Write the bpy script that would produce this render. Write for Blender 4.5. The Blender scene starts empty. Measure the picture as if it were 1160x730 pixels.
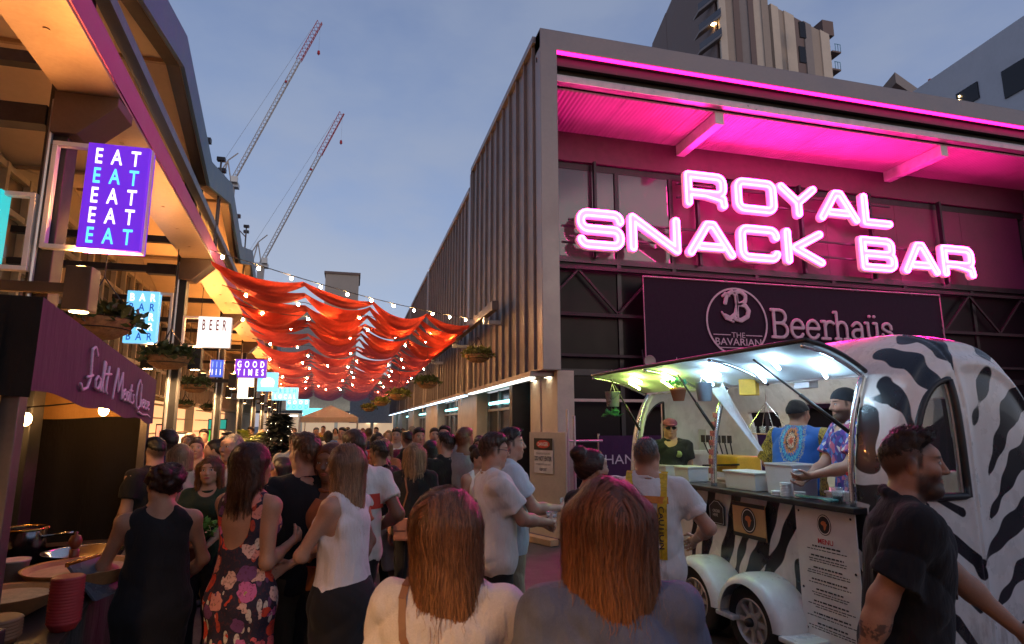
import bpy, bmesh, math, random
import numpy as np
from math import sin, cos, pi, radians as R, atan, hypot, sqrt
from mathutils import Vector, Matrix
random.seed(7); np.random.seed(7)
sc = bpy.context.scene
col = sc.collection
# ------------------------------------------------------------------ camera and exposure
PITCH = atan(117/685); YAW = atan(182*cos(PITCH)/685); HC = 1.8
cd = bpy.data.cameras.new('camera'); cam = bpy.data.objects.new('camera', cd); col.objects.link(cam)
cam.location = (0, 0, HC); cam.rotation_euler = (pi/2+PITCH, 0, -YAW)
cd.sensor_width = 36; cd.lens = 36*685/1160; cd.clip_end = 3000; cd.clip_start = .05
cd.dof.use_dof = True; cd.dof.focus_distance = 5.2; cd.dof.aperture_fstop = 5.6
sc.camera = cam
vs = sc.view_settings
vs.view_transform = 'Standard'; vs.look = 'None'; vs.exposure = .35; vs.gamma = 1; vs.use_curve_mapping = False
cy = sc.cycles
cy.use_denoising = True
cy.max_bounces = 6; cy.diffuse_bounces = 3; cy.glossy_bounces = 3; cy.transmission_bounces = 6; cy.transparent_max_bounces = 8
cy.sample_clamp_indirect = 3; cy.caustics_reflective = False; cy.caustics_refractive = False
# ------------------------------------------------------------------ node helpers
class NT:
    def __init__(s, m): s.t = m.node_tree; s.n = s.t.nodes; s.l = s.t.links
    def new(s, ty, **k):
        o = s.n.new(ty)
        for a, b in k.items():
            if a == 'ins':
                for i, v in b.items():
                    if hasattr(v, 'is_output') or isinstance(v, bpy.types.NodeSocket): s.l.new(v, o.inputs[i])
                    else: o.inputs[i].default_value = v
            else: setattr(o, a, b)
        return o
    def math(s, op, a, b=None, c=None, clamp=False):
        o = s.n.new('ShaderNodeMath'); o.operation = op; o.use_clamp = clamp
        for i, v in enumerate((a, b, c)):
            if v is None: continue
            if isinstance(v, bpy.types.NodeSocket): s.l.new(v, o.inputs[i])
            else: o.inputs[i].default_value = v
        return o.outputs[0]
    def mix(s, f, a, b):
        o = s.n.new('ShaderNodeMix'); o.data_type = 'RGBA'
        for i, v in ((0, f), (6, a), (7, b)):
            if isinstance(v, bpy.types.NodeSocket): s.l.new(v, o.inputs[i])
            elif i == 0: o.inputs[0].default_value = v
            else: o.inputs[i].default_value = (*v[:3], 1)
        return o.outputs[2]
    def noise(s, vec, scale, detail=4, rough=.55):
        o = s.new('ShaderNodeTexNoise', ins={'Scale': scale, 'Detail': detail, 'Roughness': rough})
        if vec is not None: s.l.new(vec, o.inputs['Vector'])
        return o
    def ramp(s, f, stops, interp='LINEAR'):
        o = s.n.new('ShaderNodeValToRGB'); o.color_ramp.interpolation = interp
        e = o.color_ramp.elements
        while len(e) < len(stops): e.new(.5)
        for k, (p, c) in zip(e, stops): k.position = p; k.color = (*c[:3], 1)
        s.l.new(f, o.inputs[0]); return o.outputs[0]
    def smooth(s, v, a, b):
        o = s.new('ShaderNodeMapRange', interpolation_type='SMOOTHSTEP', ins={1: a, 2: b, 3: 0., 4: 1.})
        s.l.new(v, o.inputs[0]); return o.outputs[0]
    def mapping(s, vec, scale=(1, 1, 1), rot=(0, 0, 0), loc=(0, 0, 0)):
        o = s.new('ShaderNodeMapping', ins={'Scale': scale, 'Rotation': rot, 'Location': loc}); s.l.new(vec, o.inputs[0]); return o.outputs[0]
    def obj(s): return s.n.new('ShaderNodeTexCoord').outputs['Object']
    def attr(s, name, what='Fac'):
        o = s.n.new('ShaderNodeAttribute'); o.attribute_name = name; return o.outputs[what]
    def bump(s, h, st, dist=.01):
        return s.new('ShaderNodeBump', ins={'Height': h, 'Strength': st, 'Distance': dist}).outputs[0]
MATS = {}
def base(name):
    m = bpy.data.materials.new(name); m.use_nodes = True
    return m, NT(m), m.node_tree.nodes['Principled BSDF']
def mat(name, c, rough=.5, metal=0., var=.12, vs=6., bump=0., bs=60., coat=0., spec=.5, alpha=None):
    """procedural principled material: colour broken by two scales of noise, roughness too"""
    if name in MATS: return MATS[name]
    m, n, p = base(name)
    v = n.obj()
    a = n.noise(v, vs, 5).outputs[0]; b = n.noise(v, vs*9, 3).outputs[0]
    f = n.math('ADD', n.math('MULTIPLY', a, .7), n.math('MULTIPLY', b, .3))
    lo = [max(0, x*(1-var*1.6)) for x in c]; hi = [min(1, x*(1+var*1.6)) for x in c]
    n.l.new(n.ramp(f, [(.3, lo), (.7, hi)]), p.inputs['Base Color'])
    rr = n.new('ShaderNodeMapRange', ins={1: .3, 2: .7, 3: max(.02, rough-.08), 4: min(1, rough+.08)}); n.l.new(a, rr.inputs[0])
    n.l.new(rr.outputs[0], p.inputs['Roughness'])
    p.inputs['Metallic'].default_value = metal; p.inputs['Coat Weight'].default_value = coat
    p.inputs['Specular IOR Level'].default_value = spec
    if alpha is not None: p.inputs['Alpha'].default_value = alpha
    if bump: n.l.new(n.bump(n.noise(v, bs, 4).outputs[0], bump), p.inputs['Normal'])
    MATS[name] = m; return m
def emit(name, c, st, var=0.):
    if name in MATS: return MATS[name]
    m, n, p = base(name)
    p.inputs['Base Color'].default_value = (*[min(.8, x) for x in c], 1)
    p.inputs['Emission Color'].default_value = (*c, 1); p.inputs['Emission Strength'].default_value = st
    MATS[name] = m; return m
def cloth(name, c, weave=420., var=.1, rough=.9, wr=.5, c2=None):
    """woven cloth: fine weave bump, soft wrinkles, sheen"""
    if name in MATS: return MATS[name]
    m, n, p = base(name)
    v = n.obj()
    a = n.noise(v, 9, 4).outputs[0]; w = n.noise(n.mapping(v, (1, 1, .35)), 14, 3).outputs[0]
    fine = n.noise(v, weave, 2).outputs[0]
    f = n.math('ADD', n.math('MULTIPLY', a, .5), n.math('MULTIPLY', fine, .5))
    n.l.new(n.ramp(f, [(.3, [x*(1-var*1.5) for x in c]), (.7, [min(1, x*(1+var*1.5)) for x in (c2 or c)])]), p.inputs['Base Color'])
    p.inputs['Roughness'].default_value = rough; p.inputs['Sheen Weight'].default_value = .08
    p.inputs['Specular IOR Level'].default_value = .25
    h = n.math('ADD', n.math('MULTIPLY', w, 1.), n.math('MULTIPLY', fine, .06))
    n.l.new(n.bump(h, wr, .03), p.inputs['Normal'])
    MATS[name] = m; return m
# ------------------------------------------------------------------ object helpers
def tag(o, label=None, cat=None, group=None, kind=None):
    if label: o['label'] = label
    if cat: o['category'] = cat
    if group: o['group'] = group
    if kind: o['kind'] = kind
    return o
def thing(name, label, cat, loc=(0, 0, 0), rz=0., group=None):
    o = bpy.data.objects.new(name, None); col.objects.link(o); o.empty_display_size = .1
    o.location = loc; o.rotation_euler = (0, 0, rz)
    return tag(o, label, cat, group)
def link(name, me, m=None, parent=None, loc=None):
    o = bpy.data.objects.new(name, me); col.objects.link(o)
    if m is not None: me.materials.append(m)
    if parent is not None: o.parent = parent
    if loc is not None: o.location = loc
    return o
def copy_tree(o, parent=None):
    c = o.copy(); col.objects.link(c)
    if parent is not None: c.parent = parent
    for ch in list(o.children): copy_tree(ch, c)
    return c
class MB:
    """collects boxes, tubes, prisms; world coordinates when given an origin to subtract"""
    def __init__(s, off=None):
        s.v = []; s.f = []; s.off = Vector(off.location) if off is not None else Vector((0, 0, 0))
    def add(s, vs_, fs):
        b = len(s.v); s.v += [tuple(Vector(q)-s.off) for q in vs_]; s.f += [tuple(b+i for i in f) for f in fs]; return s
    def box(s, lo, hi, rz=0., c=None):
        x0, y0, z0 = lo; x1, y1, z1 = hi
        vs_ = [Vector(q) for q in ((x0,y0,z0),(x1,y0,z0),(x1,y1,z0),(x0,y1,z0),(x0,y0,z1),(x1,y0,z1),(x1,y1,z1),(x0,y1,z1))]
        if rz:
            c = Vector(c) if c is not None else Vector(((x0+x1)/2, (y0+y1)/2, 0)); M = Matrix.Rotation(rz, 3, 'Z')
            c.z = 0; vs_ = [M @ (q-c)+c for q in vs_]
        return s.add(vs_, [(0,3,2,1),(4,5,6,7),(0,1,5,4),(1,2,6,5),(2,3,7,6),(3,0,4,7)])
    def beam(s, a, b, w, h, up=(0, 0, 1)):
        a = Vector(a); b = Vector(b); d = (b-a).normalized(); u = Vector(up)
        if abs(d.dot(u)) > .98: u = Vector((0, 1, 0))
        x = d.cross(u).normalized(); y = x.cross(d)
        vs_ = [p+x*i*w/2+y*j*h/2 for p in (a, b) for i, j in ((-1,-1),(1,-1),(1,1),(-1,1))]
        return s.add(vs_, [(0,3,2,1),(4,5,6,7),(0,1,5,4),(1,2,6,5),(2,3,7,6),(3,0,4,7)])
    def tube(s, pts, r, n=8, cap=True):
        pts = [Vector(p) for p in pts]; rs = r if isinstance(r, (list, tuple)) else [r]*len(pts)
        rings = []; prev = None
        for i, p in enumerate(pts):
            d = (pts[min(i+1, len(pts)-1)]-pts[max(i-1, 0)])
            d = d.normalized() if d.length > 1e-9 else Vector((0, 0, 1))
            if prev is None:
                u = Vector((0, 0, 1)) if abs(d.z) < .9 else Vector((0, 1, 0)); x = d.cross(u).normalized()
            else:
                x = (prev-d*prev.dot(d)).normalized()
            prev = x; y = d.cross(x)
            rings.append([p+(x*cos(2*pi*k/n)+y*sin(2*pi*k/n))*rs[i] for k in range(n)])
        vs_ = [q for r_ in rings for q in r_]; fs = []
        for i in range(len(pts)-1):
            for k in range(n): fs.append((i*n+k, i*n+(k+1) % n, (i+1)*n+(k+1) % n, (i+1)*n+k))
        if cap: fs.append(tuple(range(n-1, -1, -1))); fs.append(tuple((len(pts)-1)*n+k for k in range(n)))
        return s.add(vs_, fs)
    def lathe(s, prof, c=(0, 0, 0), n=24, axis='z'):
        c = Vector(c); vs_ = []; fs = []
        for r, z in prof:
            for k in range(n):
                a = 2*pi*k/n; q = (r*cos(a), r*sin(a), z)
                if axis == 'x': q = (z, r*cos(a), r*sin(a))
                if axis == 'y': q = (r*cos(a), z, r*sin(a))
                vs_.append(c+Vector(q))
        for i in range(len(prof)-1):
            for k in range(n): fs.append((i*n+k, i*n+(k+1) % n, (i+1)*n+(k+1) % n, (i+1)*n+k))
        return s.add(vs_, fs)
    def ball(s, c, r, n=10, sz=(1, 1, 1)):
        m = max(4, n//2+1)
        return s.lathe2(c, r, n, m, sz)
    def lathe2(s, c, r, n, m, sz):
        c = Vector(c); vs_ = []; fs = []
        for i in range(m+1):
            t = pi*i/m
            for k in range(n):
                a = 2*pi*k/n; vs_.append(c+Vector((r*sz[0]*sin(t)*cos(a), r*sz[1]*sin(t)*sin(a), -r*sz[2]*cos(t))))
        for i in range(m):
            for k in range(n): fs.append((i*n+k, i*n+(k+1) % n, (i+1)*n+(k+1) % n, (i+1)*n+k))
        return s.add(vs_, fs)
    def prism(s, poly, fn, t0, t1):
        """2-D polygon lifted to 3-D by fn(u, v, t)"""
        n = len(poly); vs_ = [fn(u, v, t0) for u, v in poly]+[fn(u, v, t1) for u, v in poly]
        fs = [tuple(range(n-1, -1, -1)), tuple(range(n, 2*n))]+[(i, (i+1) % n, n+(i+1) % n, n+i) for i in range(n)]
        return s.add(vs_, fs)
    def sheet(s, fn, us, vs):
        q = [fn(u, v) for u in us for v in vs]; m = len(vs)
        return s.add(q, [(i*m+j, (i+1)*m+j, (i+1)*m+j+1, i*m+j+1) for i in range(len(us)-1) for j in range(m-1)])
    def mesh(s, name, smooth=False, bevel=0., fix=True):
        me = bpy.data.meshes.new(name); me.from_pydata(s.v, [], s.f); me.update()
        if fix or bevel:
            bm = bmesh.new(); bm.from_mesh(me)
            bmesh.ops.remove_doubles(bm, verts=bm.verts, dist=1e-5)
            bmesh.ops.dissolve_degenerate(bm, edges=bm.edges, dist=1e-6)
            if fix: bmesh.ops.recalc_face_normals(bm, faces=bm.faces)
            if bevel:
                es = [e for e in bm.edges if len(e.link_faces) == 2 and e.calc_face_angle(0) > .6]
                bmesh.ops.bevel(bm, geom=es, offset=bevel, segments=2, affect='EDGES', profile=.6, clamp_overlap=True)
            bm.to_mesh(me); bm.free()
        if smooth:
            me.polygons.foreach_set('use_smooth', [True]*len(me.polygons))
            if smooth is not True:
                try: me.set_sharp_from_angle(angle=smooth)
                except Exception: pass
        return me
    def build(s, name, m, parent=None, smooth=False, bevel=0., label=None, fix=True):
        o = link(name, s.mesh(name, smooth, bevel, fix), m, parent)
        if label: o['label'] = label
        return o
def text(name, s, m, parent, height, fn, width=None, bold=0., depth=0., align='CENTER', spacing=1., slant=0.):
    """real lettering: the built-in font turned into a mesh, mapped by fn(u, v, t); height = cap height"""
    cu = bpy.data.curves.new(name, 'FONT'); cu.body = s; cu.align_x = 'LEFT'; cu.size = 1
    cu.space_character = spacing; cu.resolution_u = 3; cu.offset = bold; cu.extrude = .5 if depth else 0.
    o = bpy.data.objects.new(name, cu); me = bpy.data.meshes.new_from_object(o)
    bpy.data.objects.remove(o); bpy.data.curves.remove(cu)
    v = np.empty(len(me.vertices)*3); me.vertices.foreach_get('co', v); v = v.reshape(-1, 3)
    k = height/.729
    x0, x1 = v[:, 0].min(), v[:, 0].max(); kx = k if width is None else width/(x1-x0)
    u = (v[:, 0]-x0)*kx; w = (x1-x0)*kx
    u = u-(w/2 if align == 'CENTER' else w if align == 'RIGHT' else 0)
    off = parent_off(parent)
    for i, q in enumerate(v):
        me.vertices[i].co = Vector(fn(u[i]+slant*q[1]*k, q[1]*k, (q[2])*2*depth if depth else 0.))-off
    return link(name, me, m, parent)
def parent_off(p):
    return Vector((0, 0, 0)) if p is None or p.name in LOCALS else Vector(p.location)
LOCALS = set()
# ------------------------------------------------------------------ signed distance fields -> mesh (surface nets)
def smin(a, b, k):
    if k <= 0: return np.minimum(a, b)
    h = np.maximum(k-np.abs(a-b), 0)/k
    return np.minimum(a, b)-h*h*k*.25
def smax(a, b, k): return -smin(-a, -b, k)
class SDF:
    def __init__(s, lo, hi, h):
        s.lo = np.array(lo, float); s.h = h
        s.n = np.ceil((np.array(hi)-s.lo)/h).astype(int)+1
        s.f = np.full(s.n, 1., 'f4')
    def box(s, lo, hi):
        a = np.clip(np.floor((np.array(lo)-s.lo)/s.h).astype(int), 0, s.n); b = np.clip(np.ceil((np.array(hi)-s.lo)/s.h).astype(int)+1, 0, s.n)
        return tuple(slice(i, j) for i, j in zip(a, b))
    def axes(s, sl=None):
        out = []
        for i in range(3):
            r = np.arange(s.n[i])[sl[i]] if sl else np.arange(s.n[i])
            a = (s.lo[i]+s.h*r).astype('f4'); sh = [1, 1, 1]; sh[i] = -1; out.append(a.reshape(sh))
        return out
    def put(s, fn, lo, hi, k=0., op='add'):
        pad = k+3*s.h+.01
        sl = s.box(np.array(lo)-pad, np.array(hi)+pad)
        if any(q.stop <= q.start for q in sl): return s
        d = fn(*s.axes(sl)).astype('f4'); a = s.f[sl]
        s.f[sl] = smin(a, d, k) if op == 'add' else smax(a, -d, k)
        return s
    def cap(s, a, b, ra, rb, k=0., flat=None, clip=(), op='add'):
        a = np.array(a, float); b = np.array(b, float); r = max(ra, rb)
        def fn(X, Y, Z):
            d = b-a; L = max(float(d @ d), 1e-9)
            t = np.clip(((X-a[0])*d[0]+(Y-a[1])*d[1]+(Z-a[2])*d[2])/L, 0, 1)
            qx = X-a[0]-t*d[0]; qy = Y-a[1]-t*d[1]; qz = Z-a[2]-t*d[2]
            if flat:
                n, fl = flat; e = (1/fl-1)*(qx*n[0]+qy*n[1]+qz*n[2]); qx = qx+e*n[0]; qy = qy+e*n[1]; qz = qz+e*n[2]
            v = np.sqrt(qx*qx+qy*qy+qz*qz)-(ra+t*(rb-ra))
            if flat: v = v*(.5+.5*flat[1])
            for p, nn in clip: v = np.maximum(v, (X-p[0])*nn[0]+(Y-p[1])*nn[1]+(Z-p[2])*nn[2])
            return v
        return s.put(fn, np.minimum(a, b)-r, np.maximum(a, b)+r, k, op)
    def ell(s, c, r, k=0., M=None, op='add'):
        c = np.array(c, float); r = np.array(r, float); M = np.eye(3) if M is None else np.array(M)
        def fn(X, Y, Z):
            x = X-c[0]; y = Y-c[1]; z = Z-c[2]
            u = [(x*M[0][i]+y*M[1][i]+z*M[2][i]) for i in range(3)]
            k0 = np.sqrt(sum((q/e)**2 for q, e in zip(u, r))); k1 = np.sqrt(sum((q/(e*e))**2 for q, e in zip(u, r)))
            return k0*(k0-1)/np.maximum(k1, 1e-6)
        R_ = r.max()
        return s.put(fn, c-R_, c+R_, k, op)
    def nets(s):
        f = s.f; n = s.n
        c = [f[i:n[0]-1+i, j:n[1]-1+j, k:n[2]-1+k] < 0 for i in (0, 1) for j in (0, 1) for k in (0, 1)]
        cnt = sum(q.astype('i1') for q in c); act = (cnt > 0) & (cnt < 8)
        I = np.argwhere(act); m = len(I)
        if not m: return np.zeros((0, 3)), np.zeros((0, 4), int)
        C = np.stack([f[I[:, 0]+i, I[:, 1]+j, I[:, 2]+k] for i in (0, 1) for j in (0, 1) for k in (0, 1)], 1)
        P = np.array([(i, j, k) for i in (0, 1) for j in (0, 1) for k in (0, 1)], float)
        acc = np.zeros((m, 3)); w = np.zeros(m)
        for a in range(8):
            for b in range(a+1, 8):
                if bin(a ^ b).count('1') != 1: continue
                x = (C[:, a] < 0) != (C[:, b] < 0); d = C[:, a]-C[:, b]; d[np.abs(d) < 1e-9] = 1e-9
                t = np.clip(C[:, a]/d, 0, 1); q = P[a]+t[:, None]*(P[b]-P[a])
                acc += np.where(x[:, None], q, 0); w += x
        V = s.lo+s.h*(I+acc/np.maximum(w, 1)[:, None])
        idx = np.full(tuple(n-1), -1, 'i8'); idx[act] = np.arange(m)
        F = []
        neg = f < 0
        for ax in range(3):
            o = [(1, 2), (2, 0), (0, 1)][ax]
            A = np.take(neg, range(n[ax]-1), ax); B = np.take(neg, range(1, n[ax]), ax)
            e = np.argwhere(A != B)
            ok = (e[:, o[0]] > 0) & (e[:, o[1]] > 0) & (e[:, o[0]] < n[o[0]]-1) & (e[:, o[1]] < n[o[1]]-1); e = e[ok]
            sgn = A[tuple(e.T)]
            def g(d0, d1):
                q = e.copy(); q[:, o[0]] += d0; q[:, o[1]] += d1; return idx[tuple(q.T)]
            q = np.stack([g(-1, -1), g(0, -1), g(0, 0), g(-1, 0)], 1)
            q[~sgn] = q[~sgn][:, ::-1]
            F.append(q[(q >= 0).all(1)])
        return V, np.concatenate(F)
    def sample(s, p):
        """trilinear value at points"""
        q = (p-s.lo)/s.h; i = np.clip(np.floor(q).astype(int), 0, s.n-2); t = np.clip(q-i, 0, 1); v = 0
        for a in (0, 1):
            for b in (0, 1):
                for c in (0, 1):
                    w = (t[:, 0] if a else 1-t[:, 0])*(t[:, 1] if b else 1-t[:, 1])*(t[:, 2] if c else 1-t[:, 2])
                    v = v+w*s.f[i[:, 0]+a, i[:, 1]+b, i[:, 2]+c]
        return v
    def grad(s, p):
        e = s.h; g = np.stack([s.sample(p+d)-s.sample(p-d) for d in np.eye(3)*e], 1)
        return g/np.maximum(np.linalg.norm(g, axis=1), 1e-9)[:, None]
def npmesh(name, V, F, smooth=True):
    me = bpy.data.meshes.new(name); V = np.asarray(V, 'f4'); F = np.asarray(F, 'i4')
    me.vertices.add(len(V)); me.vertices.foreach_set('co', V.ravel())
    k = F.shape[1] if len(F) else 4
    me.loops.add(F.size); me.loops.foreach_set('vertex_index', F.ravel())
    me.polygons.add(len(F)); me.polygons.foreach_set('loop_start', np.arange(0, F.size, k, dtype='i4'))
    try: me.polygons.foreach_set('loop_total', np.full(len(F), k, 'i4'))
    except Exception: pass
    me.update(calc_edges=True)
    if smooth: me.polygons.foreach_set('use_smooth', np.ones(len(F), bool))
    return me
def vattr(me, name, arr):
    arr = np.asarray(arr, 'f4')
    a = me.attributes.new(name, 'FLOAT' if arr.ndim == 1 else 'FLOAT_VECTOR', 'POINT')
    a.data.foreach_set('value' if arr.ndim == 1 else 'vector', arr.ravel())
def stroke_solid(strokes, w, y0, y1, h, fn=None, tube=None, pad=None):
    """flat lettering from centre-line strokes in (u, v): solid of half-width w between depths y0..y1, or the tube outline"""
    P = np.array([q for st in strokes for q in st], float)
    pad = pad or w+4*h
    S = SDF((P[:, 0].min()-pad, y0-3*h, P[:, 1].min()-pad), (P[:, 0].max()+pad, y1+3*h, P[:, 1].max()+pad), h)
    X, Y, Z = S.axes(); d = np.full(np.broadcast(X, Z).shape, 9., 'f4')
    for st in strokes:
        for a, b in zip(st[:-1], st[1:]):
            a = np.array(a); b = np.array(b); e = b-a; L = max(e @ e, 1e-9)
            t = np.clip(((X-a[0])*e[0]+(Z-a[1])*e[1])/L, 0, 1)
            d = np.minimum(d, np.sqrt((X-a[0]-t*e[0])**2+(Z-a[1]-t*e[1])**2))
    if tube is None:
        s2 = d-w; S.f = np.maximum(np.broadcast_to(s2, S.n), np.abs(Y-(y0+y1)/2)-(y1-y0)/2).astype('f4')
    else:
        o, r = tube; S.f = (np.sqrt((np.abs(d-o))**2+(Y-(y0+y1)/2)**2)-r).astype('f4')
    return S.nets()
# ================================================================== sky, sun, ground
w = bpy.data.worlds.new('World'); sc.world = w; w.use_nodes = True
n = NT(w); bg = n.n['Background']
sky = n.new('ShaderNodeTexSky', sky_type='NISHITA', sun_disc=False, sun_elevation=R(10), sun_rotation=R(160), altitude=20, air_density=1.1, dust_density=1.2, ozone_density=2.2)
dirv = n.n.new('ShaderNodeTexCoord').outputs['Generated']
cl = n.noise(n.mapping(dirv, (1.1, 1.1, 2.6), (0, 0, .6)), 1.7, 6, .55)
cl2 = n.noise(n.mapping(dirv, (1, 1, 2.0), (0, 0, 1.9), (3, 1, 2)), 3.6, 5, .58)
f = n.math('ADD', n.math('MULTIPLY', cl.outputs[0], .65), n.math('MULTIPLY', cl2.outputs[0], .35))
sxyz = n.new('ShaderNodeSeparateXYZ'); n.l.new(dirv, sxyz.inputs[0])
dusk = n.ramp(sxyz.outputs[2], [(0, (3.3, 3.15, 4.0)), (.12, (2.75, 3.0, 4.3)), (.35, (1.9, 2.4, 4.0)), (.75, (1.05, 1.4, 2.6))])
veil = n.mix(n.smooth(f, .38, .62), dusk, n.ramp(sxyz.outputs[2], [(0, (3.5, 3.3, 3.9)), (.5, (2.15, 2.5, 3.6)), (1, (1.7, 2.0, 3.0))]))
sky_c = n.mix(.72, sky.outputs[0], veil)
n.l.new(sky_c, bg.inputs['Color']); bg.inputs['Strength'].default_value = .12
sl = bpy.data.lights.new('sun', 'SUN'); sl.energy = .12; sl.angle = R(25); sl.color = (1, .8, .75)
so = bpy.data.objects.new('sun', sl); col.objects.link(so); so.rotation_euler = (R(80), 0, R(25)); so.location = (0, -20, 30)

m, n, p = base('asphalt')
v = n.obj(); a = n.noise(v, .35, 5).outputs[0]; b = n.noise(v, 55, 3).outputs[0]; s = n.noise(v, 3, 4).outputs[0]
n.l.new(n.ramp(n.math('ADD', n.math('MULTIPLY', a, .55), n.math('MULTIPLY', b, .45)), [(.3, (.03, .028, .03)), (.7, (.085, .08, .082))]), p.inputs['Base Color'])
n.l.new(n.ramp(n.math('ADD', n.math('MULTIPLY', a, .5), n.math('MULTIPLY', s, .5)), [(.35, (.38,)*3), (.65, (.75,)*3)]), p.inputs['Roughness'])
n.l.new(n.bump(b, .5, .01), p.inputs['Normal']); ASPH = m
tag(MB().sheet(lambda x, y: (x, y, 0), (-400, -30, -6, 0, 6, 30, 400), (-100, -5, 5, 20, 60, 800)).build('ground', ASPH, fix=False), kind='structure')
PAVE = mat('concrete_strip', (.16, .15, .145), .7, bump=.3)
k = MB()
for i in range(40): k.box((-2.35-.068*(i*1.5-3)-.16, i*1.5-3, -.05), (-2.35-.068*(i*1.5-3)+.16, i*1.5-1.512, .006))
tag(k.build('drain_strip', PAVE), kind='structure')

# ================================================================== materials of the place
CLAD = mat('cladding_metal', (.17, .15, .155), .5, .4, .16, 1.1)
TRIM = mat('portal_metal', (.23, .20, .205), .45, .6, .06, 1.5)
DARK = mat('dark_steel', (.035, .033, .04), .4, .5, .2)
BLK = mat('black_paint', (.018, .018, .02), .45, 0, .25)
CONC = mat('painted_concrete', (.52, .46, .38), .8, 0, .1, 3., .25)
WHITE = mat('white_paint', (.72, .72, .70), .45, 0, .05)
GALV = mat('galvanised_steel', (.45, .45, .47), .4, .8, .12)
BLUEP = mat('blue_painted_fascia', (.07, .16, .30), .5, .1, .15, 3.)
CREAMS = mat('cream_soffit', (.62, .50, .36), .75, 0, .06, 1.2, .1)
CREAMW = mat('cream_timber', (.55, .45, .30), .6, 0, .1)
BEAM = mat('beam_metal', (.36, .30, .24), .4, .35, .12, 3.)
def glass(name, c=(.02, .02, .025), rough=.04, sp=.9):
    m, n, p = base(name); v = n.obj()
    p.inputs['Base Color'].default_value = (*c, 1); p.inputs['Specular IOR Level'].default_value = sp
    n.l.new(n.ramp(n.noise(v, 1.7, 3).outputs[0], [(.3, (rough,)*3), (.7, (rough+.07,)*3)]), p.inputs['Roughness'])
    n.l.new(n.bump(n.noise(v, .9, 1).outputs[0], .08, .05), p.inputs['Normal'])
    return m
GLASS = glass('dark_glass', (.012, .010, .014), .16, .35); GLASSP = glass('tinted_glass', (.06, .05, .06), .05)
# clear thin glass
CLEAR, n, p = base('clear_glass')
p.inputs['Base Color'].default_value = (.8, .85, .85, 1); p.inputs['Roughness'].default_value = .03; p.inputs['Alpha'].default_value = .22
p.inputs['Specular IOR Level'].default_value = .8

# ================================================================== right: market shed with the snack-bar portal
SX, SY = 3.32, 10.4
SH = thing('market_shed', 'grey ribbed metal shed whose open end is a tall portal with magenta ceiling', 'building', (SX, SY, 0))
bays = [(10.72, 17.35), (17.85, 28.2), (28.75, 37.2), (37.8, 46.5), (47.1, 56)]
for i, (a, b) in enumerate(bays):
    k = MB(SH); dx = .0 if i == 0 else .04
    x = SX+dx
    zt = 9.55 if i == 0 else 9.12
    k.box((x, a, 2.8), (x+.25, b, zt))
    nr = max(2, int((b-a)/.62))
    for j in range(nr+1):
        y = a+.12+(b-a-.24)*j/nr
        k.box((x-.062, y-.018, 2.83), (x+.003, y+.018, zt-.09))
    k.build('cladding_bay', CLAD, SH, bevel=.004)
    k = MB(SH)
    k.box((x-.09, a-.02, zt-.08), (x+.3, b+.02, zt+.07)); k.box((x-.085, b+.001, 2.78), (x+.2, b+.16, zt-.085))
    if i: k.box((x-.085, a-.16, 2.78), (x+.2, a-.001, zt-.085))
    k.box((x-.16, a, 2.70), (x+.3, b, 2.79))
    k.build('bay_trim', TRIM, SH, bevel=.006)
    e = MB(SH); e.box((x-.15, a+.15, 2.655), (x-.02, b-.3, 2.695))
    e.build('strip_light', emit('strip_warm' if i == 0 else 'strip_cool', (.95, .93, .85) if i == 0 else (.62, .82, 1), 1.4 if i == 0 else 2.6), SH)
k = MB(SH)
k.box((SX-.02, SY, 2.79), (SX+.33, SY+.36, 9.6)); k.box((SX-.02, SY+.002, 9.2), (19.2, SY+.36, 9.62)); k.box((18.9, SY, 0), (19.24, SY+.36, 9.6))
k.build('portal_frame', TRIM, SH, bevel=.012)
MB(SH).box((SX+.33, SY+.03, 9.155), (18.9, SY+.09, 9.2)).build('pink_led_strip', emit('pink_led', (1, .012, .22), 5.), SH)
k = MB(SH); k.box((SX+.36, SY+.2, 8.98), (18.9, SY+.3, 9.16)); k.box((SX+.33, 10.77, 8.9), (19, 13, 9.0)); k.build('portal_lining', BLK, SH)
MB(SH).box((SX+.34, SY+.32, 8.72), (18.9, SY+.5, 8.88)).build('roller_track', mat('track_alu', (.42, .38, .38), .35, .7), SH, bevel=.01)
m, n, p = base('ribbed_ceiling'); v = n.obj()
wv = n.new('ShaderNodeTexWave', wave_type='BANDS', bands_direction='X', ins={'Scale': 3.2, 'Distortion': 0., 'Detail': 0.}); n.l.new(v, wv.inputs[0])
n.l.new(n.ramp(n.noise(v, 1.2, 4).outputs[0], [(.3, (.44, .27, .36)), (.7, (.54, .34, .45))]), p.inputs['Base Color'])  # pink tint in the base colour strengthens the neon spill
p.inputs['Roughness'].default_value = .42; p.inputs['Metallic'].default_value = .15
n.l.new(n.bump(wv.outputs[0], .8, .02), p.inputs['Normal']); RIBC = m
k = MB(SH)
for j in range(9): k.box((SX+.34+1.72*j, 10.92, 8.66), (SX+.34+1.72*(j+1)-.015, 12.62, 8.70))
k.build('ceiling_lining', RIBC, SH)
for x in (7.62, 13.95, 1.35+19): 
    if x < 18.9: MB(SH).box((x-.11, 10.9, 8.38), (x+.11, 12.6, 8.655)).build('ceiling_beam', mat('beam_white', (.55, .52, .53), .5, .2), SH, bevel=.012)
MB(SH).box((SX+.33, 12.62, 7.95), (18.9, 12.8, 8.72)).build('header_beam', mat('header_metal', (.14, .04, .09), .5, .4), SH, bevel=.01)  # header colour saturated to carry the neon's pink wash
k = MB(SH); k.box((SX+.3, 12.7, 7.78), (18.9, 12.82, 7.93))
for z in (5.5, 2.9): k.box((SX+.33, 12.66, z), (18.9, 12.76, z+.14))
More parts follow.
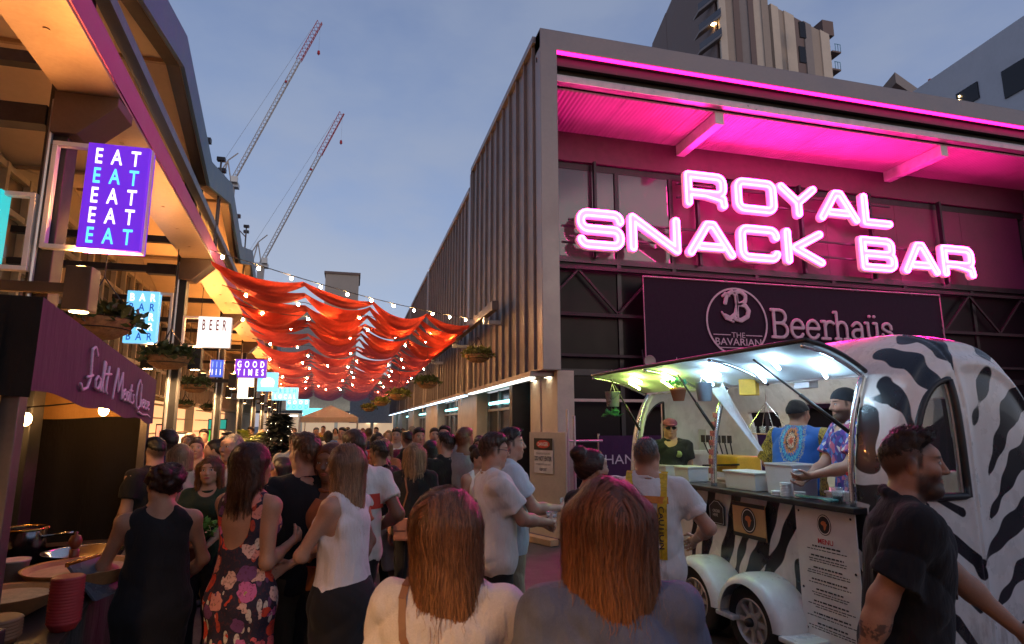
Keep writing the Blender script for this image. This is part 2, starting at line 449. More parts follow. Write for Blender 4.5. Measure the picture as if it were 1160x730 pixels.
for x in (3.75, 5.86, 7.3, 9.6, 11.9, 14.2, 16.5, 18.7): k.box((x, 12.668, 0), (x+.10, 12.758, 7.78 if x < 8 else 5.49))
k.build('window_frame', DARK, SH)
for x0, x1 in ((3.86, 5.85), (5.97, 7.29), (7.41, 9.59), (9.6, 11.89), (11.9, 14.19), (14.2, 16.49), (16.5, 18.69)):
    MB(SH).box((x0, 12.71, 5.65), (x1, 12.72, 7.775)).build('upper_pane' if x0 < 7 else 'plum_panel', GLASSP if x0 < 7 else mat('plum_panel', (.13, .018, .075), .5, 0, .15, 1.5), SH)  # panels right of the panes have the pink neon wash in their colour
    MB(SH).box((x0, 12.71, .05), (x1, 12.72, 5.49)).build('lower_pane', glass('black_glass', (.012, .008, .012), .3, .12) if 'bgl' not in globals() else bgl, SH); bgl = bpy.data.materials['black_glass']
k = MB(SH)
for j in range(8):
    x = 3.9+1.9*j; k.beam((x, 12.55, 4.3), (x+.95, 12.55, 5.3), .05, .05); k.beam((x+.95, 12.55, 5.3), (x+1.9, 12.55, 4.3), .05, .05)
k.box((3.7, 12.5, 4.22), (18.8, 12.6, 4.3)); k.box((3.7, 12.5, 5.3), (18.8, 12.6, 5.38)); k.box((3.7, 12.48, 3.3), (18.8, 12.6, 3.36))
k.build('lattice_truss', mat('plum_steel', (.03, .015, .025), .6, .2), SH)
MB(SH).box((SX+.05, 12.85, 0), (19, 13.1, 9)).build('back_wall', BLK, SH)
MB(SH).box((18.95, 10.8, 0), (19.2, 13, 9)).build('side_wall', mat('plum_wall', (.10, .06, .09), .6), SH)
k = MB(SH); k.box((SX+.3, 10.78, 9.3), (19.2, 17.4, 9.4)); k.box((SX+.3, 17.41, 8.9), (19.2, 56, 9.0)); k.build('roof', DARK, SH)
# open facade below the cladding
piers = [(10.55, 11.5), (11.62, 12.3), (18, 21.4), (26.7, 31), (37.2, 41), (46, 50), (53, 56)]
for a, b in piers: MB(SH).box((3.62, a, 0), (3.95, b, 2.8)).build('pier', CONC, SH, bevel=.012)
for a, b in ((12.3, 18), (21.4, 26.7), (31, 37.2), (41, 46), (50, 53)):
    k = MB(SH)
    for j in range(5): y = a+(b-a)*j/4; k.box((3.94, y-.035, 0), (4.06, y+.035, 2.75))
    k.box((3.95, a, 2.2), (4.055, b, 2.27))
    fo = k.build('shop_frame', mat('frame_alu', (.33, .31, .30), .4, .6), SH)
    k = MB(SH); k.box((4.02, a, .02), (4.05, b, 2.75)); k.build('shop_glass', GLASS, fo)
    MB(SH).box((3.88, a+.4, 2.38), (3.93, b-.5, 2.46)).build('shop_tube_light', emit('cyan_tube', (.35, .95, .95), 3.), SH)
MB(SH).box((SX-.04, 10.62, 9.0), (SX+.02, 10.64, 9.1)).build('downlight_bracket', DARK, SH)
for y in (11.0, 11.95): MB(SH).box((3.55, y-.14, 2.70), (3.615, y+.14, 2.78)).build('pier_light', emit('pier_light', (1, .86, .62), 14.), SH)
MB(SH).box((3.97, 12.2, 2.3), (9.5, 12.3, 2.36)).build('sill_rail', mat('rail_lit', (.5, .38, .36), .5, .3), SH)
# conduit pipes on the wall under the canopy rail
for y in (18.6, 19.4, 24, 29, 33.5, 39, 44): MB(SH).tube([(3.24, y, 2.4), (3.24, y, 4.4)], .022, 6).build('downpipe', GALV, SH)

# ------------------------------------------------------------------ neon letters
def arc(cx, cz, rx, rz, a0, a1, k=6): return [(cx+rx*cos(R(a0+(a1-a0)*i/k)), cz+rz*sin(R(a0+(a1-a0)*i/k))) for i in range(k+1)]
def L(ch, w, h, s):
    """centre lines of wide square-shouldered capitals; s = half stroke"""
    l, r, b, t, q = s, w-s, s, h-s, .17*h
    m_ = h*.5
    top = [(l, t)]; D = dict(
     R=[[(l, b), (l, t), *arc(r-q, t-q, q, q, 90, 0), *arc(r-q, .40*h+q, q, q, 0, -90), (l, .40*h)], [(r-.42*w, .40*h), (r-.02*w, .40*h-.1*h), (r, b)]],
     O=[[*arc(l+q, t-q, q, q, 180, 90), *arc(r-q, t-q, q, q, 90, 0), *arc(r-q, b+q, q, q, 0, -90), *arc(l+q, b+q, q, q, -90, -180), (l, t-q)]],
     Y=[[(l, t), (w/2, .45*h), (r, t)], [(w/2, .45*h), (w/2, b)]],
     A=[[(l, b), (w/2-.06*w, t), (w/2+.06*w, t), (r, b)], [(l+.2*w, .30*h), (r-.2*w, .30*h)]],
     L=[[(l, t), (l, b), (r, b)]],
     S=[[(r, t-.16*h), *arc(r-q, t-q, q, q, 20, 90, 4), *arc(l+q, t-q, q, q, 90, 180), *arc(l+q, m_+q, q, q, 180, 270), *arc(r-q, m_-q, q, q, 90, 0), *arc(r-q, b+q, q, q, 0, -90), *arc(l+q, b+q, q, q, -90, -160, 4)]],
     N=[[(l, b), (l, t), (r, b), (r, t)]],
     C=[[(r, t-.17*h), *arc(r-q, t-q, q, q, 15, 90, 4), *arc(l+q, t-q, q, q, 90, 180), *arc(l+q, b+q, q, q, 180, 270), *arc(r-q, b+q, q, q, -90, -15, 4)]],
     K=[[(l, b), (l, t)], [(r, t), (l+.18*w, .47*h), (r, b)]],
     B=[[(l, b), (l, t), *arc(r-q-.03*w, t-.13*h, q, .13*h, 90, 0), *arc(r-q-.03*w, m_+.13*h, q, .13*h, 0, -90), (l, m_)], [(l, m_), *arc(r-q, m_-.14*h, q, .14*h, 90, 0), *arc(r-q, b+.14*h, q, .14*h, 0, -90), (l, b)]])
    return D[ch]
NY = 12.3
SIGN = thing('neon_sign', 'big two row pink neon lettering glowing under the magenta ceiling', 'neon sign', (4.7, NY, 5.7))
LETFACE = emit('neon_letter_face', (1, .30, .42), 1.25); LETSIDE = mat('letter_red_return', (.35, .03, .05), .4)
NEON = emit('neon_pink_tube', (1, .02, .31), 50.)
faceM, n, p = base('letter_panel')
p.inputs['Base Color'].default_value = (.80, .62, .64, 1); p.inputs['Roughness'].default_value = .3; p.inputs['Emission Color'].default_value = (1, .34, .42, 1); p.inputs['Emission Strength'].default_value = .30
LETPAN = faceM
for ch, x0, x1, z0, z1 in [('R',7.49,8.68,6.96,7.90),('O',8.86,10.1,6.95,7.88),('Y',10.12,11.31,6.95,7.87),('A',11.3,12.59,6.93,7.84),('L',12.65,13.64,6.91,7.84),
        ('S',4.71,5.91,5.71,6.69),('N',5.99,7.35,5.72,6.68),('A',7.48,8.82,5.72,6.67),('C',8.89,10.1,5.71,6.67),('K',10.19,11.39,5.71,6.68),('B',12.47,13.65,5.70,6.66),('A',13.82,15.05,5.70,6.64),('R',15.12,16.28,5.70,6.63)]:
    W_, H_ = x1-x0, z1-z0; st = L(ch, W_, H_, .118)
    V, F = stroke_solid(st, .118, 0, .12, .022)
    me = npmesh('neon_letter', V+np.array([x0-4.7, 0, z0-5.7]), F); o = link('neon_letter', me, LETPAN, SIGN)
    V, F = stroke_solid(st, .125, -.035, -.035, .014, tube=(.066, .026), pad=.15)
    link('neon_tube', npmesh('neon_tube', V+np.array([x0-4.7, 0, z0-5.7]), F), NEON, o)
k = MB(SIGN)
for z in (6.05, 6.45, 7.25, 7.6):
    k.box((4.6 if z < 6.7 else 7.4, NY+.15, z-.02), (16.4 if z < 6.7 else 13.8, NY+.2, z+.02))
for x in (5.3, 8, 11, 13.2, 15.6): k.box((x-.03, NY+.205, 5.6), (x+.03, NY+.32, 7.95))
k.build('support_rail', DARK, SIGN)

# ------------------------------------------------------------------ beer hall banner
BAN = thing('fabric_banner', 'dark plum banner with a round emblem and typewriter lettering hung below the neon', 'banner', (6.25, 12.2, 2.2))
BANC = cloth('plum_banner_cloth', (.028, .012, .03), 200, wr=.12)
k = MB(BAN); k.sheet(lambda x, z: (x, 12.2+.015*sin(x*1.3)*(5.1-z)/3, z), np.linspace(6.25, 14.75, 40), np.linspace(2.2, 5.12, 14)); k.build('banner_cloth', BANC, BAN, True, fix=False)
INK = mat('banner_pale_ink', (.62, .42, .55), .7)
YB = 12.15
k = MB(BAN); k.tube([(6.25, YB, 2.25), (6.25, YB, 5.13), (14.75, YB, 5.15), (14.75, YB, 2.25)], .018, 6); k.build('banner_rope', mat('rope', (.5, .3, .42), .8), BAN)
def ring(k, cx, cz, r, wd, y, nn=48):
    k.sheet(lambda i, j: (cx+(r+wd*(j-.5))*cos(2*pi*i/nn), y, cz+(r+wd*(j-.5))*sin(2*pi*i/nn)), range(nn+1), (0, 1))
k = MB(BAN); ring(k, 8.63, 4.18, .80, .045, YB); k.box((7.98, YB-.002, 3.86), (8.43, YB, 3.88)); k.box((8.84, YB-.002, 3.86), (9.28, YB, 3.88)); k.box((8.1, YB-.002, 3.56), (9.16, YB, 3.58))
k.build('round_emblem', INK, BAN, fix=False)
F0 = lambda x, z, y=YB: (lambda u, v_, t: (x+u, y-.004-t, z+v_))
text('small_lettering', 'THE', INK, BAN, .13, F0(8.635, 3.81), .36)
text('emblem_lettering', 'BAVARIAN', INK, BAN, .17, F0(8.63, 3.63), 1.22, bold=.008)
# blackletter capital in the ring: broken pen strokes
fr = [([(-.30, .10), (-.24, .30), (-.10, .38), (.0, .30), (.02, .05), (-.04, -.15), (-.18, -.26), (-.32, -.20)], .05), ([(-.04, .36), (.12, .40), (.26, .30), (.24, .16), (.08, .08)], .05),
      ([(.06, .09), (.24, .06), (.32, -.06), (.28, -.20), (.10, -.30), (-.06, -.26)], .055), ([(-.36, .26), (-.28, .34), (-.18, .28)], .03), ([(.02, .3), (.02, -.28)], .032), ([(-.40, -.12), (-.30, -.28), (-.10, -.34)], .025)]
for ps, wd in fr:
    V, F = stroke_solid([ps], wd, 0, .04, .016); link('blackletter_stroke', npmesh('blackletter_stroke', V+np.array([8.63-6.25, YB-.025-12.2, 4.52-2.2])*1, F), INK, BAN)
# slab-serif typewriter word from strokes
def tw(ch):
    o = lambda cx, cz, rx, rz, a0=0, a1=360: arc(cx, cz, rx, rz, a0, a1, 14)
    D = dict(B=([[(.1, 0), (.1, 1)], [(0, 1), (.36, 1), *arc(.36, .76, .24, .24, 90, -90, 8), (.1, .52)], [(.36, .52), *arc(.38, .26, .27, .26, 90, -90, 8), (0, 0)]], .78),
      e=([[(.06, .36), (.56, .36), *arc(.31, .34, .26, .32, 10, 180, 9), *arc(.31, .32, .26, .32, 180, 325, 9)]], .68),
      r=([[(.02, 0), (.36, 0)], [(.17, 0), (.17, .64), (.03, .64)], [(.17, .42), *arc(.40, .42, .22, .22, 165, 60, 6), (.56, .58)]], .62),
      h=([[(0, 0), (.22, 0)], [(.40, 0), (.64, 0)], [(.1, 0), (.1, 1), (-.02, 1)], [(.1, .42), *arc(.31, .42, .21, .22, 170, 0, 8), (.52, 0)]], .72),
      a=([[(.08, .52), *arc(.29, .44, .2, .2, 140, 0, 7), (.49, .06), (.60, 0)], [(.49, .36), *arc(.28, .19, .22, .18, 90, 270, 8), (.36, 0), (.49, .12)]], .68),
      u=([[(0, .64), (.12, .64), (.12, .22), *arc(.31, .22, .19, .21, 180, 350, 8)], [(.38, .64), (.51, .64), (.51, 0), (.63, 0)], [(.2, .90), (.22, .90)], [(.42, .90), (.44, .90)]], .72),
      s=([[(.48, .44), (.46, .56), *arc(.28, .49, .2, .16, 60, 200, 6), (.28, .34), *arc(.29, .17, .22, .17, 60, -120, 7), (.08, .1), (.07, .22)]], .6))
    return D[ch]
x = 9.56; sc_ = .66
WORD = MB(BAN)
for ch in 'Beerhaus':
    st, adv = tw(ch)
    V, F = stroke_solid([[(u*sc_, v_*sc_) for u, v_ in q] for q in st], .04, 0, .04, .016)
    b = len(WORD.v); WORD.v += [(x+a_[0]-6.25, YB-.025+a_[1]-12.2, 3.86+(.01)*(x-9.5)+a_[2]-2.2) for a_ in V]; WORD.f += [tuple(b+i for i in q) for q in F]
    x += adv*sc_*.99
WORD.build('typewriter_lettering', INK, BAN, True, fix=False)
k = MB(BAN); k.sheet(lambda u, v_: (u, YB-.006, 3.70+.012*sin(u*9)+v_*.05), np.linspace(9.58, 12.75, 30), (0, 1)); k.build('painted_underline', INK, BAN, fix=False)

# unseen hall added behind the camera; its wall holds the low sky light off
BH = thing('brick_building', 'dark brick hall closing the yard behind the photographer', 'building', (0, -7, 0))
BRK, n, p = base('brown_brick'); bt = n.new('ShaderNodeTexBrick', ins={'Scale': 3., 'Color1': (.10, .055, .045, 1), 'Color2': (.13, .07, .055, 1), 'Mortar': (.12, .11, .10, 1)}); n.l.new(n.obj(), bt.inputs[0]); n.l.new(bt.outputs[0], p.inputs['Base Color']); p.inputs['Roughness'].default_value = .85
MB(BH).box((-26, -9, 0), (34, -7, 3.3)).build('wall', BRK, BH); MB(BH).box((-26.3, -9.3, 3.3), (34.3, -6.7, 3.6)).build('parapet', DARK, BH)
for i in range(9): MB(BH).box((-22+6.2*i, -6.99, 1.2), (-19.4+6.2*i, -6.95, 3.0)).build('window', GLASS, BH)
# ================================================================== left: market arcade
def PL(y): return -1.955-.068*y
AR = thing('market_arcade', 'open arcade with black posts, cream zigzag soffit and blue fascia along the left', 'building', (-2.31, 5.23, 0))
Y0, Y1 = -8, 56
posts = [5.23+5*i for i in range(0, 10)]; back_posts = [.23, -4.77]
for i, y in enumerate(posts+back_posts):
    x = PL(y); k = MB(AR)
    k.box((x-.08, y-.09, 0), (x+.08, y+.09, 5.95)); k.box((x-.13, y-.14, 0), (x+.13, y+.14, .03))
    k.build('post', BLK, AR, bevel=.008)
    k = MB(AR); k.tube([(x-.03, y-.115, .3), (x-.03, y-.115, 4.3)], .018, 8); k.build('conduit', GALV, AR)
    k = MB(AR)
    if i < 5:
        k.box((x-2.35, y-.05, 4.62), (x, y+.05, 4.72)); k.box((x-2.35, y-.05, 4.14), (x-.1, y+.05, 4.24)); k.box((x-.5, y-.07, 4.11), (x-.1, y+.07, 4.27))
        k.build('tie_bar', DARK, AR)
    k = MB(AR); k.prism([(-.02, 4.36), (.42, 4.36), (.42, 4.28), (.16, 4.02), (-.02, 4.02)], lambda u, z, t: (x+u, y+t, z), -.16, .16); k.build('gusset', mat('gusset_brown', (.10, .07, .06), .5, .3), AR, bevel=.006)
def run(k, dx0, dx1, z0, z1, a=Y0, b=Y1):
    k.add([(PL(y)+dx, y, z) for y in (a, b) for dx, z in ((dx0, z0), (dx1, z0), (dx1, z1), (dx0, z1))], [(0,1,2,3),(7,6,5,4),(0,4,5,1),(1,5,6,2),(2,6,7,3),(3,7,4,0)])
k = MB(AR); run(k, -.02, .42, 4.365, 4.39); run(k, -.02, .0, 4.392, 4.60)
for i in range(60):
    y = .8+i*.86; k.lathe([(.0, 0), (.02, 0), (.02, -.008), (0, -.008)], (PL(y)+.2, y, 4.362), 8); 
k.build('gutter_beam', BEAM, AR)
k = MB(AR); run(k, .402, .43, 4.392, 4.62); k.build('gutter_lip', mat('magenta_gutter_lip', (.42, .10, .28), .6, .1, .03), AR)  # magenta of the lip is neon light put into its colour
k = MB(AR); run(k, .09, .21, 5.30, 5.42); k.build('upper_beam', mat('blue_grey_beam', (.09, .11, .17), .4, .3), AR)
k = MB(AR); S_ = MB(AR); T_ = MB(AR)
vy = back_posts[::-1]+posts
pts = []
for a in vy: pts += [(a, 5.62), (a+2.5, 6.22)]
for (a, za), (b, zb) in zip(pts[:-1], pts[1:]):
    f0 = lambda y: PL(y)+.22
    k.add([(f0(y)+d, y, z+e) for y, z in ((a, za), (b, zb)) for d, e in ((0, 0), (.05, 0), (.05, .42), (0, .42))], [(0,1,2,3),(7,6,5,4),(0,4,5,1),(1,5,6,2),(2,6,7,3),(3,7,4,0)])
    S_.add([(PL(y)+d, y, z+.06) for y, z in ((a, za), (b, zb)) for d in (.215, -2.5)], [(0, 2, 3, 1)])
    T_.add([(PL(y)+d, y, z+.40) for y, z in ((a, za), (b, zb)) for d in (.215, -2.5)], [(0, 1, 3, 2)])
    T_.add([(PL(y)+d, y, z) for y, z in ((a, za), (b, zb)) for d in (.06, .214)], [(0, 2, 3, 1)])
k.build('zigzag_fascia', BLUEP, AR); S_.build('soffit', CREAMS, AR, fix=False); T_.build('roof_sheet', DARK, AR, fix=False)
for a, za in pts:
    if a > 1:
        k = MB(AR); k.beam((PL(a)+.2, a, za+.03), (PL(a)-2.45, a, za+.03), .05, .05); k.beam((PL(a)-.8, a-.5, za+.02), (PL(a)-.8, a+.5, za+.02), .14, .05)
        k.build('soffit_batten', mat('soffit_batten', (.40, .28, .17), .7), AR)
# glazed wall behind
WX = lambda y: PL(y)-2.45
def wrun(k, a, b, z0, z1, d0, d1):
    k.add([(WX(y)+d, y, z) for y in (a, b) for d, z in ((d0, z0), (d1, z0), (d1, z1), (d0, z1))], [(0,1,2,3),(7,6,5,4),(0,4,5,1),(1,5,6,2),(2,6,7,3),(3,7,4,0)])
k = MB(AR); wrun(k, Y0, Y1, 0, 6.6, -.2, -.06); k.build('rear_wall', mat('cream_wall', (.50, .42, .30), .75, 0, .08, 1.5), AR)
k = MB(AR); wrun(k, Y0, Y1, 2.75, 5.5, -.055, -.04); k.build('glazing', glass('warm_glass', (.16, .12, .08), .1), AR)
k = MB(AR)
y = Y0
while y < Y1: wrun(k, y, y+.09, 2.6, 5.62, -.038, .06); y += .78
for z in (2.62, 3.4, 4.15, 4.9, 5.52): wrun(k, Y0, Y1, z, z+.09, -.037, .045)
k.build('timber_mullions', CREAMW, AR)
# shop fronts under the glazing
k = MB(AR)
for a, b in ((9, 16.5), (18, 26), (28, 38)):
    wrun(k, a, b, .9, 1.0, .0, .35)
    for z in (1.55, 2.0, 2.4): wrun(k, a, b, z, z+.03, .0, .22)
k.build('display_shelf', mat('shelf_timber', (.42, .30, .18), .6), AR)
k = MB(AR)
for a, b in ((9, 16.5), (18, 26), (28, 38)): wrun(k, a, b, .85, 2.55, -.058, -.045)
k.build('lit_shop_wall', emit('shop_glow', (1, .52, .22), .9), AR)  # wall emits by itself, in place of lamps inside the shops
def slant(k, a, b): k.sheet(lambda y, u: (WX(y)+.05+.95*u, y, 2.72-.34*u+.01*sin(y*9)), np.linspace(a, b, 40), np.linspace(0, 1, 4))
for a, b in ((10.5, 16), (19, 25)):
    k = MB(AR); slant(k, a, b); k.build('shop_awning', cloth('cream_awning', (.60, .56, .42), 120), AR, True, fix=False)
BOT = [mat('bottle_'+c, q, .15, 0, .1, spec=.7) for c, q in (('red', (.45, .04, .03)), ('green', (.05, .22, .06)), ('amber', (.40, .18, .03)), ('clear', (.55, .5, .42)), ('orange', (.6, .22, .03)))]
def bottle_mesh(m):
    k = MB(); k.lathe([(0, 0), (.038, 0), (.04, .02), (.04, .17), (.014, .22), (.013, .29), (0, .29)], n=10); return link('bottle', k.mesh('bottle', True), m)
protoB = [bottle_mesh(m) for m in BOT]
bi = 0
for z in (1.58, 2.03):
    for j in range(34):
        y = 9.3+j*.21
        if random.random() < .15: continue
        c = j % 5 if z < 1.8 else (j*3+1) % 5
        o = protoB[c] if not protoB[c].get('used') else protoB[c].copy()
        if protoB[c].get('used'): col.objects.link(o)
        protoB[c]['used'] = 1
        o.location = (WX(y)+.10, y, z); nm = ('red', 'green', 'amber', 'clear', 'orange')[c]
        tag(o, '%s glass bottle in the row on the %s lit shelf of the left arcade shop' % (nm, 'lower' if z < 1.8 else 'upper'), 'bottle', '%s bottles on the %s arcade shelf' % (nm, 'lower' if z < 1.8 else 'upper'))
for o in bpy.data.objects:
    if 'used' in o: del o['used']
# ------------------------------------------------------------------ pole lamps
def pole_lamp(y, label, z=2.66):
    x = PL(y); t = thing('pole_lamp', label, 'lamp', (x, y-.1, z), 0, 'twin spotlights on the arcade posts')
    k = MB(); k.box((-.30, -.075, .10), (.30, -.025, .18)); k.build('cross_arm', BLK, t, bevel=.006)
    for sx in (-1, 1):
        k = MB(); k.box((sx*.32-.085, -.14, -.03), (sx*.32+.085, .03, .30)); c = k.build('lamp_can', BLK, t, bevel=.008)
        k = MB(); k.lathe([(0, -.036), (.058, -.036), (.062, -.031), (0, -.031)], (sx*.32, -.055, 0), 16); k.build('lens', emit('warm_lens', (1, .62, .28), 25.), c)
        k = MB(); k.lathe([(0, .306), (.062, .306), (.058, .302), (0, .302)], (sx*.32, -.055, 0), 16); k.build('top_lens', emit('warm_lens_up', (1, .55, .2), 18.), c)
    for sx, e in ((-1, 1), (1, 1)):
        ld = bpy.data.lights.new('uplight', 'SPOT'); ld.energy = 430*e; ld.color = (1, .36, .08); ld.spot_size = R(165); ld.spot_blend = .6; ld.shadow_soft_size = .05
        lo = bpy.data.objects.new('uplight', ld); col.objects.link(lo); lo.location = (sx*.32, -.055, .32); lo.rotation_euler = (R(180), R(30), 0); lo.parent = t
        ld = bpy.data.lights.new('downlight', 'SPOT'); ld.energy = 560; ld.color = (1, .55, .22); ld.spot_size = R(150); ld.spot_blend = .8; ld.shadow_soft_size = .05
        lo = bpy.data.objects.new('downlight', ld); col.objects.link(lo); lo.location = (sx*.32, -.055, -.05); lo.parent = t
    return t
for y, l in zip(posts[:7], ['near twin spotlight below the purple light box on the foremost black post', 'twin spotlight below the pale blue light box on the second black post', 'twin spotlight below the small purple two line light box', 'twin spotlight on the post with the pale blue picture light box', 'twin spotlight on the fifth black post by the stacked cyan light boxes', 'twin spotlight on the sixth black post, behind the palms', 'farthest twin spotlight on the arcade posts']): pole_lamp(y, l)
pole_lamp(back_posts[0], 'twin spotlight on the post beside the photographer'); pole_lamp(back_posts[1], 'twin spotlight on the last post behind the photographer')  # out-of-view lamps added to the row for warm light on the foreground
# ------------------------------------------------------------------ light box signs
FRM = mat('sign_frame_white', (.70, .70, .72), .4, .2, .05)
def light_box(label, y, fx0, fx1, z0, z1, px0, px1, face, est, rows, fr=.035):
    t = thing('light_box_sign', label, 'sign', ((fx0+fx1)/2, y-.13, z0)); t2 = MB(t)
    for a, b in (((fx0, z0), (fx1, z0+fr)), ((fx0, z1-fr), (fx1, z1)), ((fx0, z0+fr+.001), (fx0+fr, z1-fr-.001)), ((fx1-fr, z0+fr+.001), (fx1, z1-fr-.001))):
        t2.box((a[0], y-.16, a[1]), (b[0], y-.10, b[1]))
    t2.build('sign_frame', FRM, t, bevel=.004)
    k = MB(t); k.box((px0, y-.20, z0+.004), (px1, y-.06, z1-.004)); p_ = k.build('sign_panel', emit('panel_%d' % len(MATS), face, est), t, bevel=.006)
    n_ = max(1, len(rows)); hh = (z1-z0-.06)/n_
    for i, (s, c, wd, e) in enumerate(rows):
        m_ = emit('sign_ink_%.2f_%.2f_%.2f_%.1f' % (*c, e), c, e)
        text('lettering', s, m_, t, hh*.80, lambda u, v_, q, i=i: ((px0+px1)/2+u, y-.2035, z1-.03-hh*(i+.86)+v_), (px1-px0)*wd, bold=.016, spacing=2.1)
    return t
Wt = (1, .93, .88); Cy = (.10, .62, 1.); Nv = (.01, .10, .42)
y = posts[0]
light_box('purple light box with EAT five times in white and blue on the foremost post', y, -2.30, -1.615, 3.1, 3.95, -2.045, -1.62, (.10, .015, .52), 1.0, [('EAT', q, .72, 1.3) for q in (Wt, Cy, Wt, Wt, Cy)])
t = light_box('teal light box with a white ribbon star cut by the left edge of the photo', y, -2.95, -2.36, 2.92, 3.52, -2.95, -2.56, (.01, .42, .46), 1.0, [])
k = MB(t); 
st = [(cos(2*pi*i/20+.1)*(.15 if i % 2 else .2), sin(2*pi*i/20+.1)*(.15 if i % 2 else .2)) for i in range(20)]
k.prism(st, lambda u, v_, q: (-2.66+u*.5, y-.204-q, 3.26+v_), 0, .004); k.prism([(-.14, -.07), (.17, -.05), (.13, .02), (.17, .09), (-.14, .07)], lambda u, v_, q: (-2.68+u*.8, y-.212-q, 3.26+v_), 0, .004)
k.build('ribbon_star', emit('sign_white', Wt, 1.2), t)
y = posts[1]
light_box('pale blue light box with BAR five times left of the second post', y, -3.33, -2.72, 3.0, 3.80, -3.33, -2.90, (.16, .52, .86), 1.0, [('BAR', q, .80, e) for q, e in ((Wt, 1.4), (Nv, .7), (Wt, 1.4), (Wt, 1.4), (Nv, .7))])
light_box('white light box reading BEER right of the second post', y, -2.56, -1.86, 2.97, 3.45, -2.33, -1.87, (.95, .88, .84), 1.0, [('BEER', (.25, .05, .04), .74, .25), ('BEER', (.85, .80, .76), .74, .9)])
y = posts[2]
light_box('small purple light box reading GOOD TIMES on the third post', y, -2.66, -1.96, 2.88, 3.31, -2.64, -1.97, (.14, .03, .50), 1.1, [('GOOD', Wt, .86, 1.5), ('TIMES', Wt, .86, 1.5)])
light_box('tiny blue light box of white bottle shapes beside the third post', y, -3.18, -2.88, 2.88, 3.28, -3.16, -2.90, (.05, .10, .55), 1.0, [('III', (.3, .45, 1), .7, 1.2), ('III', Wt, .7, 1.3)])
y = posts[3]
light_box('tall blank white glowing light box left of the fourth post', y, -3.42, -2.95, 2.6, 3.4, -3.40, -2.97, (1, .86, .68), 1.5, [])
t = light_box('pale blue light box with a white round picture on the fourth post', y, -2.86, -2.25, 2.83, 3.42, -2.85, -2.26, (.20, .62, .90), 1.1, [])
k = MB(t); k.prism([(.20*cos(a), .16*sin(a)) for a in np.linspace(0, pi, 14)]+[(-.17, -.13), (.17, -.13)], lambda u, v_, q: (-2.555+u, y-.204-q, 3.1+v_), 0, .004); k.build('white_picture', emit('sign_white', Wt, 1.2), t)
y = posts[4]
light_box('cyan light box of two pale word rows on the fifth post', y, -3.05, -2.05, 2.75, 3.25, -3.0, -2.06, (.25, .72, .95), 1.2, [('FRESH', (.05, .3, .6), .8, .8), ('LOCAL', Wt, .8, 1.5)])
y = posts[5]
light_box('cyan light box low behind the others on the sixth post', y, -3.0, -1.95, 2.5, 3.0, -2.95, -1.96, (.20, .70, .95), 1.2, [('GOOD', Wt, .9, 1.5), ('FOOD', (.05, .3, .6), .9, .8)])
y = posts[7]
light_box('farthest cyan light box above the palms at the lane end', y, -3.0, -1.7, 2.3, 2.85, -2.95, -1.71, (.15, .75, .85), 1.3, [])
# ------------------------------------------------------------------ hanging baskets
LEAF = mat('basket_leaf', (.05, .085, .03), .6, 0, .4, 30.); LEAFY = mat('trailing_leaf', (.16, .17, .04), .6, 0, .35, 30.)
def leaves(k, c, r, nn, sz, droop=.3, rnd=random):
    for _ in range(nn):
        a = rnd.uniform(0, 2*pi); e = rnd.uniform(-.2, 1.2); q = r*rnd.uniform(.5, 1.08)
        p_ = Vector((c[0]+q*cos(a)*cos(e*.9), c[1]+q*sin(a)*cos(e*.9), c[2]+q*.55*sin(e)-droop*max(0, q-r*.8)))
        d = Vector((rnd.uniform(-1, 1), rnd.uniform(-1, 1), rnd.uniform(-.4, .9))).normalized(); s = d.cross(Vector((rnd.random(), rnd.random(), rnd.random()+.1))).normalized()
        L_ = sz*rnd.uniform(.6, 1.4)
        k.add([p_, p_+d*L_*.5+s*L_*.26, p_+d*L_, p_+d*L_*.5-s*L_*.26], [(0, 1, 2, 3)])
COIR = mat('coir_bowl', (.36, .20, .09), .9, 0, .3, 25., .8, 90.)
def basket(label, p_, r, top, m=None, seed=1):
    rnd = random.Random(seed); t = thing('hanging_basket', label, 'basket', (p_[0], p_[1], p_[2]-r*.62), 0, 'planted baskets hung along the lane')
    k = MB(); k.lathe([(0, -.0), (r*.45, .03*r), (r*.78, .22*r), (r*.95, .5*r), (r, .62*r), (r*.95, .63*r), (r*.9, .55*r), (0, .52*r)], n=28)
    k.build('bowl', COIR, t, True)
    k = MB(); 
    for j in range(3):
        a = 2*pi*j/3+.4; k.tube([(r*.98*cos(a), r*.98*sin(a), .62*r), (0, 0, .62*r+r*1.35)], .006, 5)
    k.tube([(0, 0, .62*r+r*1.35), (0, 0, top-p_[2]+.62*r)], .006, 5)
    for z in (.3, .62): k.lathe([(r*(.86 if z < .5 else 1.01), z*r-.006), (r*(.885 if z < .5 else 1.03), z*r), (r*(.86 if z < .5 else 1.01), z*r+.006)], n=28)
    k.build('chain', DARK, t)
    k = MB(); leaves(k, (0, 0, .60*r), r*1.18, 420, r*.34, .6, rnd); k.build('plant', m or LEAF, t, fix=False)
    return t
def at(x, y, Y):
    f = Vector((sin(YAW)*cos(PITCH), cos(YAW)*cos(PITCH), sin(PITCH))); r_ = Vector((cos(YAW), -sin(YAW), 0)); u = r_.cross(f)
    d = f+r_*((x-580)/685)-u*((y-365)/685); return Vector((0, 0, HC))+d*(Y/d.y)
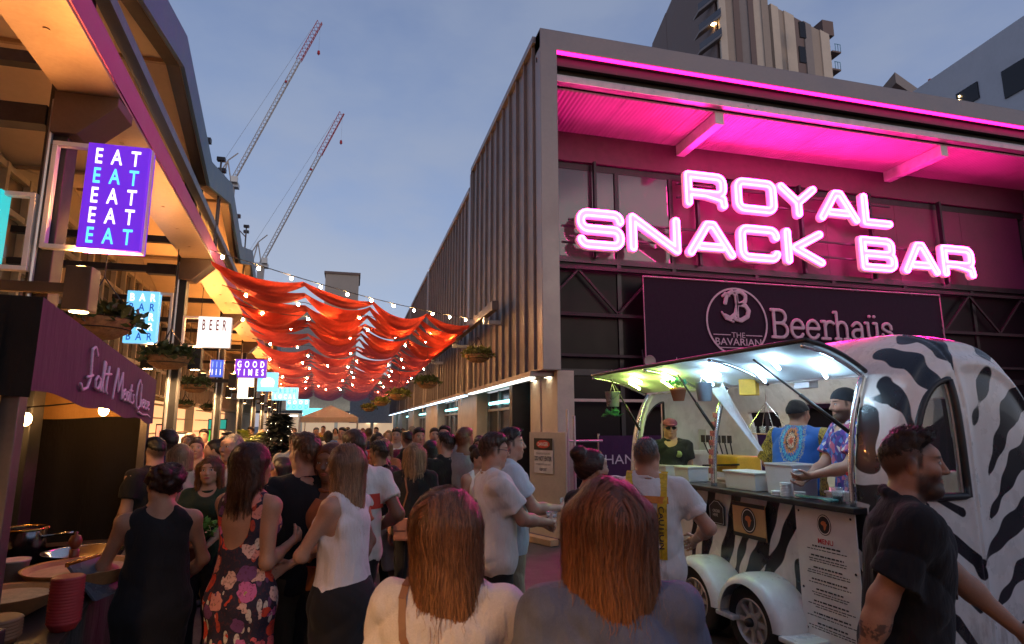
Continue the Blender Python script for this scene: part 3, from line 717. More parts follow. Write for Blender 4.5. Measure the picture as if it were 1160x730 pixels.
for x, y, Y, r, top, l, m, sd in [(113, 362, 7.0, .33, 4.4, 'largest coir basket, hung behind the purple stall roof', None, 1), (191, 404, 9.6, .30, 4.4, 'dark leafy coir basket against the second black post', None, 2), (221, 436, 12.4, .24, 4.4, 'spiky coir basket below the white light box', None, 3),
        (209, 458, 16, .17, 4.3, 'small dark basket before the lit bottle shelves', None, 4), (236, 462, 18.5, .17, 4.3, 'smallest dark basket by the third arcade post', None, 5),
        (541, 402, 13.4, .30, 4.35, 'coir basket with yellow trailing plant at the near end of the right rail', LEAFY, 6), (484, 433, 18.5, .33, 4.35, 'brown coir basket second along the right rail', LEAF, 7), (452, 447, 24.5, .40, 4.35, 'shaggy pale basket third along the right rail', LEAFY, 8), (432, 455, 31, .38, 4.3, 'fourth basket along the right rail', LEAFY, 9), (418, 462, 38, .40, 4.3, 'farthest basket along the right rail', LEAFY, 10)]:
    basket(l, at(x, y, Y), r, top, m, sd)

# ================================================================== canopy of red cloth with festoon strings
RX = 2.9
RAIL = thing('canopy_rail', 'long dark steel rail on brackets holding the red cloth along the grey shed', 'rail', (RX, 12.6, 4.3))
k = MB(RAIL); k.box((RX-.07, 12.5, 4.26), (RX+.07, 50, 4.46)); k.build('rail', mat('rail_brown', (.12, .09, .085), .5, .4), RAIL, bevel=.01)
for y in (13.5, 18, 23, 28.5, 33, 38, 44):
    k = MB(RAIL); k.box((RX+.071, y-.05, 4.10), (3.3, y+.05, 4.2)); k.box((RX-.05, y-.05, 4.10), (RX+.05, y+.05, 4.255)); k.build('bracket', GALV, RAIL, bevel=.01)
def clothm(i, c):
    m, n, p = base('canopy_cloth_%d' % i); v = n.obj()
    a = n.noise(n.mapping(v, (.6, 3, 3)), 3, 4).outputs[0]
    n.l.new(n.ramp(a, [(.3, [x*.8 for x in c]), (.7, [min(1, x*1.1) for x in c])]), p.inputs['Base Color'])
    p.inputs['Roughness'].default_value = .75; p.inputs['Specular IOR Level'].default_value = .2; p.inputs['Sheen Weight'].default_value = .1
    p.inputs['Transmission Weight'].default_value = 0
    tr = n.new('ShaderNodeBsdfTranslucent'); n.l.new(n.ramp(a, [(.3, [x*.9 for x in c]), (.7, [min(1, x*1.15) for x in c])]), tr.inputs[0])
    mx = n.new('ShaderNodeMixShader', ins={0: .55}); out = n.n['Material Output']
    n.l.new(p.outputs[0], mx.inputs[1]); n.l.new(tr.outputs[0], mx.inputs[2]); n.l.new(mx.outputs[0], out.inputs[0])
    n.l.new(n.bump(n.noise(n.mapping(v, (1, 6, 6)), 5, 3).outputs[0], .4, .04), p.inputs['Normal'])
    return m
NR = 34
cms = [clothm(i, [a+(b-a)*i/5 for a, b in zip((.80, .06, .025), (.78, .24, .28))]) for i in range(6)]
rr = random.Random(3)
def lz(y): return 4.36-.45*max(0, min(1, (y-14)/26))
for i in range(NR):
    yl = 10.15+1.0*i; xl = PL(yl)+.42; yr = min(yl+5.2, 49)
    o_ = [rr.uniform(-.12, .12) for _ in range(5)]; sg = [rr.uniform(.65, 1.3) for _ in range(4)]; wd = rr.uniform(.46, .72)
    k = MB()
    def fn(u, v_):
        s4 = u*4; j = min(3, int(s4)); t = s4-j
        sc4 = 4*t*(1-t)
        zb = lz(yl)+ (o_[j]*(1-t)+o_[j+1]*t)*.6
        b = sin(pi*v_)
        z = zb-sc4*sg[j]*(.20+.08*b+.12*v_)-.03*b+.014*sin(v_*19+u*7)*sc4+.008*sin(v_*41+u*23)
        y = yl+(yr-yl)*u+(v_-.45)*wd*(.72+.28*sc4)+.05*sin(u*13+i)
        return (xl+(RX-.02-xl)*u, y, z)
    k.sheet(fn, np.linspace(0, 1, 73), np.linspace(0, 1, 15))
    o = k.build('canopy_drape', cms[min(5, i//6)], None, True, fix=False)
    ords = ['foremost', 'second', 'third', 'fourth', 'fifth', 'sixth', 'seventh', 'eighth', 'ninth', 'tenth', 'eleventh', 'twelfth', 'thirteenth', 'fourteenth', 'fifteenth', 'sixteenth', 'seventeenth', 'eighteenth', 'nineteenth', 'twentieth', 'twenty first', 'twenty second', 'twenty third', 'twenty fourth', 'twenty fifth', 'twenty sixth', 'twenty seventh', 'twenty eighth', 'twenty ninth', 'thirtieth', 'thirty first', 'thirty second', 'next to last', 'farthest']
    tag(o, '%s swag of %s cloth strung across the lane' % (ords[i], ('bright red', 'red', 'rose red', 'rose', 'pale rose', 'pink')[min(5, i//6)]), 'canopy', 'cloth swags strung over the lane')
BULB = emit('festoon_bulb', (1, .54, .19), 420.)
bm_ = MB(); bm_.ball((0, 0, -.05), .025, 14, (1, 1, 1.25)); bulb_me = bm_.mesh('bulb', True); bulb_me.materials.append(BULB)
sk_ = MB(); sk_.lathe([(0, .0), (.018, 0), (.018, -.035), (.012, -.04)], n=8); sock_me = sk_.mesh('socket', True); sock_me.materials.append(BLK)
for i in range(13):
    yl = 9.7+1.62*i*(1 if i < 4 else 1.25); xl = PL(yl)+.42; yr = yl+5.; nb = 11 if i == 0 else 7
    t = thing('festoon_string', ['front string of festoon bulbs sagging above the first red swag'][0] if i == 0 else '%s string of glowing bulbs threaded under the cloth swags' % ords[i], 'festoon lights', ((xl+RX)/2, (yl+yr)/2, lz(yl)), 0, 'festoon strings across the lane')
    def fs(u): return (xl+(RX-xl)*u, yl+(yr-yl)*u, (lz(yl)+.06-.12*sin(pi*u) if i == 0 else lz(yl)-.13-.06*abs(sin(4*pi*u))))
    k = MB(t); k.tube([fs(u) for u in np.linspace(0, 1, 25)], .008, 5); k.build('cable', BLK, t)
    for j in range(nb):
        q = Vector(fs((j+(.35 if i == 0 else .1+.8*((i*.37) % 1))+rr.uniform(-.25, .25)*(i > 0))/nb))-Vector(t.location)
        b = link('bulb', bulb_me, None, t, q); link('socket', sock_me, None, b)
# ================================================================== far things: towers, cranes, lane end
def yard(y): return -3.6-.1*y
TW = thing('apartment_tower', 'tall apartment tower with beige and brown vertical stripes and balconies behind the portal', 'building', (30, 62, 0))
STR = [mat('tower_'+a, c, .8, 0, .06, .3) for a, c in (('cream', (.62, .52, .42)), ('tan', (.40, .32, .26)), ('brown', (.20, .14, .125)), ('grey', (.28, .24, .225)))]
def facade(name, p0, p1, z0, z1, mats_, widths, T, d=.6):
    p0 = Vector(p0); p1 = Vector(p1); L_ = (p1-p0).length; u = (p1-p0)/L_; nrm = Vector((u.y, -u.x, 0)); x = 0
    tot = sum(widths)
    for i, w_ in enumerate(widths):
        a = p0+u*(x/tot*L_); x += w_; b = p0+u*(x/tot*L_); k = MB(T); dd = d*(.7 if i % 2 else 1)
        q = [a, b, b+nrm*dd, a+nrm*dd]
        k.add([(v_.x, v_.y, z) for z in (z0, z1) for v_ in q], [(0,3,2,1),(4,5,6,7),(0,1,5,4),(1,2,6,5),(2,3,7,6),(3,0,4,7)])
        k.build(name, mats_[i % len(mats_)], T)
zt = 62
A = at(816, 60, 62); B = at(872, 60, 60); C = at(941, 60, 66); Dd = at(740, 48, 90); TZ = 70.4
gp = at(876, 60, 61.5)
facade('striped_cladding', (A.x, A.y, 0), (B.x, B.y, 0), 6, TZ, [STR[0], STR[1], STR[2], STR[3], STR[2], STR[0], STR[1]], [1, 1.2, .9, 1.3, .8, 1.2, 1], TW)
facade('striped_cladding', (gp.x+.4, gp.y+1, 0), (C.x-.7, C.y, 0), 6, at(910, 12, 62).z, [STR[0], STR[1], STR[0], STR[2], STR[3], STR[1], STR[0]], [.7, .6, 1, 1, .8, 1, 1], TW)
facade('side_cladding', (Dd.x, Dd.y, 0), (A.x-.02, A.y+.4, 0), 6, TZ-.3, [STR[2], STR[3], STR[2]], [1, .4, 2], TW, .2)
MB(TW).add([(q.x, q.y+.9, z) for z in (0, TZ-.6) for q in (Dd, A, B, B+Vector((2, 14, 0)), Dd+Vector((3, 9, 0)))], [(0,1,6,5),(1,2,7,6),(2,3,8,7),(3,4,9,8),(4,0,5,9),(5,6,7,8,9)]).build('tower_core', STR[2], TW)
for i, (x0, y0) in enumerate([(806, 30), (807, 52), (805, 6)]):
    a = at(x0-18, y0+6, 66); b = at(x0+7, y0-4, 62.2); k = MB(TW)
    o_ = Vector((-.25, -1., 0))
    k.add([(v_.x, v_.y, b.z+dz) for dz in (0, .3) for v_ in (a+o_*1.3, b+o_*1.3, b+Vector((0, .3, 0)), a+Vector((0, .5, 0)))], [(0,3,2,1),(4,5,6,7),(0,1,5,4),(1,2,6,5),(2,3,7,6),(3,0,4,7)])
    bo = k.build('balcony', STR[3], TW); k = MB(TW)
    k.add([(v_.x, v_.y, b.z+dz) for dz in (.32, 1.25) for v_ in (a+o_*1.28, b+o_*1.28)], [(0, 1, 3, 2)]); k.build('balustrade', GLASSP, bo, fix=False)
    k = MB(TW); q = (a*.25+b*.75)+o_*.6; k.box((q.x-.25, q.y-.25, b.z-.09), (q.x+.25, q.y+.25, b.z-.01))
    if i == 0: k.build('balcony_lamp', emit('balcony_lamp', (1, .62, .22), 30.), bo)
for y0 in (34, 62): 
    a = at(908, y0, 60.5); k = MB(TW); k.box((a.x-.5, a.y-.25, a.z-1.3), (a.x+.45, a.y-.05, a.z+1.0)); k.build('window', GLASS, TW)
for i, y0 in enumerate((60, 80)):
    q = at(944, y0, 66); k = MB(TW); k.box((q.x-.6, q.y-.5, q.z-.25), (q.x+.9, q.y+2, q.z)); bo = k.build('balcony', STR[2], TW)
    k = MB(TW)
    for dx in (0, .45, .9): k.box((q.x+dx-.03, q.y-.48, q.z), (q.x+dx+.03, q.y-.42, q.z+1.1))
    k.box((q.x-.1, q.y-.48, q.z+1.1), (q.x+.93, q.y-.42, q.z+1.17)); k.build('railing', mat('teal_rail', (.1, .3, .4), .4, .4), bo)
MB(TW).box((gp.x+.6, C.y+1, 0), (C.x-.8, C.y+14, at(910, 12, 62).z-.5)).build('tower_wing', STR[2], TW)
q = at(940, 34, 66); MB(TW).box((q.x-1.6, q.y-.4, q.z-1.2), (q.x+.3, q.y+3, q.z+1.1)).build('roof_corner', STR[2], TW)

WB = thing('white_building', 'white rendered building with dark square windows at the far right skyline', 'building', (40, 40, 0))
WM = mat('white_render', (.50, .52, .58), .8, 0, .05, .3)
a = at(1035, 101, 46); b = at(1240, 10, 29)
u = (b-a); u.z = 0; L_ = u.length; u.normalize(); nn = Vector((-u.y, u.x, 0)); nn = nn if nn.dot(a) < 0 else -nn
zt0 = at(1035, 103, 46).z
def wbp(s, z, d=0): q = Vector((a.x, a.y, 0))+u*s+Vector((nn.x, nn.y, 0))*d; return (q.x, q.y, z)
MB(WB).add([wbp(s, z, d) for z in (0, zt0) for s, d in ((-.5, 0), (L_+8, 0), (L_+8, -9), (-.5, -9))], [(0,3,2,1),(4,5,6,7),(0,1,5,4),(1,2,6,5),(2,3,7,6),(3,0,4,7)]).build('wall', WM, WB)
def onwall(x, y):
    f = at(x, y, 1.)-Vector((0, 0, HC)); P0 = Vector((a.x, a.y, 0)); N_ = Vector((nn.x, nn.y, 0)); t = (P0-Vector((0, 0, 0))).dot(N_)/Vector((f.x, f.y, 0)).dot(N_)
    p_ = f*t; return (Vector((p_.x, p_.y, 0))-P0).dot(u), HC+p_.z
for (x0, y0, x1, y1), lit in (((1084, 99, 1110, 119), 1), ((1136, 72, 1166, 106), 0), ((1150, 122, 1190, 140), 0)):
    s0, z0 = onwall(x0, (y0+y1)/2); s1, z1 = onwall(x1, (y0+y1)/2); _, zt_ = onwall((x0+x1)/2, y0); _, zb_ = onwall((x0+x1)/2, y1)
    k = MB(WB); k.add([wbp(s, z, d) for d in (-.1, .12) for s, z in ((s0, zb_), (s1, zb_), (s1, zt_), (s0, zt_))], [(0,3,2,1),(4,5,6,7),(0,1,5,4),(1,2,6,5),(2,3,7,6),(3,0,4,7)])
    wo = k.build('window', GLASS, WB)
    if lit:
        for j in range(3):
            k = MB(WB); q = Vector(wbp(s0+.25+.1*j, zb_+.5+.35*j, -.0+.22)); k.ball(q, .09, 8); k.build('window_lamp', emit('window_lamp', (1, .7, .3), 12.), wo)
FR = thing('flat_roof_building', 'low dark flat roofed building peeking between the striped tower and white building', 'building', (36, 50, 0))
a = at(985, 97, 58); b = at(1014, 85, 52); c = at(1058, 96, 56)
k = MB(FR); k.add([(q.x, q.y, z) for z in (b.z-1.0, b.z+.35) for q in (a, b, c, a+Vector((4, 6, 0)))], [(0,3,2,1),(4,5,6,7),(0,1,5,4),(1,2,6,5),(2,3,7,6),(3,0,4,7)]); k.build('roof_slab', STR[3], FR)
k = MB(FR); k.add([(q.x, q.y+.4, z) for z in (0, b.z-1.0) for q in (a+Vector((.5, .3, 0)), b+Vector((0, .8, 0)), c+Vector((-.4, .6, 0)), a+Vector((4, 5, 0)))], [(0,3,2,1),(4,5,6,7),(0,1,5,4),(1,2,6,5),(2,3,7,6),(3,0,4,7)]); k.build('wall', STR[2], FR)
k = MB(FR); k.box((c.x-1.3, c.y-.6, c.z-.6), (c.x-.3, c.y-.3, c.z+.3)); k.build('red_panel', mat('red_panel', (.45, .06, .04), .6), FR)
# block at the lane end
EB = thing('concrete_block_building', 'beige square topped block rising behind the cloth swags at the lane end', 'building', (-3, 95, 0))
a = at(369, 310, 92); b = at(407, 310, 92)
MB(EB).box((a.x, 92, 0), (b.x, 99, a.z)).build('wall', mat('beige_block', (.42, .37, .33), .85, 0, .05, .4), EB)
MB(EB).box((a.x-.2, 91.8, a.z), (b.x+.2, 99.2, a.z+.35)).build('parapet', STR[2], EB)
k = MB(EB); k.box((a.x-6, 92.5, 0), (a.x-.05, 98, a.z-6)); k.build('wing', mat('grey_wing', (.30, .30, .31), .8), EB)
HB = thing('market_hall', 'pale hall with bright strip lights and a hanging grey panel closing the lane end', 'building', (-1.5, 58, 0))
MB(HB).box((-9, 60, 3.0), (8, 60.4, 6.6)).build('upper_wall', mat('hall_wall', (.42, .34, .25), .8), HB)
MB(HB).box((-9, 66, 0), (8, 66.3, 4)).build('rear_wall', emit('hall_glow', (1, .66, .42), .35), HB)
MB(HB).box((-.2, 57.3, 2.0), (3.6, 57.8, 5.1)).build('hanging_panel', mat('grey_panel', (.36, .35, .36), .7), HB)
MB(HB).box((-9, 59.8, 2.9), (8, 60.6, 3.1)).build('lintel', DARK, HB)
for x in (-8, -4.6, -1.4, 1.9, 5): MB(HB).box((x-.15, 59.9, 0), (x+.15, 60.3, 2.9)).build('column', CONC, HB)
for i, x in enumerate((-6.5, -4.4, -2.3, -.6)): MB(HB).box((x, 59, 2.60+.2*(i % 2)), (x+1.7, 59.1, 2.70+.2*(i % 2))).build('tube_light', emit('hall_tube', (.85, .95, 1), 8.), HB)
MB(HB).box((1.5, 65.7, 2.0), (2.6, 65.95, 2.4)).build('lit_sign', emit('hall_sign', (1, .8, .6), 2.), HB)
# cranes
RED = mat('crane_red', (.42, .02, .03), .5); CWH = mat('crane_white', (.42, .38, .36), .5); 
def crane(label, base_px, tip_px, D, split):
    a = at(*base_px, D); b = at(*tip_px, D*.93); t = thing('tower_crane', label, 'crane', (a.x, a.y, 0)); d = b-a; L_ = d.length; d.normalize()
    s = d.cross(Vector((0, 1, 0))).normalized(); q = s.cross(d); W_ = L_*.016
    def seg(name, t0, t1, m, w0):
        k = MB(t); nn_ = max(4, int((t1-t0)*46)); off_ = [s*w0+q*0, s*-w0*.6+q*w0*.6, s*-w0*.6-q*w0*.6]
        for o_ in off_: k.tube([a+d*L_*t0+o_, a+d*L_*t1+o_], W_*.16, 4)
        for i in range(nn_):
            p0 = a+d*L_*(t0+(t1-t0)*i/nn_); p1 = a+d*L_*(t0+(t1-t0)*(i+1)/nn_)
            for j in range(3): k.tube([p0+off_[j], p1+off_[(j+1) % 3]], W_*.08, 3)
        k.build(name, m, t)
    seg('jib', 0, split, CWH, W_*.75); seg('jib_tip', split, 1, RED, W_*1.05)
    k = MB(t); k.tube([a-d*L_*.02-s*-W_*6, a+d*L_*.94+s*W_*1.4], W_*.05, 3); k.build('pendant_line', GALV, t)
    k = MB(t); h = b+Vector((0, 0, -L_*.20)); k.tube([b, h], W_*.045, 3); hk = k.build('hoist_rope', GALV, t)
    k = MB(t); k.lathe([(0, 0), (W_*.5, W_*.6), (W_*.4, W_*1.6), (0, W_*2)], h, 8); k.build('hook_block', RED, t)
    k = MB(t); k.box((a.x-W_*1.1, a.y-W_, 0), (a.x+W_*1.1, a.y+W_, a.z-W_*1.6)); k.build('mast', CWH, t)
    k = MB(t); k.box((a.x-W_*5.5, a.y-W_*1.4, a.z-W_*1.5), (a.x+W_*2.4, a.y+W_*1.4, a.z)); k.build('slewing_deck', GALV, t)
    k = MB(t); k.box((a.x-W_*5.6, a.y-W_*1.6, a.z+.01), (a.x-W_*3.2, a.y+W_*1.6, a.z+W_*2.2)); k.build('counterweight', CWH, t)
    k = MB(t)
    for p0, p1 in (((-3, 0), (-1.6, 8)), ((0, 0), (-1.6, 8)), ((-1.6, 8), (-5, 1)), ((-1.6, 8), (1.4, 11))): k.tube([a+Vector((p0[0]*W_, 0, p0[1]*W_)), a+Vector((p1[0]*W_, 0, p1[1]*W_))], W_*.22, 5)
    k.build('back_mast', CWH, t)
    k = MB(t); k.box((a.x+W_*.4, a.y-W_*3, a.z-W_*.4), (a.x+W_*2.3, a.y-W_*1.5, a.z+W_*1.6)); k.build('cab', WHITE, t)
    k = MB(t); k.ball(a+d*L_*.62+q*W_*-1.2, W_*.5, 6); k.build('beacon', RED, t)
crane('taller luffing tower crane with red jib tip reaching highest in the sky', (262, 208), (363, 25), 170, .76)
crane('shorter luffing tower crane with red jib tip above the red swags', (296, 299), (388, 128), 190, .72)
# roof aerials on the arcade roof edge
for i, (x, y, Y, l) in enumerate([(232, 185, 11, 'thin metal aerial frame on the blue arcade roof edge'), (268, 262, 17, 'second, farther metal aerial frame on the blue arcade roof edge')]):
    q = at(x, y, Y); t = thing('roof_aerial', l, 'aerial', (q.x, q.y, q.z-.5)); k = MB(t)
    for dx, dy, h in ((0, 0, .75), (.15, .5, .55), (.05, 1.1, .6)):
        k.tube([(q.x+dx, q.y+dy, q.z-1.3), (q.x+dx, q.y+dy, q.z+h*.6)], .018, 5); k.box((q.x+dx-.07, q.y+dy-.05, q.z+h*.5), (q.x+dx+.07, q.y+dy+.05, q.z+h*.62))
    k.tube([(q.x, q.y, q.z+.1), (q.x+.15, q.y+.5, q.z+.0), (q.x+.05, q.y+1.1, q.z+.05)], .014, 5); k.build('frame', DARK, t)
# market tent, conifer, palms, small signs
T_ = thing('market_tent', 'cream peaked market tent in the middle of the lane end', 'tent', (-.9, 34, 0))
TC = cloth('tent_cloth', (.42, .33, .27), 60)
q0 = at(362, 476, 34); hw = 1.4; cx = at(378, 490, 34).x; cx = q0.x+.55
k = MB(T_); ap = (cx, 34, 2.85); cs = [(cx-hw, 32.2, 2.2), (cx+hw, 32.2, 2.2), (cx+hw, 35.8, 2.2), (cx-hw, 35.8, 2.2)]
k.add([ap]+cs, [(0, 1, 2), (0, 2, 3), (0, 3, 4), (0, 4, 1)]); cl_ = [(x, y, 1.95) for x, y, z in cs]
k.add(cs+cl_, [(i, (i+1) % 4, 4+(i+1) % 4, 4+i) for i in range(4)]); k.build('tent_roof', TC, T_, fix=False)
for x, y, z in cs: MB(T_).tube([(x, y, 0), (x, y, 2.2)], .03, 8).build('tent_leg', GALV, T_)
TREE = thing('conifer', 'dark bushy conifer dotted with tiny lights standing in the crowd', 'tree', (-1.22, 11.2, 0))
k = MB(TREE); k.tube([(-1.22, 11.2, 0), (-1.2, 11.2, 1.0), (-1.17, 11.2, 1.9)], [.06, .045, .01], 8); k.build('trunk', mat('bark', (.06, .045, .03), .9), TREE)
k = MB(TREE); rnd = random.Random(5)
for i in range(5200):
    h = rnd.random()**.8*1.75+.25; r_ = (.62*(1-(h-.2)/1.85)**.75+.03)*rnd.uniform(.25, 1.1)*(1+.25*sin(h*17)); a_ = rnd.uniform(0, 2*pi)
    c_ = Vector((-1.19+r_*cos(a_), 11.2+r_*sin(a_), h-.12*r_)); d = Vector((cos(a_), sin(a_), rnd.uniform(-.5, .25))).normalized(); s = d.cross(Vector((rnd.random()-.5, rnd.random()-.5, 1))).normalized(); l_ = rnd.uniform(.08, .16)
    k.add([c_-s*.026, c_+s*.026, c_+d*l_], [(0, 1, 2)])
k.build('crown', mat('conifer_needle', (.022, .026, .02), .7, 0, .4, 20), TREE, fix=False)
k = MB(TREE)
for i in range(60):
    h = rnd.random()*1.6+.25; r_ = (.62*(1-(h-.2)/1.85)**.75+.02); a_ = rnd.uniform(0, 2*pi); k.ball((-1.19+r_*cos(a_), 11.2+r_*sin(a_), h), .008, 5)
o = k.build('fairy_lights', emit('fairy', (1, .75, .5), 6.), TREE); o['kind'] = 'stuff'
FROND = mat('palm_frond', (.20, .24, .04), .5, 0, .3, 10)
def palm(label, x, y, h, seed, nf=15):
    rnd = random.Random(seed); t = thing('potted_palm', label, 'plant', (x, y, 0), 0, 'palms in the arcade')
    k = MB(); k.lathe([(0, 0), (.17, 0), (.21, .4), (.18, .4), (0, .36)], n=16); k.build('pot', DARK, t, True)
    k = MB(); k.tube([(0, 0, .36), (.02, 0, h*.62)], [.05, .03], 8); k.build('stem', mat('palm_stem', (.12, .10, .04), .8), t)
    for f_ in range(nf):
        a_ = 2*pi*f_/nf+rnd.uniform(-.2, .2); L_ = rnd.uniform(.6, .95); e = rnd.uniform(.3, 1.25); k = MB(); prev = None
        P = [Vector((cos(a_)*L_*s*cos(e)+.02, sin(a_)*L_*s*cos(e), h*.62+L_*s*sin(e)-.55*L_*s*s)) for s in np.linspace(0, 1, 12)]
        for i in range(1, 12):
            d = (P[i]-P[i-1]).normalized(); s_ = d.cross(Vector((0, 0, 1))).normalized()
            for sg in (-1, 1):
                l_ = .30*sin(pi*min(1, i/12+.12)); tip = P[i]+s_*sg*l_*.8+d*l_*.55-Vector((0, 0, l_*.25)); k.add([P[i]-d*.022, P[i]+d*.022, tip], [(0, 1, 2)])
        k.build('frond', FROND, t, fix=False)
palm('yellow green palm left of the older man, under the teal sign', -2.35, 12.6, 2.05, 2); palm('taller yellow green palm with upright fronds beside the white light box', -2.15, 14.6, 2.25, 8); palm('yellow green palm nearest the dark conifer', -1.85, 15.6, 2.0, 5)
for nm, l, x0, y0, x1, y1, Y, c, e in [('shop_sign', 'teal painted sign board above the palms', 236, 476, 256, 486, 19, (.02, .42, .36), .5), ('shop_sign', 'bright green square panel left of the palms', 229, 488, 241, 501, 17, (.02, .45, .06), .6), ('menu_screen', 'glowing cream menu board above heads in the arcade', 198, 492, 216, 512, 15, (1, .75, .45), 1.6), ('menu_screen', 'pink red glowing menu board by the stall corner', 176, 482, 192, 500, 14.5, (1, .30, .16), 1.2)]:
    a, b = at(x0, y1, Y), at(x1, y0, Y); t = thing(nm, l, 'sign', ((a.x+b.x)/2, Y, a.z)); MB(t).box((a.x, Y, a.z), (b.x, Y+.04, b.z)).build('panel', emit('lit_%d' % len(MATS), c, e), t)
    k = MB(t); k.box((a.x-.03, Y+.041, a.z-.03), (b.x+.03, Y+.06, b.z+.03)); k.box(((a.x+b.x)/2-.02, Y+.042, 0), ((a.x+b.x)/2+.02, Y+.058, a.z-.031)); k.build('backing', DARK, t)
# ================================================================== zebra striped food trailer
TR = thing('food_trailer', 'zebra striped white food trailer with raised serving hatch, counter and menu board', 'food trailer', (3.40, 3.40, 0), R(5)); LOCALS.add(TR.name)
TC_, TH_ = .83, .83
def tprof(x, z, da=0):
    w_ = np.abs(x-TC_)/(TH_-da); q = z-1.15; zz = np.where(q > 0, q/(1.37-da), -q/1.6)
    return (w_**2.35+zz**2.35)**(1/2.35)
def tf(x, y, z, da=0): return (tprof(x, z, da)**7+(np.abs(y-1.63)/(1.83-da))**7)**(1/7)-1
B_ = SDF((-.06, -.30, .2), (1.76, 3.56, 2.66), .017)
X, Y, Z = B_.axes(); X = X.astype('f8'); Y = Y.astype('f8'); Z = Z.astype('f8')
rho = tprof(X, Z)
near = np.clip((.5-Y)/.3, 0, 1)
f = (rho**7+(np.abs(Y-1.63)/1.83)**7)**(1/7)-1; f = f*.8
rib = np.exp(-((rho-.80)/.045)**2)+.8*np.exp(-((rho-.90)/.03)**2); seamd = np.abs(X-(.615+.03*np.clip((Z-1.9), 0, 1)))
f = f-near*.014*rib*np.clip((Z-1.0)/.3, 0, 1)*np.clip(seamd/.07, 0, 1)-near*.010*np.exp(-(seamd/.05)**2)+near*.012*np.exp(-(seamd/.008)**2)
f = np.maximum(f, .25-Z)
cav = np.maximum(tf(X, Y, Z, .05)*.8, .31-Z); f = np.maximum(f, -cav)
def bx(lo, hi): return np.maximum(np.maximum(np.maximum(lo[0]-X, X-hi[0]), np.maximum(lo[1]-Y, Y-hi[1])), np.maximum(lo[2]-Z, Z-hi[2]))
f = np.maximum(f, -bx((-1, .20, 1.22), (.45, 3.05, 2.15)))
f = np.maximum(f, -bx((1.3, .45, 1.42), (2, 2.2, 2.02)))
f = np.maximum(f, -bx((1.3, 2.45, 1.1), (2, 2.9, 1.95)))
def quarter(cx, cz, rx, rz): return np.maximum(np.maximum(np.sqrt(((X-cx)/rx)**2+((Z-cz)/rz)**2)-1, (X-cx)/rx), (cz-Z)/rz)*min(rx, rz)
f = np.maximum(f, -np.maximum(quarter(.545, 1.345, .362, .752)+0*Y, Y-.25))
f = np.maximum(f, -np.maximum(quarter(.62, 1.08, .44, 1.0)+0*Y, 3.0-Y))
B_.f = f.astype('f4')
V, F = B_.nets()
STRIPES = [([(-.02,.34,1.345),(.02,.2,1.345),(.10,-.02,1.35)],.07), ([(.10,.12,1.88),(.06,.11,1.72),(.05,.1,1.54)],(.085,.075)), ([(.10,.12,2.0),(.19,.0,2.0)],.05), ([(.19,.03,2.10),(.22,-.04,1.98),(.22,-.12,1.80)],(.085,.03)),
  ([(.33,.15,2.36),(.39,-.06,2.24),(.43,-.16,2.02)],(.095,.07)), ([(.56,.1,2.47),(.80,.05,2.45),(1.06,.05,2.36)],.10), ([(.63,-.04,2.42),(.62,-.17,2.06)],(.10,.012)),
  ([(1.10,.02,2.36),(.88,-.15,2.08),(.69,-.19,1.78)],(.13,.006)), ([(1.50,.0,2.12),(1.10,-.18,1.90),(.76,-.2,1.42)],(.17,.006)), ([(1.6,-.05,1.78),(1.10,-.2,1.56),(.75,-.2,1.18)],(.15,.008)),
  ([(1.6,-.1,1.38),(1.0,-.2,1.16),(.60,-.2,.90)],(.14,.015)), ([(.60,-.2,.84),(.585,-.2,.93),(.40,-.19,1.06),(.18,-.17,1.18),(.05,.05,1.22)],(.03,.05)), ([(.50,-.19,1.24),(.28,-.19,1.33)],(.035,.006)), ([(1.6,-.12,1.0),(1.0,-.2,.84),(.70,-.2,.62)],(.11,.01)), ([(1.6,-.12,.66),(.95,-.2,.5)],(.09,.02)), ([(.10,.0,.98),(.32,-.19,.86),(.55,-.2,.62)],(.06,.015)), ([(.12,.0,.72),(.35,-.19,.58),(.5,-.2,.38)],(.055,.015)),
  ([(.01,1.99,1.2),(.01,2.0,.88),(.04,2.16,.3)],.045), ([(.0,1.72,1.2),(.01,1.76,.92),(.04,2.02,.35)],.062), ([(0,1.40,1.2),(0,1.46,.96),(.05,1.76,.35)],.07), ([(.0,1.24,.95),(.01,1.34,.84),(.05,1.58,.35)],.04), ([(0,.95,1.2),(.01,1.15,.76),(.04,1.42,.4)],.075), ([(0,.68,1.2),(.01,.88,.9),(.04,1.2,.45)],.055), ([(.01,.74,.75),(.07,.84,.3)],.05),
  ([(.02,.25,1.1),(.03,.16,1.0),(.06,.02,.80)],.05), ([(.03,.25,.82),(.07,.08,.60)],.045), ([(.04,.26,.66),(.09,.1,.40)],.035), ([(.01,.3,1.22),(.06,.04,1.08)],.07), ([(.02,.42,.55),(.1,.2,.28)],.03),
  ([(.0,2.35,1.2),(.01,2.4,.4)],.05), ([(.0,2.55,1.2),(.01,2.6,.4)],.06), ([(.0,2.85,1.2),(.01,2.8,.4)],.05), ([(.02,3.15,1.2),(.03,3.05,.4)],.06),
  ([(.6,.6,2.55),(1.2,.9,2.3)],.1), ([(.5,1.3,2.55),(1.2,1.5,2.3)],.12), ([(.5,2.0,2.55),(1.2,2.1,2.3)],.1), ([(.5,2.7,2.55),(1.2,2.8,2.3)],.1), ([(1.48,.6,1.3),(1.48,.8,.4)],.08), ([(1.48,1.3,1.3),(1.48,1.5,.4)],.08), ([(1.48,2.2,1.1),(1.48,2.3,.4)],.08)]
sd = np.full(len(V), .3)
wob = .009*np.sin(V[:, 2]*23+V[:, 0]*17)+.008*np.sin(V[:, 1]*31+V[:, 0]*13+V[:, 2]*11)
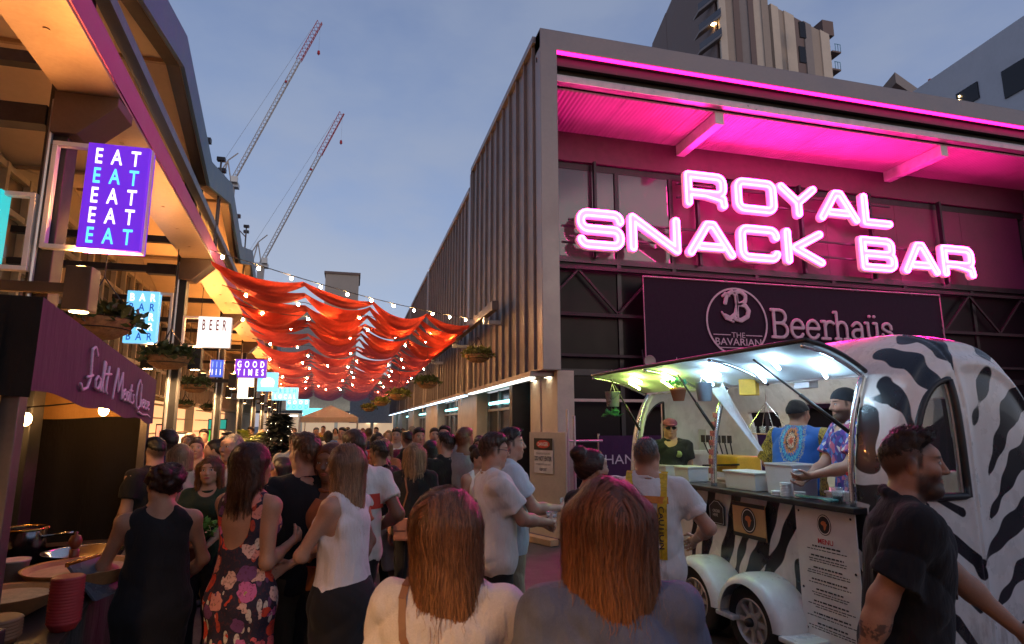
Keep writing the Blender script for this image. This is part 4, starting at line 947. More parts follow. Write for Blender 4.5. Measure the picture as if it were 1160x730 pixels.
for ps, w_ in STRIPES:
    w0, w1 = w_ if isinstance(w_, tuple) else (w_, w_*.85); n_ = len(ps)-1
    for i in range(n_):
        a = np.array(ps[i]); b = np.array(ps[i+1]); d = b-a
        t = np.clip(((V-a) @ d)/(d @ d), 0, 1); q = np.linalg.norm(V-a-t[:, None]*d, axis=1)-(w0+(w1-w0)*((i+t)/n_))
        sd = np.minimum(sd, q+wob)
inside = tf(V[:, 0], V[:, 1], V[:, 2], .03) < 0
sd[inside] = .3
me = npmesh('body', V, F); vattr(me, 'stripe', sd)
m, n, p = base('zebra_gelcoat'); v = n.obj()
st_ = n.smooth(n.attr('stripe'), -.004, .004); nz = n.noise(v, 5, 5).outputs[0]; grime = n.noise(n.mapping(v, (1, 1, .4)), 14, 5).outputs[0]
wht = n.ramp(n.math('ADD', n.math('MULTIPLY', nz, .5), n.math('MULTIPLY', grime, .5)), [(.3, (.66, .63, .59)), (.65, (.82, .80, .77))])
sp_ = n.new('ShaderNodeSeparateXYZ'); n.l.new(v, sp_.inputs[0]); low = n.math('MULTIPLY', n.math('SUBTRACT', 1., n.smooth(sp_.outputs[2], .25, .75)), n.smooth(n.noise(n.mapping(v, (3, 3, .8)), 9, 5).outputs[0], .42, .62))
zc = n.mix(st_, (.012, .012, .016), wht); n.l.new(n.mix(n.math('MULTIPLY', low, .55), zc, (.13, .10, .075)), p.inputs['Base Color'])
n.l.new(n.ramp(nz, [(.3, (.22,)*3), (.7, (.36,)*3)]), p.inputs['Roughness']); p.inputs['Coat Weight'].default_value = .25
BODY = link('body', me, m, TR)
TRM = mat('chrome_trim', (.62, .63, .65), .2, .9, .08)
def pz(z):   # hatch-side surface x at height z
    q = abs(z-1.15)/(1.37 if z > 1.15 else 1.6); return TC_-TH_*max(0, 1-q**2.35)**(1/2.35)
def yn(x, z):
    r_ = float(tprof(np.array(x), np.array(z))); return 1.63-1.83*max(0, 1-r_**7)**(1/7)
zs = [1.22+(2.15-1.22)*i/14 for i in range(15)]
for y in (.20, 3.05): MB().tube([(pz(z)-.004, y, z) for z in zs], .018, 8).build('hatch_trim', TRM, TR, True)
MB().tube([(pz(z)+.01, 1.70, z) for z in zs], .028, 10).build('hatch_rib', TRM, TR, True)
for i in range(7):
    z = 1.36+.085*i; MB().box((pz(z)-.026, 1.672, z), (pz(z)-.019, 1.728, z+.05)).build('sticker', mat('sticker_ink', (.30, .08, .10), .5, 0, .6, 40), TR)
m2 = MB(); m2.box((-.09, .12, 1.205), (.30, 3.12, 1.245)); m2.build('serving_counter', mat('counter_black', (.02, .018, .02), .35, 0, .2), TR, bevel=.006)
MB().box((.301, .22, 1.19), (.50, 3.1, 1.225)).build('work_top', mat('worktop_steel', (.45, .45, .46), .3, .7), TR, bevel=.004)
WP = []
for i in range(25):
    a_ = pi/2+pi/2*i/24; WP.append((.55+.38*cos(a_), 1.34+.77*sin(a_)))
loop = WP+[(.17+.038*i, 1.34) for i in range(1, 11)]+[(.55, 1.34+.077*i) for i in range(1, 11)]
k = MB(); k.tube([(x, yn(x, z)-.016, z) for x, z in loop], .024, 8); wf = k.build('window_frame', BLK, TR, True)
k = MB(); k.sheet(lambda i, t: (lambda x, z: (x, yn(x, z)+.022, z))(WP[i][0], 1.34+(WP[i][1]-1.34)*t), range(25), np.linspace(0, 1, 12))
PANE, n, p = base('smoked_pane'); p.inputs['Base Color'].default_value = (.05, .05, .055, 1); p.inputs['Roughness'].default_value = .06; p.inputs['Alpha'].default_value = .72; p.inputs['Specular IOR Level'].default_value = .8
k.build('pane', PANE, wf, True, fix=False)
loop2 = [(.62+.44*cos(pi/2+pi/2*i/24), 1.08+1.0*sin(pi/2+pi/2*i/24)) for i in range(25)]+[(.62, 1.08), (.62, 2.08)]
k = MB(); k.tube([(x, 3.26-yn(x, z)-.05, z) for x, z in loop2], .015, 8); k.build('rear_window_seal', BLK, TR, True)
# awning: the curved hatch panel swung up
def aw(t, y, d=0.):
    s_ = y/3.0; x = .15-.74*t; z = 2.165+.165*t+.14*t*(1-t)
    return (x+d*.2, .13-.2*t+(2.94+.06*t)*s_, z+d)
k = MB(); ts = np.linspace(0, 1, 22); ys = np.linspace(0, 3, 9)
k.sheet(lambda t, y: aw(t, y, 0), ts, ys); 
UND = mat('awning_underside', (.66, .68, .68), .6, 0, .06, 3.)
AW = k.build('awning', UND, TR, True, fix=False)
k = MB(); k.sheet(lambda t, y: aw(t, y, .032), ts, ys); k.build('awning_skin', mat('awning_skin', (.20, .19, .21), .35, .3, .2, 3.), AW, True, fix=False)
k = MB(); k.tube([aw(t, 0, .016) for t in ts], .017, 8); k.tube([aw(t, 3, .016) for t in ts], .017, 8); k.tube([aw(1, y, .016) for y in ys], .017, 8); k.build('awning_edge', BLK, AW, True)
k = MB()
for y in (.0, .95, 1.9, 2.95): MB().tube([aw(t, min(2.98, y+.02), -.02) for t in ts], .014, 6).build('awning_rib', TRM, AW, True)
TG = emit('tube_green', (.70, 1, .20), 48.); TB = emit('tube_blue', (.46, .74, 1.), 48.)
for y, t0, t1, m_ in [(2.75, .30, .58, TG), (2.45, .55, .82, TG), (2.2, .2, .5, TG), (1.9, .5, .8, TG), (1.55, .2, .5, TB), (1.25, .45, .78, TB), (.9, .15, .45, TB), (.55, .45, .75, TB), (.28, .12, .42, TB)]:
    k = MB(); k.tube([aw(t0+(t1-t0)*i/6, y-.10*i/6, -.045) for i in range(7)], .013, 8); k.build('tube_light', m_, AW, True)
k = MB(); k.tube([(.9, .5, 2.40), (.9, 2.7, 2.40)], .014, 8); k.build('interior_tube_light', emit('tube_white', (.85, .95, 1), 22.), TR, True)
for y0, y1, t in ((.22, .6, .8), (1.7, 1.75, .6), (3.03, 2.8, .8)):
    q = aw(t, y1, -.03); k = MB(); k.tube([(pz(1.75), y0, 1.75), q], .009, 6); k.tube([(pz(1.75), y0, 1.75), tuple(Vector((pz(1.75), y0, 1.75)).lerp(Vector(q), .5))], .015, 8); k.build('gas_strut', BLK, TR, True)
# wheels and fenders
RIMM = mat('rim_white', (.55, .54, .52), .35, .3, .12); TYRE = mat('tyre_rubber', (.02, .02, .021), .75, 0, .3, 20, .3)
def wheel(y):
    k = MB(); k.lathe([(.165, .07), (.17, .10), (.235, .105), (.272, .085), (.282, .05), (.282, -.05), (.272, -.085), (.235, -.105), (.165, -.10)], (-.13, y, .285), 40, 'x'); t = k.build('tyre', TYRE, TR, True)
    k = MB(); k.lathe([(.175, -.10), (.165, -.108), (.15, -.09), (.145, -.02), (.0, -.02)], (-.13, y, .285), 40, 'x')
    for j in range(8):
        a_ = 2*pi*j/8; c_, s_ = cos(a_), sin(a_); k.beam((-.205, y+.055*c_, .285+.055*s_), (-.215, y+.155*c_, .285+.155*s_), .035, .02, (1, 0, 0))
    k.lathe([(.0, -.105), (.06, -.10), (.07, -.07), (.07, -.03)], (-.13, y, .285), 24, 'x'); r_ = k.build('rim', RIMM, t, R(40))
    k = MB(); k.lathe([(0, -.145), (.03, -.14), (.035, -.10)], (-.13, y, .285), 16, 'x'); k.build('hub_cap', BLK, r_, True)
    k = MB(); rr_ = .345
    prof_ = [(-.02, -.04), (-.27, -.0), (-.30, -.03), (-.305, -.06)]
    def fe(a_, j):
        x, dr = [(.06, 0.), (-.05, .012), (-.16, .016), (-.24, .006), (-.285, -.02), (-.295, -.06)][j]
        e = 1+.05*max(0, cos(a_)); r2 = rr_+dr; zz = .285+r2*sin(a_); yy = y-r2*e*cos(a_)
        return (x, yy, max(zz, .30))
    k.sheet(lambda a_, j: fe(a_, j), np.linspace(-.05, pi+.05, 30), range(6)); fo = k.build('fender', mat('fender_white', (.72, .71, .69), .28, 0, .05, 4., coat=.3), TR, True, fix=False)
    k = MB(); k.box((-.29, y-.56, .262), (.04, y-.345, .299)); k.build('fender_step', MATS['fender_white'], fo, bevel=.012)
wheel(1.03); wheel(1.73)
MB().box((.05, .3, .16), (1.4, 3.0, .249)).build('chassis', BLK, TR); 
for y in (1.03, 1.73): MB().tube([(-.06, y, .285), (1.5, y, .285)], .03, 8).build('axle', BLK, TR)
k = MB(); k.box((.035, .52, .42), (.062, .60, .50)); k.build('tail_lamp', emit('tail_red', (1, .03, .03), .8), TR)
# posters and boards on the flank
PAPER = mat('menu_paper', (.74, .71, .67), .6, 0, .04); INKB = mat('print_black', (.02, .02, .02), .6); ORG = mat('print_orange', (.62, .17, .05), .6); REDI = mat('print_red', (.55, .03, .04), .6)
mb_ = MB(); mb_.box((-.028, .17, .27), (-.020, .70, 1.195)); MENU = mb_.build('menu_board', PAPER, TR)
def fl(yc, zc, x=-.0305): return lambda u, v_, t=0.: (x-t, yc-u, zc+v_)
AFR = [(-.42,.55),(-.1,.62),(.2,.55),(.42,.5),(.5,.2),(.72,.12),(.5,-.15),(.42,-.4),(.25,-.72),(.05,-.85),(-.08,-.7),(-.1,-.35),(-.2,-.1),(-.5,-.05),(-.72,.12),(-.65,.35)]
def emblem(parent, yc, zc, r, x=-.0305):
    k = MB(); k.prism([(r*cos(2*pi*i/40), r*1.18*sin(2*pi*i/40)) for i in range(40)], fl(yc, zc, x), 0, .001); e = k.build('round_emblem', INKB, parent)
    k = MB(); k.sheet(lambda i, j: fl(yc, zc, x-.0022)((r*.82+.006*j)*cos(2*pi*i/40), (r*.82+.006*j)*1.18*sin(2*pi*i/40)), range(41), (0, 1)); k.build('emblem_ring', PAPER, e, fix=False)
    k = MB(); k.prism([(u*r*.62, v_*r*.72) for u, v_ in AFR], fl(yc, zc, x-.0015), 0, .001); k.build('continent_shape', ORG, e)
emblem(MENU, .435, 1.09, .062)
text('menu_heading', 'MENU', REDI, MENU, .036, fl(.435, .955), .135, bold=.02)
k = MB(); rnd = random.Random(4); z = .925
for blk in range(8):
    for ln, (wd, hh) in enumerate(((.30, .011), (.42, .0065), (.36, .0065))[:3 if blk % 3 else 2]):
        wd *= rnd.uniform(.75, 1.08); u = -wd/2
        while u < wd/2:
            l_ = rnd.uniform(.012, .04); k.add([fl(.435, z-(.0), -.0295)(u, 0), fl(.435, z, -.0295)(min(u+l_, wd/2), 0), fl(.435, z, -.0295)(min(u+l_, wd/2), hh), fl(.435, z, -.0295)(u, hh)], [(0, 1, 2, 3)]); u += l_+.007
        z -= hh+.010
    z -= .030
pr = k.build('menu_print', INKB, MENU, fix=False); pr['kind'] = 'stuff'
k = MB()
for y, z in ((.205, 1.16), (.665, 1.165), (.20, .80), (.67, .62), (.22, .33), (.66, .34)): k.lathe([(.009, -.003), (.0085, 0), (0, .001)], (-.029, y, z), 10, 'x')
k.build('press_stud', DARK, MENU)
k = MB(); k.box((-.026, 1.03, .865), (-.018, 1.42, 1.15)); sq = k.build('square_poster', mat('poster_tan', (.52, .30, .13), .6, 0, .1), TR); emblem(sq, 1.225, 1.01, .088, -.0285)
for z in (1.118, .866): MB().box((-.0285, 1.03, z), (-.0262, 1.42, z+.0315)).build('poster_band', INKB, sq)
for yc in (1.64, 1.90):
    hs = [(-.105, -.10), (.105, -.10), (.105, .06), (.03, .115), (-.03, .115), (-.105, .06)]
    k = MB(); k.prism(hs, fl(yc, 1.02, -.018), 0, .008); tb_ = k.build('chalk_tag', BLK, TR)
    k = MB(); k.tube([fl(yc, 1.02, -.0275)(u*.88, v_*.88) for u, v_ in hs+hs[:1]], .0022, 5); k.build('chalk_outline', PAPER, tb_)
    text('chalk_lettering', 'ORDER\nHERE' if yc < 1.8 else 'PICK\nUP', PAPER, tb_, .026, fl(yc, 1.025, -.0275), .10)
# inside
k = MB(); k.box((.64, 3.18, 1.46), (1.1, 3.34, 1.50)); k.box((.64, 3.18, 1.501), (.66, 3.34, 1.75)); k.box((1.08, 3.18, 1.501), (1.1, 3.34, 1.75)); k.build('end_wall_shelf', WHITE, TR)
k = MB(); k.box((1.0, .4, .31), (1.38, 3.0, 1.15)); k.box((.98, .38, 1.151), (1.40, 3.05, 1.19)); k.build('back_bench', mat('bench_cream', (.55, .50, .38), .5, .1), TR, bevel=.006)
# ------------------------------------------------------------------ things on and around the counter
def tw_(x, y, z): 
    M = Matrix.Rotation(R(5), 3, 'Z'); return Vector((3.40, 3.40, 0))+M @ Vector((x, y, z))
TUB = mat('tub_plastic', (.66, .68, .72), .4, 0, .04); FOAM = mat('foam_white', (.74, .74, .74), .7, 0, .04)
def tub(name, label, cat, x, y, w_, d_, h, m, lid=True, z=1.246):
    t = thing(name, label, cat, tw_(x, y, z), R(5)); k = MB(); tp = .93
    k.add([(sx*w_/2*s, sy*d_/2*s, zz) for s, zz in ((tp, 0), (1, h)) for sx, sy in ((-1, -1), (1, -1), (1, 1), (-1, 1))], [(0,3,2,1),(0,1,5,4),(1,2,6,5),(2,3,7,6),(3,0,4,7)]+([] if not lid else [(4,5,6,7)])); k.build('box', m, t, bevel=.006)
    k = MB(); k.box((-w_/2-.008, -d_/2-.008, h+.001), (w_/2+.008, d_/2+.008, h+.016)) if lid else [k.beam((a*w_/2, b*d_/2, h), (c*w_/2, e*d_/2, h), .014, .014) for a, b, c, e in ((-1,-1,1,-1),(1,-1,1,1),(1,1,-1,1),(-1,1,-1,-1))]
    k.build('lid' if lid else 'rim', m, t, bevel=.003); return t
tub('plastic_tub', 'small white tub on the counter next to the herb pot', 'tub', .14, 2.60, .20, .17, .12, TUB); tub('plastic_tub', 'larger white tub with handle hole beside the silver hatch rib', 'tub', .14, 2.22, .24, .24, .13, TUB)
tub('foam_box', 'long white foam box on the counter right of the silver rib', 'box', .16, 1.38, .26, .40, .14, FOAM); tub('storage_tub', 'tall milky open storage tub at the middle of the counter', 'tub', .17, .92, .26, .30, .24, TUB, False); tub('foam_box', 'small white takeaway box by the cook in the patterned apron', 'box', .20, .48, .13, .15, .05, FOAM)
for j, (x, y, h) in enumerate(((.03, .84, 9), (.05, .72, 4), (.02, .93, 3))):
    t = thing('cup_stack', ['tall stack of white paper lids before the milky tub', 'low stack of white lids right of the tall stack', 'lowest stack of white lids left of the tall stack'][j], 'lids', tw_(x, y, 1.246)); k = MB()
    for i in range(h): k.lathe([(0, i*.012), (.042, i*.012), (.045, i*.012+.005), (.042, i*.012+.0105), (0, i*.012+.0105)], n=20)
    k.build('lids', FOAM, t, R(40)); t['kind'] = 'stuff'; del t['kind']
t = thing('water_bottle', 'clear ribbed water bottle with red cap at the counter near the zebra wall', 'bottle', tw_(.06, .27, 1.246)); k = MB(); k.lathe([(0, 0), (.032, 0)]+[(.033+.002*(i % 2), .01+.012*i) for i in range(12)]+[(.03, .165), (.014, .195), (.013, .205)], n=20); k.build('bottle_body', CLEAR, t, True)
k = MB(); k.lathe([(0, .205), (.016, .205), (.016, .225), (0, .226)], n=16); k.build('cap', REDI, t)
t = thing('drink_cup', 'clear plastic cup beside the ribbed water bottle', 'cup', tw_(.05, .37, 1.246)); k = MB(); k.lathe([(0, .002), (.03, 0), (.042, .11), (.044, .112), (.04, .11), (.028, .006)], n=20); k.build('cup', CLEAR, t, True)
k = MB(); k.lathe([(0, .004), (.0285, .006), (.033, .05), (0, .05)], n=20); k.build('drink', mat('drink_dark', (.05, .04, .04), .2), t)
t = thing('herb_pot', 'small white pot of green herbs at the far end of the counter', 'plant', tw_(.10, 2.86, 1.246)); k = MB(); k.lathe([(0, 0), (.04, 0), (.05, .08), (.045, .08), (0, .07)], n=18); k.build('pot', FOAM, t, True)
k = MB(); leaves(k, (0, 0, .11), .085, 140, .035, 0, random.Random(3)); k.build('herbs', mat('herb_leaf', (.08, .24, .06), .6, 0, .3, 30), t, fix=False)
t = thing('cable_tangle', 'teal and black cables lying in loops at the near counter edge', 'cable', tw_(.0, .5, 1.25)); k = MB()
for j in range(3): k.tube([tuple(Vector((.02*sin(i*.9+j*2)-.03+.02*j, .19*cos(i*.55+j), .012+.012*abs(sin(i*.7+j))))) for i in range(16)], .006, 6)
k.build('cable', mat('cable_teal', (.02, .14, .15), .5), t, True)
t = thing('grill_press', 'yellow tabletop machine with levers and utensils behind the counter', 'machine', tw_(.95, 2.55, 1.19), R(5)); YEL = mat('enamel_yellow', (.62, .38, .03), .4)
MB().box((-.16, -.24, .10), (.16, .24, .28)).build('housing', YEL, t, bevel=.02); k = MB()
for j in range(6): k.tube([(-.18, -.2+.08*j, .30), (-.20, -.2+.09*j, .42)], .008, 6); k.box((-.215, -.22+.09*j, .42), (-.195, -.17+.09*j, .50))
k.build('utensils', DARK, t); k = MB()
for a_, b_ in ((-.13, -.2), (.13, -.2), (.13, .2), (-.13, .2)): k.tube([(a_, b_, 0), (a_, b_, .11)], .015, 8)
k.build('feet', DARK, t); MB().beam((-.17, -.28, .2), (-.22, .26, .16), .02, .02).build('lever', DARK, t)
t = thing('coffee_rack', 'grey wire tray of small glasses behind the silver hatch rib', 'rack', tw_(.60, 1.62, 1.72), R(5)); k = MB()
for j in range(7): k.tube([(-.10, -.18+.06*j, 0), (.10, -.18+.06*j, 0)], .004, 5)
for x in (-.1, .1): k.tube([(x, -.2, 0), (x, .2, 0)], .006, 5); k.tube([(x, -.2, 0), (0, 0, .3), (x, .2, 0)], .004, 5)
k.tube([(0, 0, .3), (0, 0, .62)], .004, 5); k.build('tray', TRM, t)
for j in range(6): k = MB(); k.lathe([(0, .006), (.022, .006), (.028, .07), (.026, .07), (.02, .012)], (-.05+.1*(j % 2), -.13+.13*(j//2), 0), 12); k.build('glass', CLEAR, t, True)
# hanging bits
def hang(name, label, cat, px, py, x, y_, build):
    t = thing(name, label, cat, tw_(x, y_, 0), R(5)); return t
def hook(t, z, top): k = MB(); k.tube([(0, -.05, z), (0, 0, z+.09), (0, .05, z)], .004, 5); k.tube([(0, 0, z+.09), (0, 0, top)], .003, 4); k.build('hanger', WHITE, t)
q = tw_(-.42, 2.78, 2.0); t = thing('hanging_bucket', 'small silver bucket with drooping green sprig under the far awning tip', 'bucket', q, R(5)); k = MB(); k.lathe([(0, 0), (.065, 0), (.08, .16), (.083, .16), (.075, .155), (.06, .01)], n=20); k.build('bucket', mat('bucket_silver', (.55, .58, .62), .3, .5), t, True); hook(t, .16, .40)
k = MB(); leaves(k, (0, -.01, -.09), .075, 70, .055, .1, random.Random(9)); k.build('sprig', mat('sprig_green', (.05, .22, .10), .5, 0, .3, 30), t, fix=False)
q = tw_(-.22, 1.86, 2.03); t = thing('hanging_pot', 'terracotta pot in a wire cage hanging at the middle of the awning', 'plant pot', q, R(5)); k = MB(); k.lathe([(0, 0), (.05, 0), (.075, .10), (.08, .10), (.08, .125), (.07, .125), (0, .1)], n=20); k.build('pot', mat('terracotta', (.30, .09, .04), .8), t, True); hook(t, .125, .42)
k = MB(); leaves(k, (0, 0, .15), .09, 70, .05, 0, random.Random(2)); k.build('sprig', MATS['sprig_green'], t, fix=False)
q = tw_(-.12, 1.60, 2.02); t = thing('hanging_bucket', 'pale blue bucket hanging just right of the terracotta pot', 'bucket', q, R(5)); k = MB(); k.lathe([(0, 0), (.06, 0), (.078, .17), (.08, .17), (.072, .165), (.055, .01)], n=20); k.build('bucket', mat('bucket_blue', (.42, .55, .70), .35, .2), t, True); hook(t, .17, .40)
q = tw_(.10, 1.26, 2.06); t = thing('hanging_lantern', 'yellow paper cube lantern under the bright half of the awning', 'lantern', q, R(40)); MB().box((-.07, -.07, 0), (.07, .07, .14)).build('cube', mat('lantern_yellow', (.66, .40, .05), .6), t, bevel=.006); hook(t, .141, .35)
q = tw_(.30, .82, 2.10); t = thing('hanging_box', 'small pale blue box hanging between the two trailer cooks', 'box', q, R(5)); MB().box((-.05, -.08, 0), (.05, .08, .11)).build('box', TUB, t, bevel=.006); hook(t, .111, .3)
q = tw_(.16, 1.48, 1.5); t = thing('bunting_flag', 'white pointed cloth pennant hanging slantwise behind the silver rib', 'bunting', q, R(5)); k = MB()
k.sheet(lambda u, v_: (-.10+.12*v_+.03*sin(u*6), .20-.42*v_+(u-.5)*.22*(1-v_), .70-.62*v_-.05*sin(u*pi)*(1-v_)), np.linspace(0, 1, 9), np.linspace(0, 1, 16)); k.build('pennant', cloth('pennant_white', (.72, .72, .74), 200), t, True, fix=False)
# ================================================================== people: one skin per body from blended distance fields
def skin_mat(tone, lip=(.42, .13, .11), brow=(.05, .03, .02), beard=0., beardc=(.03, .02, .015), scalp=0.):
    key = 'skin_%.2f_%.2f_%.3f_%.2f_%.1f' % (tone[0], lip[0], brow[0], beard, scalp)
    if key in MATS: return MATS[key]
    m, n, p = base(key); v = n.obj(); hp = n.attr('hp', 'Vector')
    sep = n.new('ShaderNodeSeparateXYZ'); n.l.new(hp, sep.inputs[0]); x, y, z = sep.outputs; ax = n.math('ABSOLUTE', x)
    a = n.noise(v, 11, 4).outputs[0]; b = n.noise(v, 130, 3).outputs[0]
    c = n.ramp(n.math('ADD', n.math('MULTIPLY', a, .6), n.math('MULTIPLY', b, .4)), [(.32, [q*.86 for q in tone]), (.68, [min(1, q*1.1) for q in tone])])
    def ell(cx, cz, rx, rz, soft=.25):
        u = n.math('DIVIDE', n.math('SUBTRACT', ax, cx), rx); w_ = n.math('DIVIDE', n.math('SUBTRACT', z, cz), rz)
        d = n.math('SQRT', n.math('ADD', n.math('MULTIPLY', u, u), n.math('MULTIPLY', w_, w_)))
        return n.math('MULTIPLY', n.math('SUBTRACT', 1., n.smooth(d, 1-soft, 1+soft)), n.math('GREATER_THAN', y, .045))
    blush = n.math('MULTIPLY', ell(.045, -.025, .03, .03, .9), .35); c = n.mix(blush, c, [tone[0]*1.05, tone[1]*.75, tone[2]*.7])
    if scalp:
        ln_ = n.math('SUBTRACT', z, n.math('MULTIPLY', n.math('MAXIMUM', y, -.06), 1.15)); ln_ = n.math('ADD', ln_, n.math('MULTIPLY', b, .02))
        sm = n.math('MULTIPLY', n.smooth(ln_, -.012, .045), n.math('LESS_THAN', n.math('ABSOLUTE', z), .14)); sb = n.math('MULTIPLY', n.math('MULTIPLY', n.smooth(z, -.03, .0), n.smooth(n.math('ABSOLUTE', n.math('SUBTRACT', y, .018)), .016, .004)), n.math('GREATER_THAN', ax, .05))
        c = n.mix(n.math('MULTIPLY', n.math('MAXIMUM', sm, sb), scalp), c, [q*.8+tone[i]*.06 for i, q in enumerate(brow)])
    if beard:
        bm = n.math('MULTIPLY', n.smooth(n.math('ADD', n.math('MULTIPLY', z, -1.), n.math('MULTIPLY', b, .02)), .028, .06), n.smooth(y, -.01, .02)); bm = n.math('MULTIPLY', bm, n.math('LESS_THAN', n.math('ABSOLUTE', z), .14))
        c = n.mix(n.math('MULTIPLY', bm, beard), c, beardc)
    c = n.mix(ell(0, -.0575, .024, .0095), c, lip); c = n.mix(n.math('MULTIPLY', ell(0, -.058, .021, .0016), .8), c, [q*.3 for q in lip])
    c = n.mix(n.math('MULTIPLY', ell(.033, .031, .021, .0055, .5), .8), c, brow)
    c = n.mix(ell(.032, .0105, .0145, .0075), c, (.03, .018, .014)); c = n.mix(ell(.032, .0095, .012, .0055), c, (.55, .52, .5)); c = n.mix(ell(.032, .010, .0058, .0058), c, (.02, .014, .01))
    c = n.mix(n.math('MULTIPLY', ell(.008, -.030, .0045, .003), .7), c, [q*.25 for q in tone])
    n.l.new(c, p.inputs['Base Color'])
    n.l.new(n.ramp(a, [(.3, (.42,)*3), (.7, (.56,)*3)]), p.inputs['Roughness'])
    p.inputs['Subsurface Weight'].default_value = .12; p.inputs['Subsurface Radius'].default_value = (1, .35, .2); p.inputs['Subsurface Scale'].default_value = .012
    p.inputs['Specular IOR Level'].default_value = .4
    n.l.new(n.bump(b, .12, .004), p.inputs['Normal']); MATS[key] = m; return m
def hair_mat(c, tip=None, rough=.42):
    key = 'hair_%.3f_%.3f_%.3f' % (c[0], c[1], (tip or c)[0])
    if key in MATS: return MATS[key]
    m, n, p = base(key); v = n.obj(); tip = tip or c
    st = n.attr('st'); hz = n.attr('hz'); s = n.noise(n.mapping(v, (1, 1, .08)), 260, 3).outputs[0]
    f = n.math('ADD', n.math('MULTIPLY', st, .6), n.math('MULTIPLY', s, .4))
    g = n.smooth(hz, .15, .95); cc = n.mix(g, c, tip)
    dk = n.ramp(f, [(.12, (.30,)*3), (.5, (.95,)*3), (.9, (1.7,)*3)]); mx = n.new('ShaderNodeMix', data_type='RGBA', blend_type='MULTIPLY'); mx.inputs[0].default_value = 1
    n.l.new(cc, mx.inputs[6]); n.l.new(dk, mx.inputs[7]); n.l.new(mx.outputs[2], p.inputs['Base Color'])
    p.inputs['Roughness'].default_value = rough; p.inputs['Specular IOR Level'].default_value = .45
    n.l.new(n.bump(s, .5, .004), p.inputs['Normal']); MATS[key] = m; return m
def rot(yaw=0, pitch=0, roll=0):
    return np.array((Matrix.Rotation(R(yaw), 3, 'Z') @ Matrix.Rotation(R(pitch), 3, 'X') @ Matrix.Rotation(R(roll), 3, 'Y')))
def ik(a, t, l1, l2, hint):
    a = np.array(a, float); t = np.array(t, float); d = t-a; L_ = np.linalg.norm(d); L_ = min(max(L_, abs(l1-l2)+.01), l1+l2-.002); u = d/np.linalg.norm(d)
    t = a+u*L_; x = (l1*l1-l2*l2+L_*L_)/(2*L_); h = sqrt(max(l1*l1-x*x, 0)); hv = np.array(hint, float); hv = hv-u*(hv @ u); hv /= max(np.linalg.norm(hv), 1e-6)
    return a+u*x+hv*h, t
NP = lambda *q: np.array(q, float)
HAIRLESS = ('bald',)
def hair_field(style, L_, h, vol=1.):
    lo = NP(-.17, -.20, -.17); hi = NP(.17, .15, .17)
    if style in ('long', 'bob', 'pony'): lo[2] = -L_-.06
    if style in ('long', 'bob'): lo[0] = -.2; hi[0] = .2
    S = SDF(lo, hi, h); v_ = vol
    if style == 'buzz': S.ell((0, -.012, .018), (.0785, .0985, .0945))
    elif style == 'short': S.ell((0, -.012, .024), (.0815*v_, .102*v_, .100*v_)); S.ell((0, .018, .084*v_), (.064, .070, .036), .03); S.f = (S.f-.004*np.abs(np.sin(S.axes()[0]*75+np.sin(S.axes()[1]*60)*2+S.axes()[2]*30))*(S.axes()[2] > .05)).astype('f4')
    elif style == 'quiff': S.ell((0, -.013, .020), (.0805, .100, .0965)); S.ell((0, .008, .080), (.064, .080, .036), .02); S.ell((0, .044, .086), (.050, .032, .024), .03); r_ = random.Random(3); [S.ell((r_.uniform(-.05, .05), r_.uniform(-.06, .05), r_.uniform(.098, .112)), (.012, .016, .010), .012) for i in range(40)]
    elif style in ('bun', 'pony'):
        S.ell((0, -.016, .020), (.0845, .104, .099))
        if style == 'bun': S.ell((0, -.095, .095), (.052, .05, .048), .02)
        else: S.cap((0, -.10, .04), (0, -.15, -.05), .035, .04, .03); S.cap((0, -.15, -.05), (0, -.14, -L_), .04, .015, .03)
    elif style == 'updo':
        S.ell((0, -.018, .022), (.088, .108, .100)); r_ = random.Random(11)
        for i in range(46):
            a_ = r_.uniform(0, 2*pi); b_ = r_.uniform(-.3, 1.); p_ = NP(.08*cos(a_)*cos(b_), -.03+.10*sin(a_)*cos(b_), .02+.085*sin(b_))
            if p_[1] < .03: S.ell(p_, (.026, .028, .022), .014)
    elif style in ('long', 'bob'):
        S.ell((0, -.014, .024), (.088*v_, .107*v_, .101*v_))
        r_ = random.Random(int(L_*1000))
        for i in range(9):
            x = -.078+.0195*i; Lx = r_.uniform(.80, 1.0)*(1-.22*abs(x)/.078 if style == 'long' else 1); yb = -.075+.055*(abs(x)/.078)**2
            S.cap((x, yb+.01, .02), (x*1.22*v_, yb-.012, -L_*Lx), .038*v_, (.017 if style == 'long' else .026)*v_, .03)
        for sx in (-1, 1): S.cap((sx*.078, .012, .03), (sx*.092, .012, -L_*.62), .026, .02, .03)
    X, Y, Z = S.axes()
    if style in ('long', 'bob'):
        face = np.sqrt((X/.066)**2+((Y-.125)/.105)**2+((Z+.045)/.125)**2)-1
        S.f = smax(S.f, -face*.07, .012)
    else:
        g = ((.040 if style == 'quiff' else .022)+.62*Y)-Z
        if style in ('bun', 'pony', 'updo'): g = np.maximum((.0+.80*Y)-Z, -.075-Z)
        side = .02*np.exp(-((Y-.018)/.016)**2)*(Z > -.035)
        S.f = smax(S.f, g-side, .012)
        if style in ('short', 'quiff', 'buzz'): S.f = S.f+.009*(1-np.clip(-(g-side)/.05, 0, 1))
    S.f = (S.f+.0022*np.sin(X*190+8*np.sin(Z*14))*np.sin(Y*170+5*np.sin(Z*21))).astype('f4')
    return S
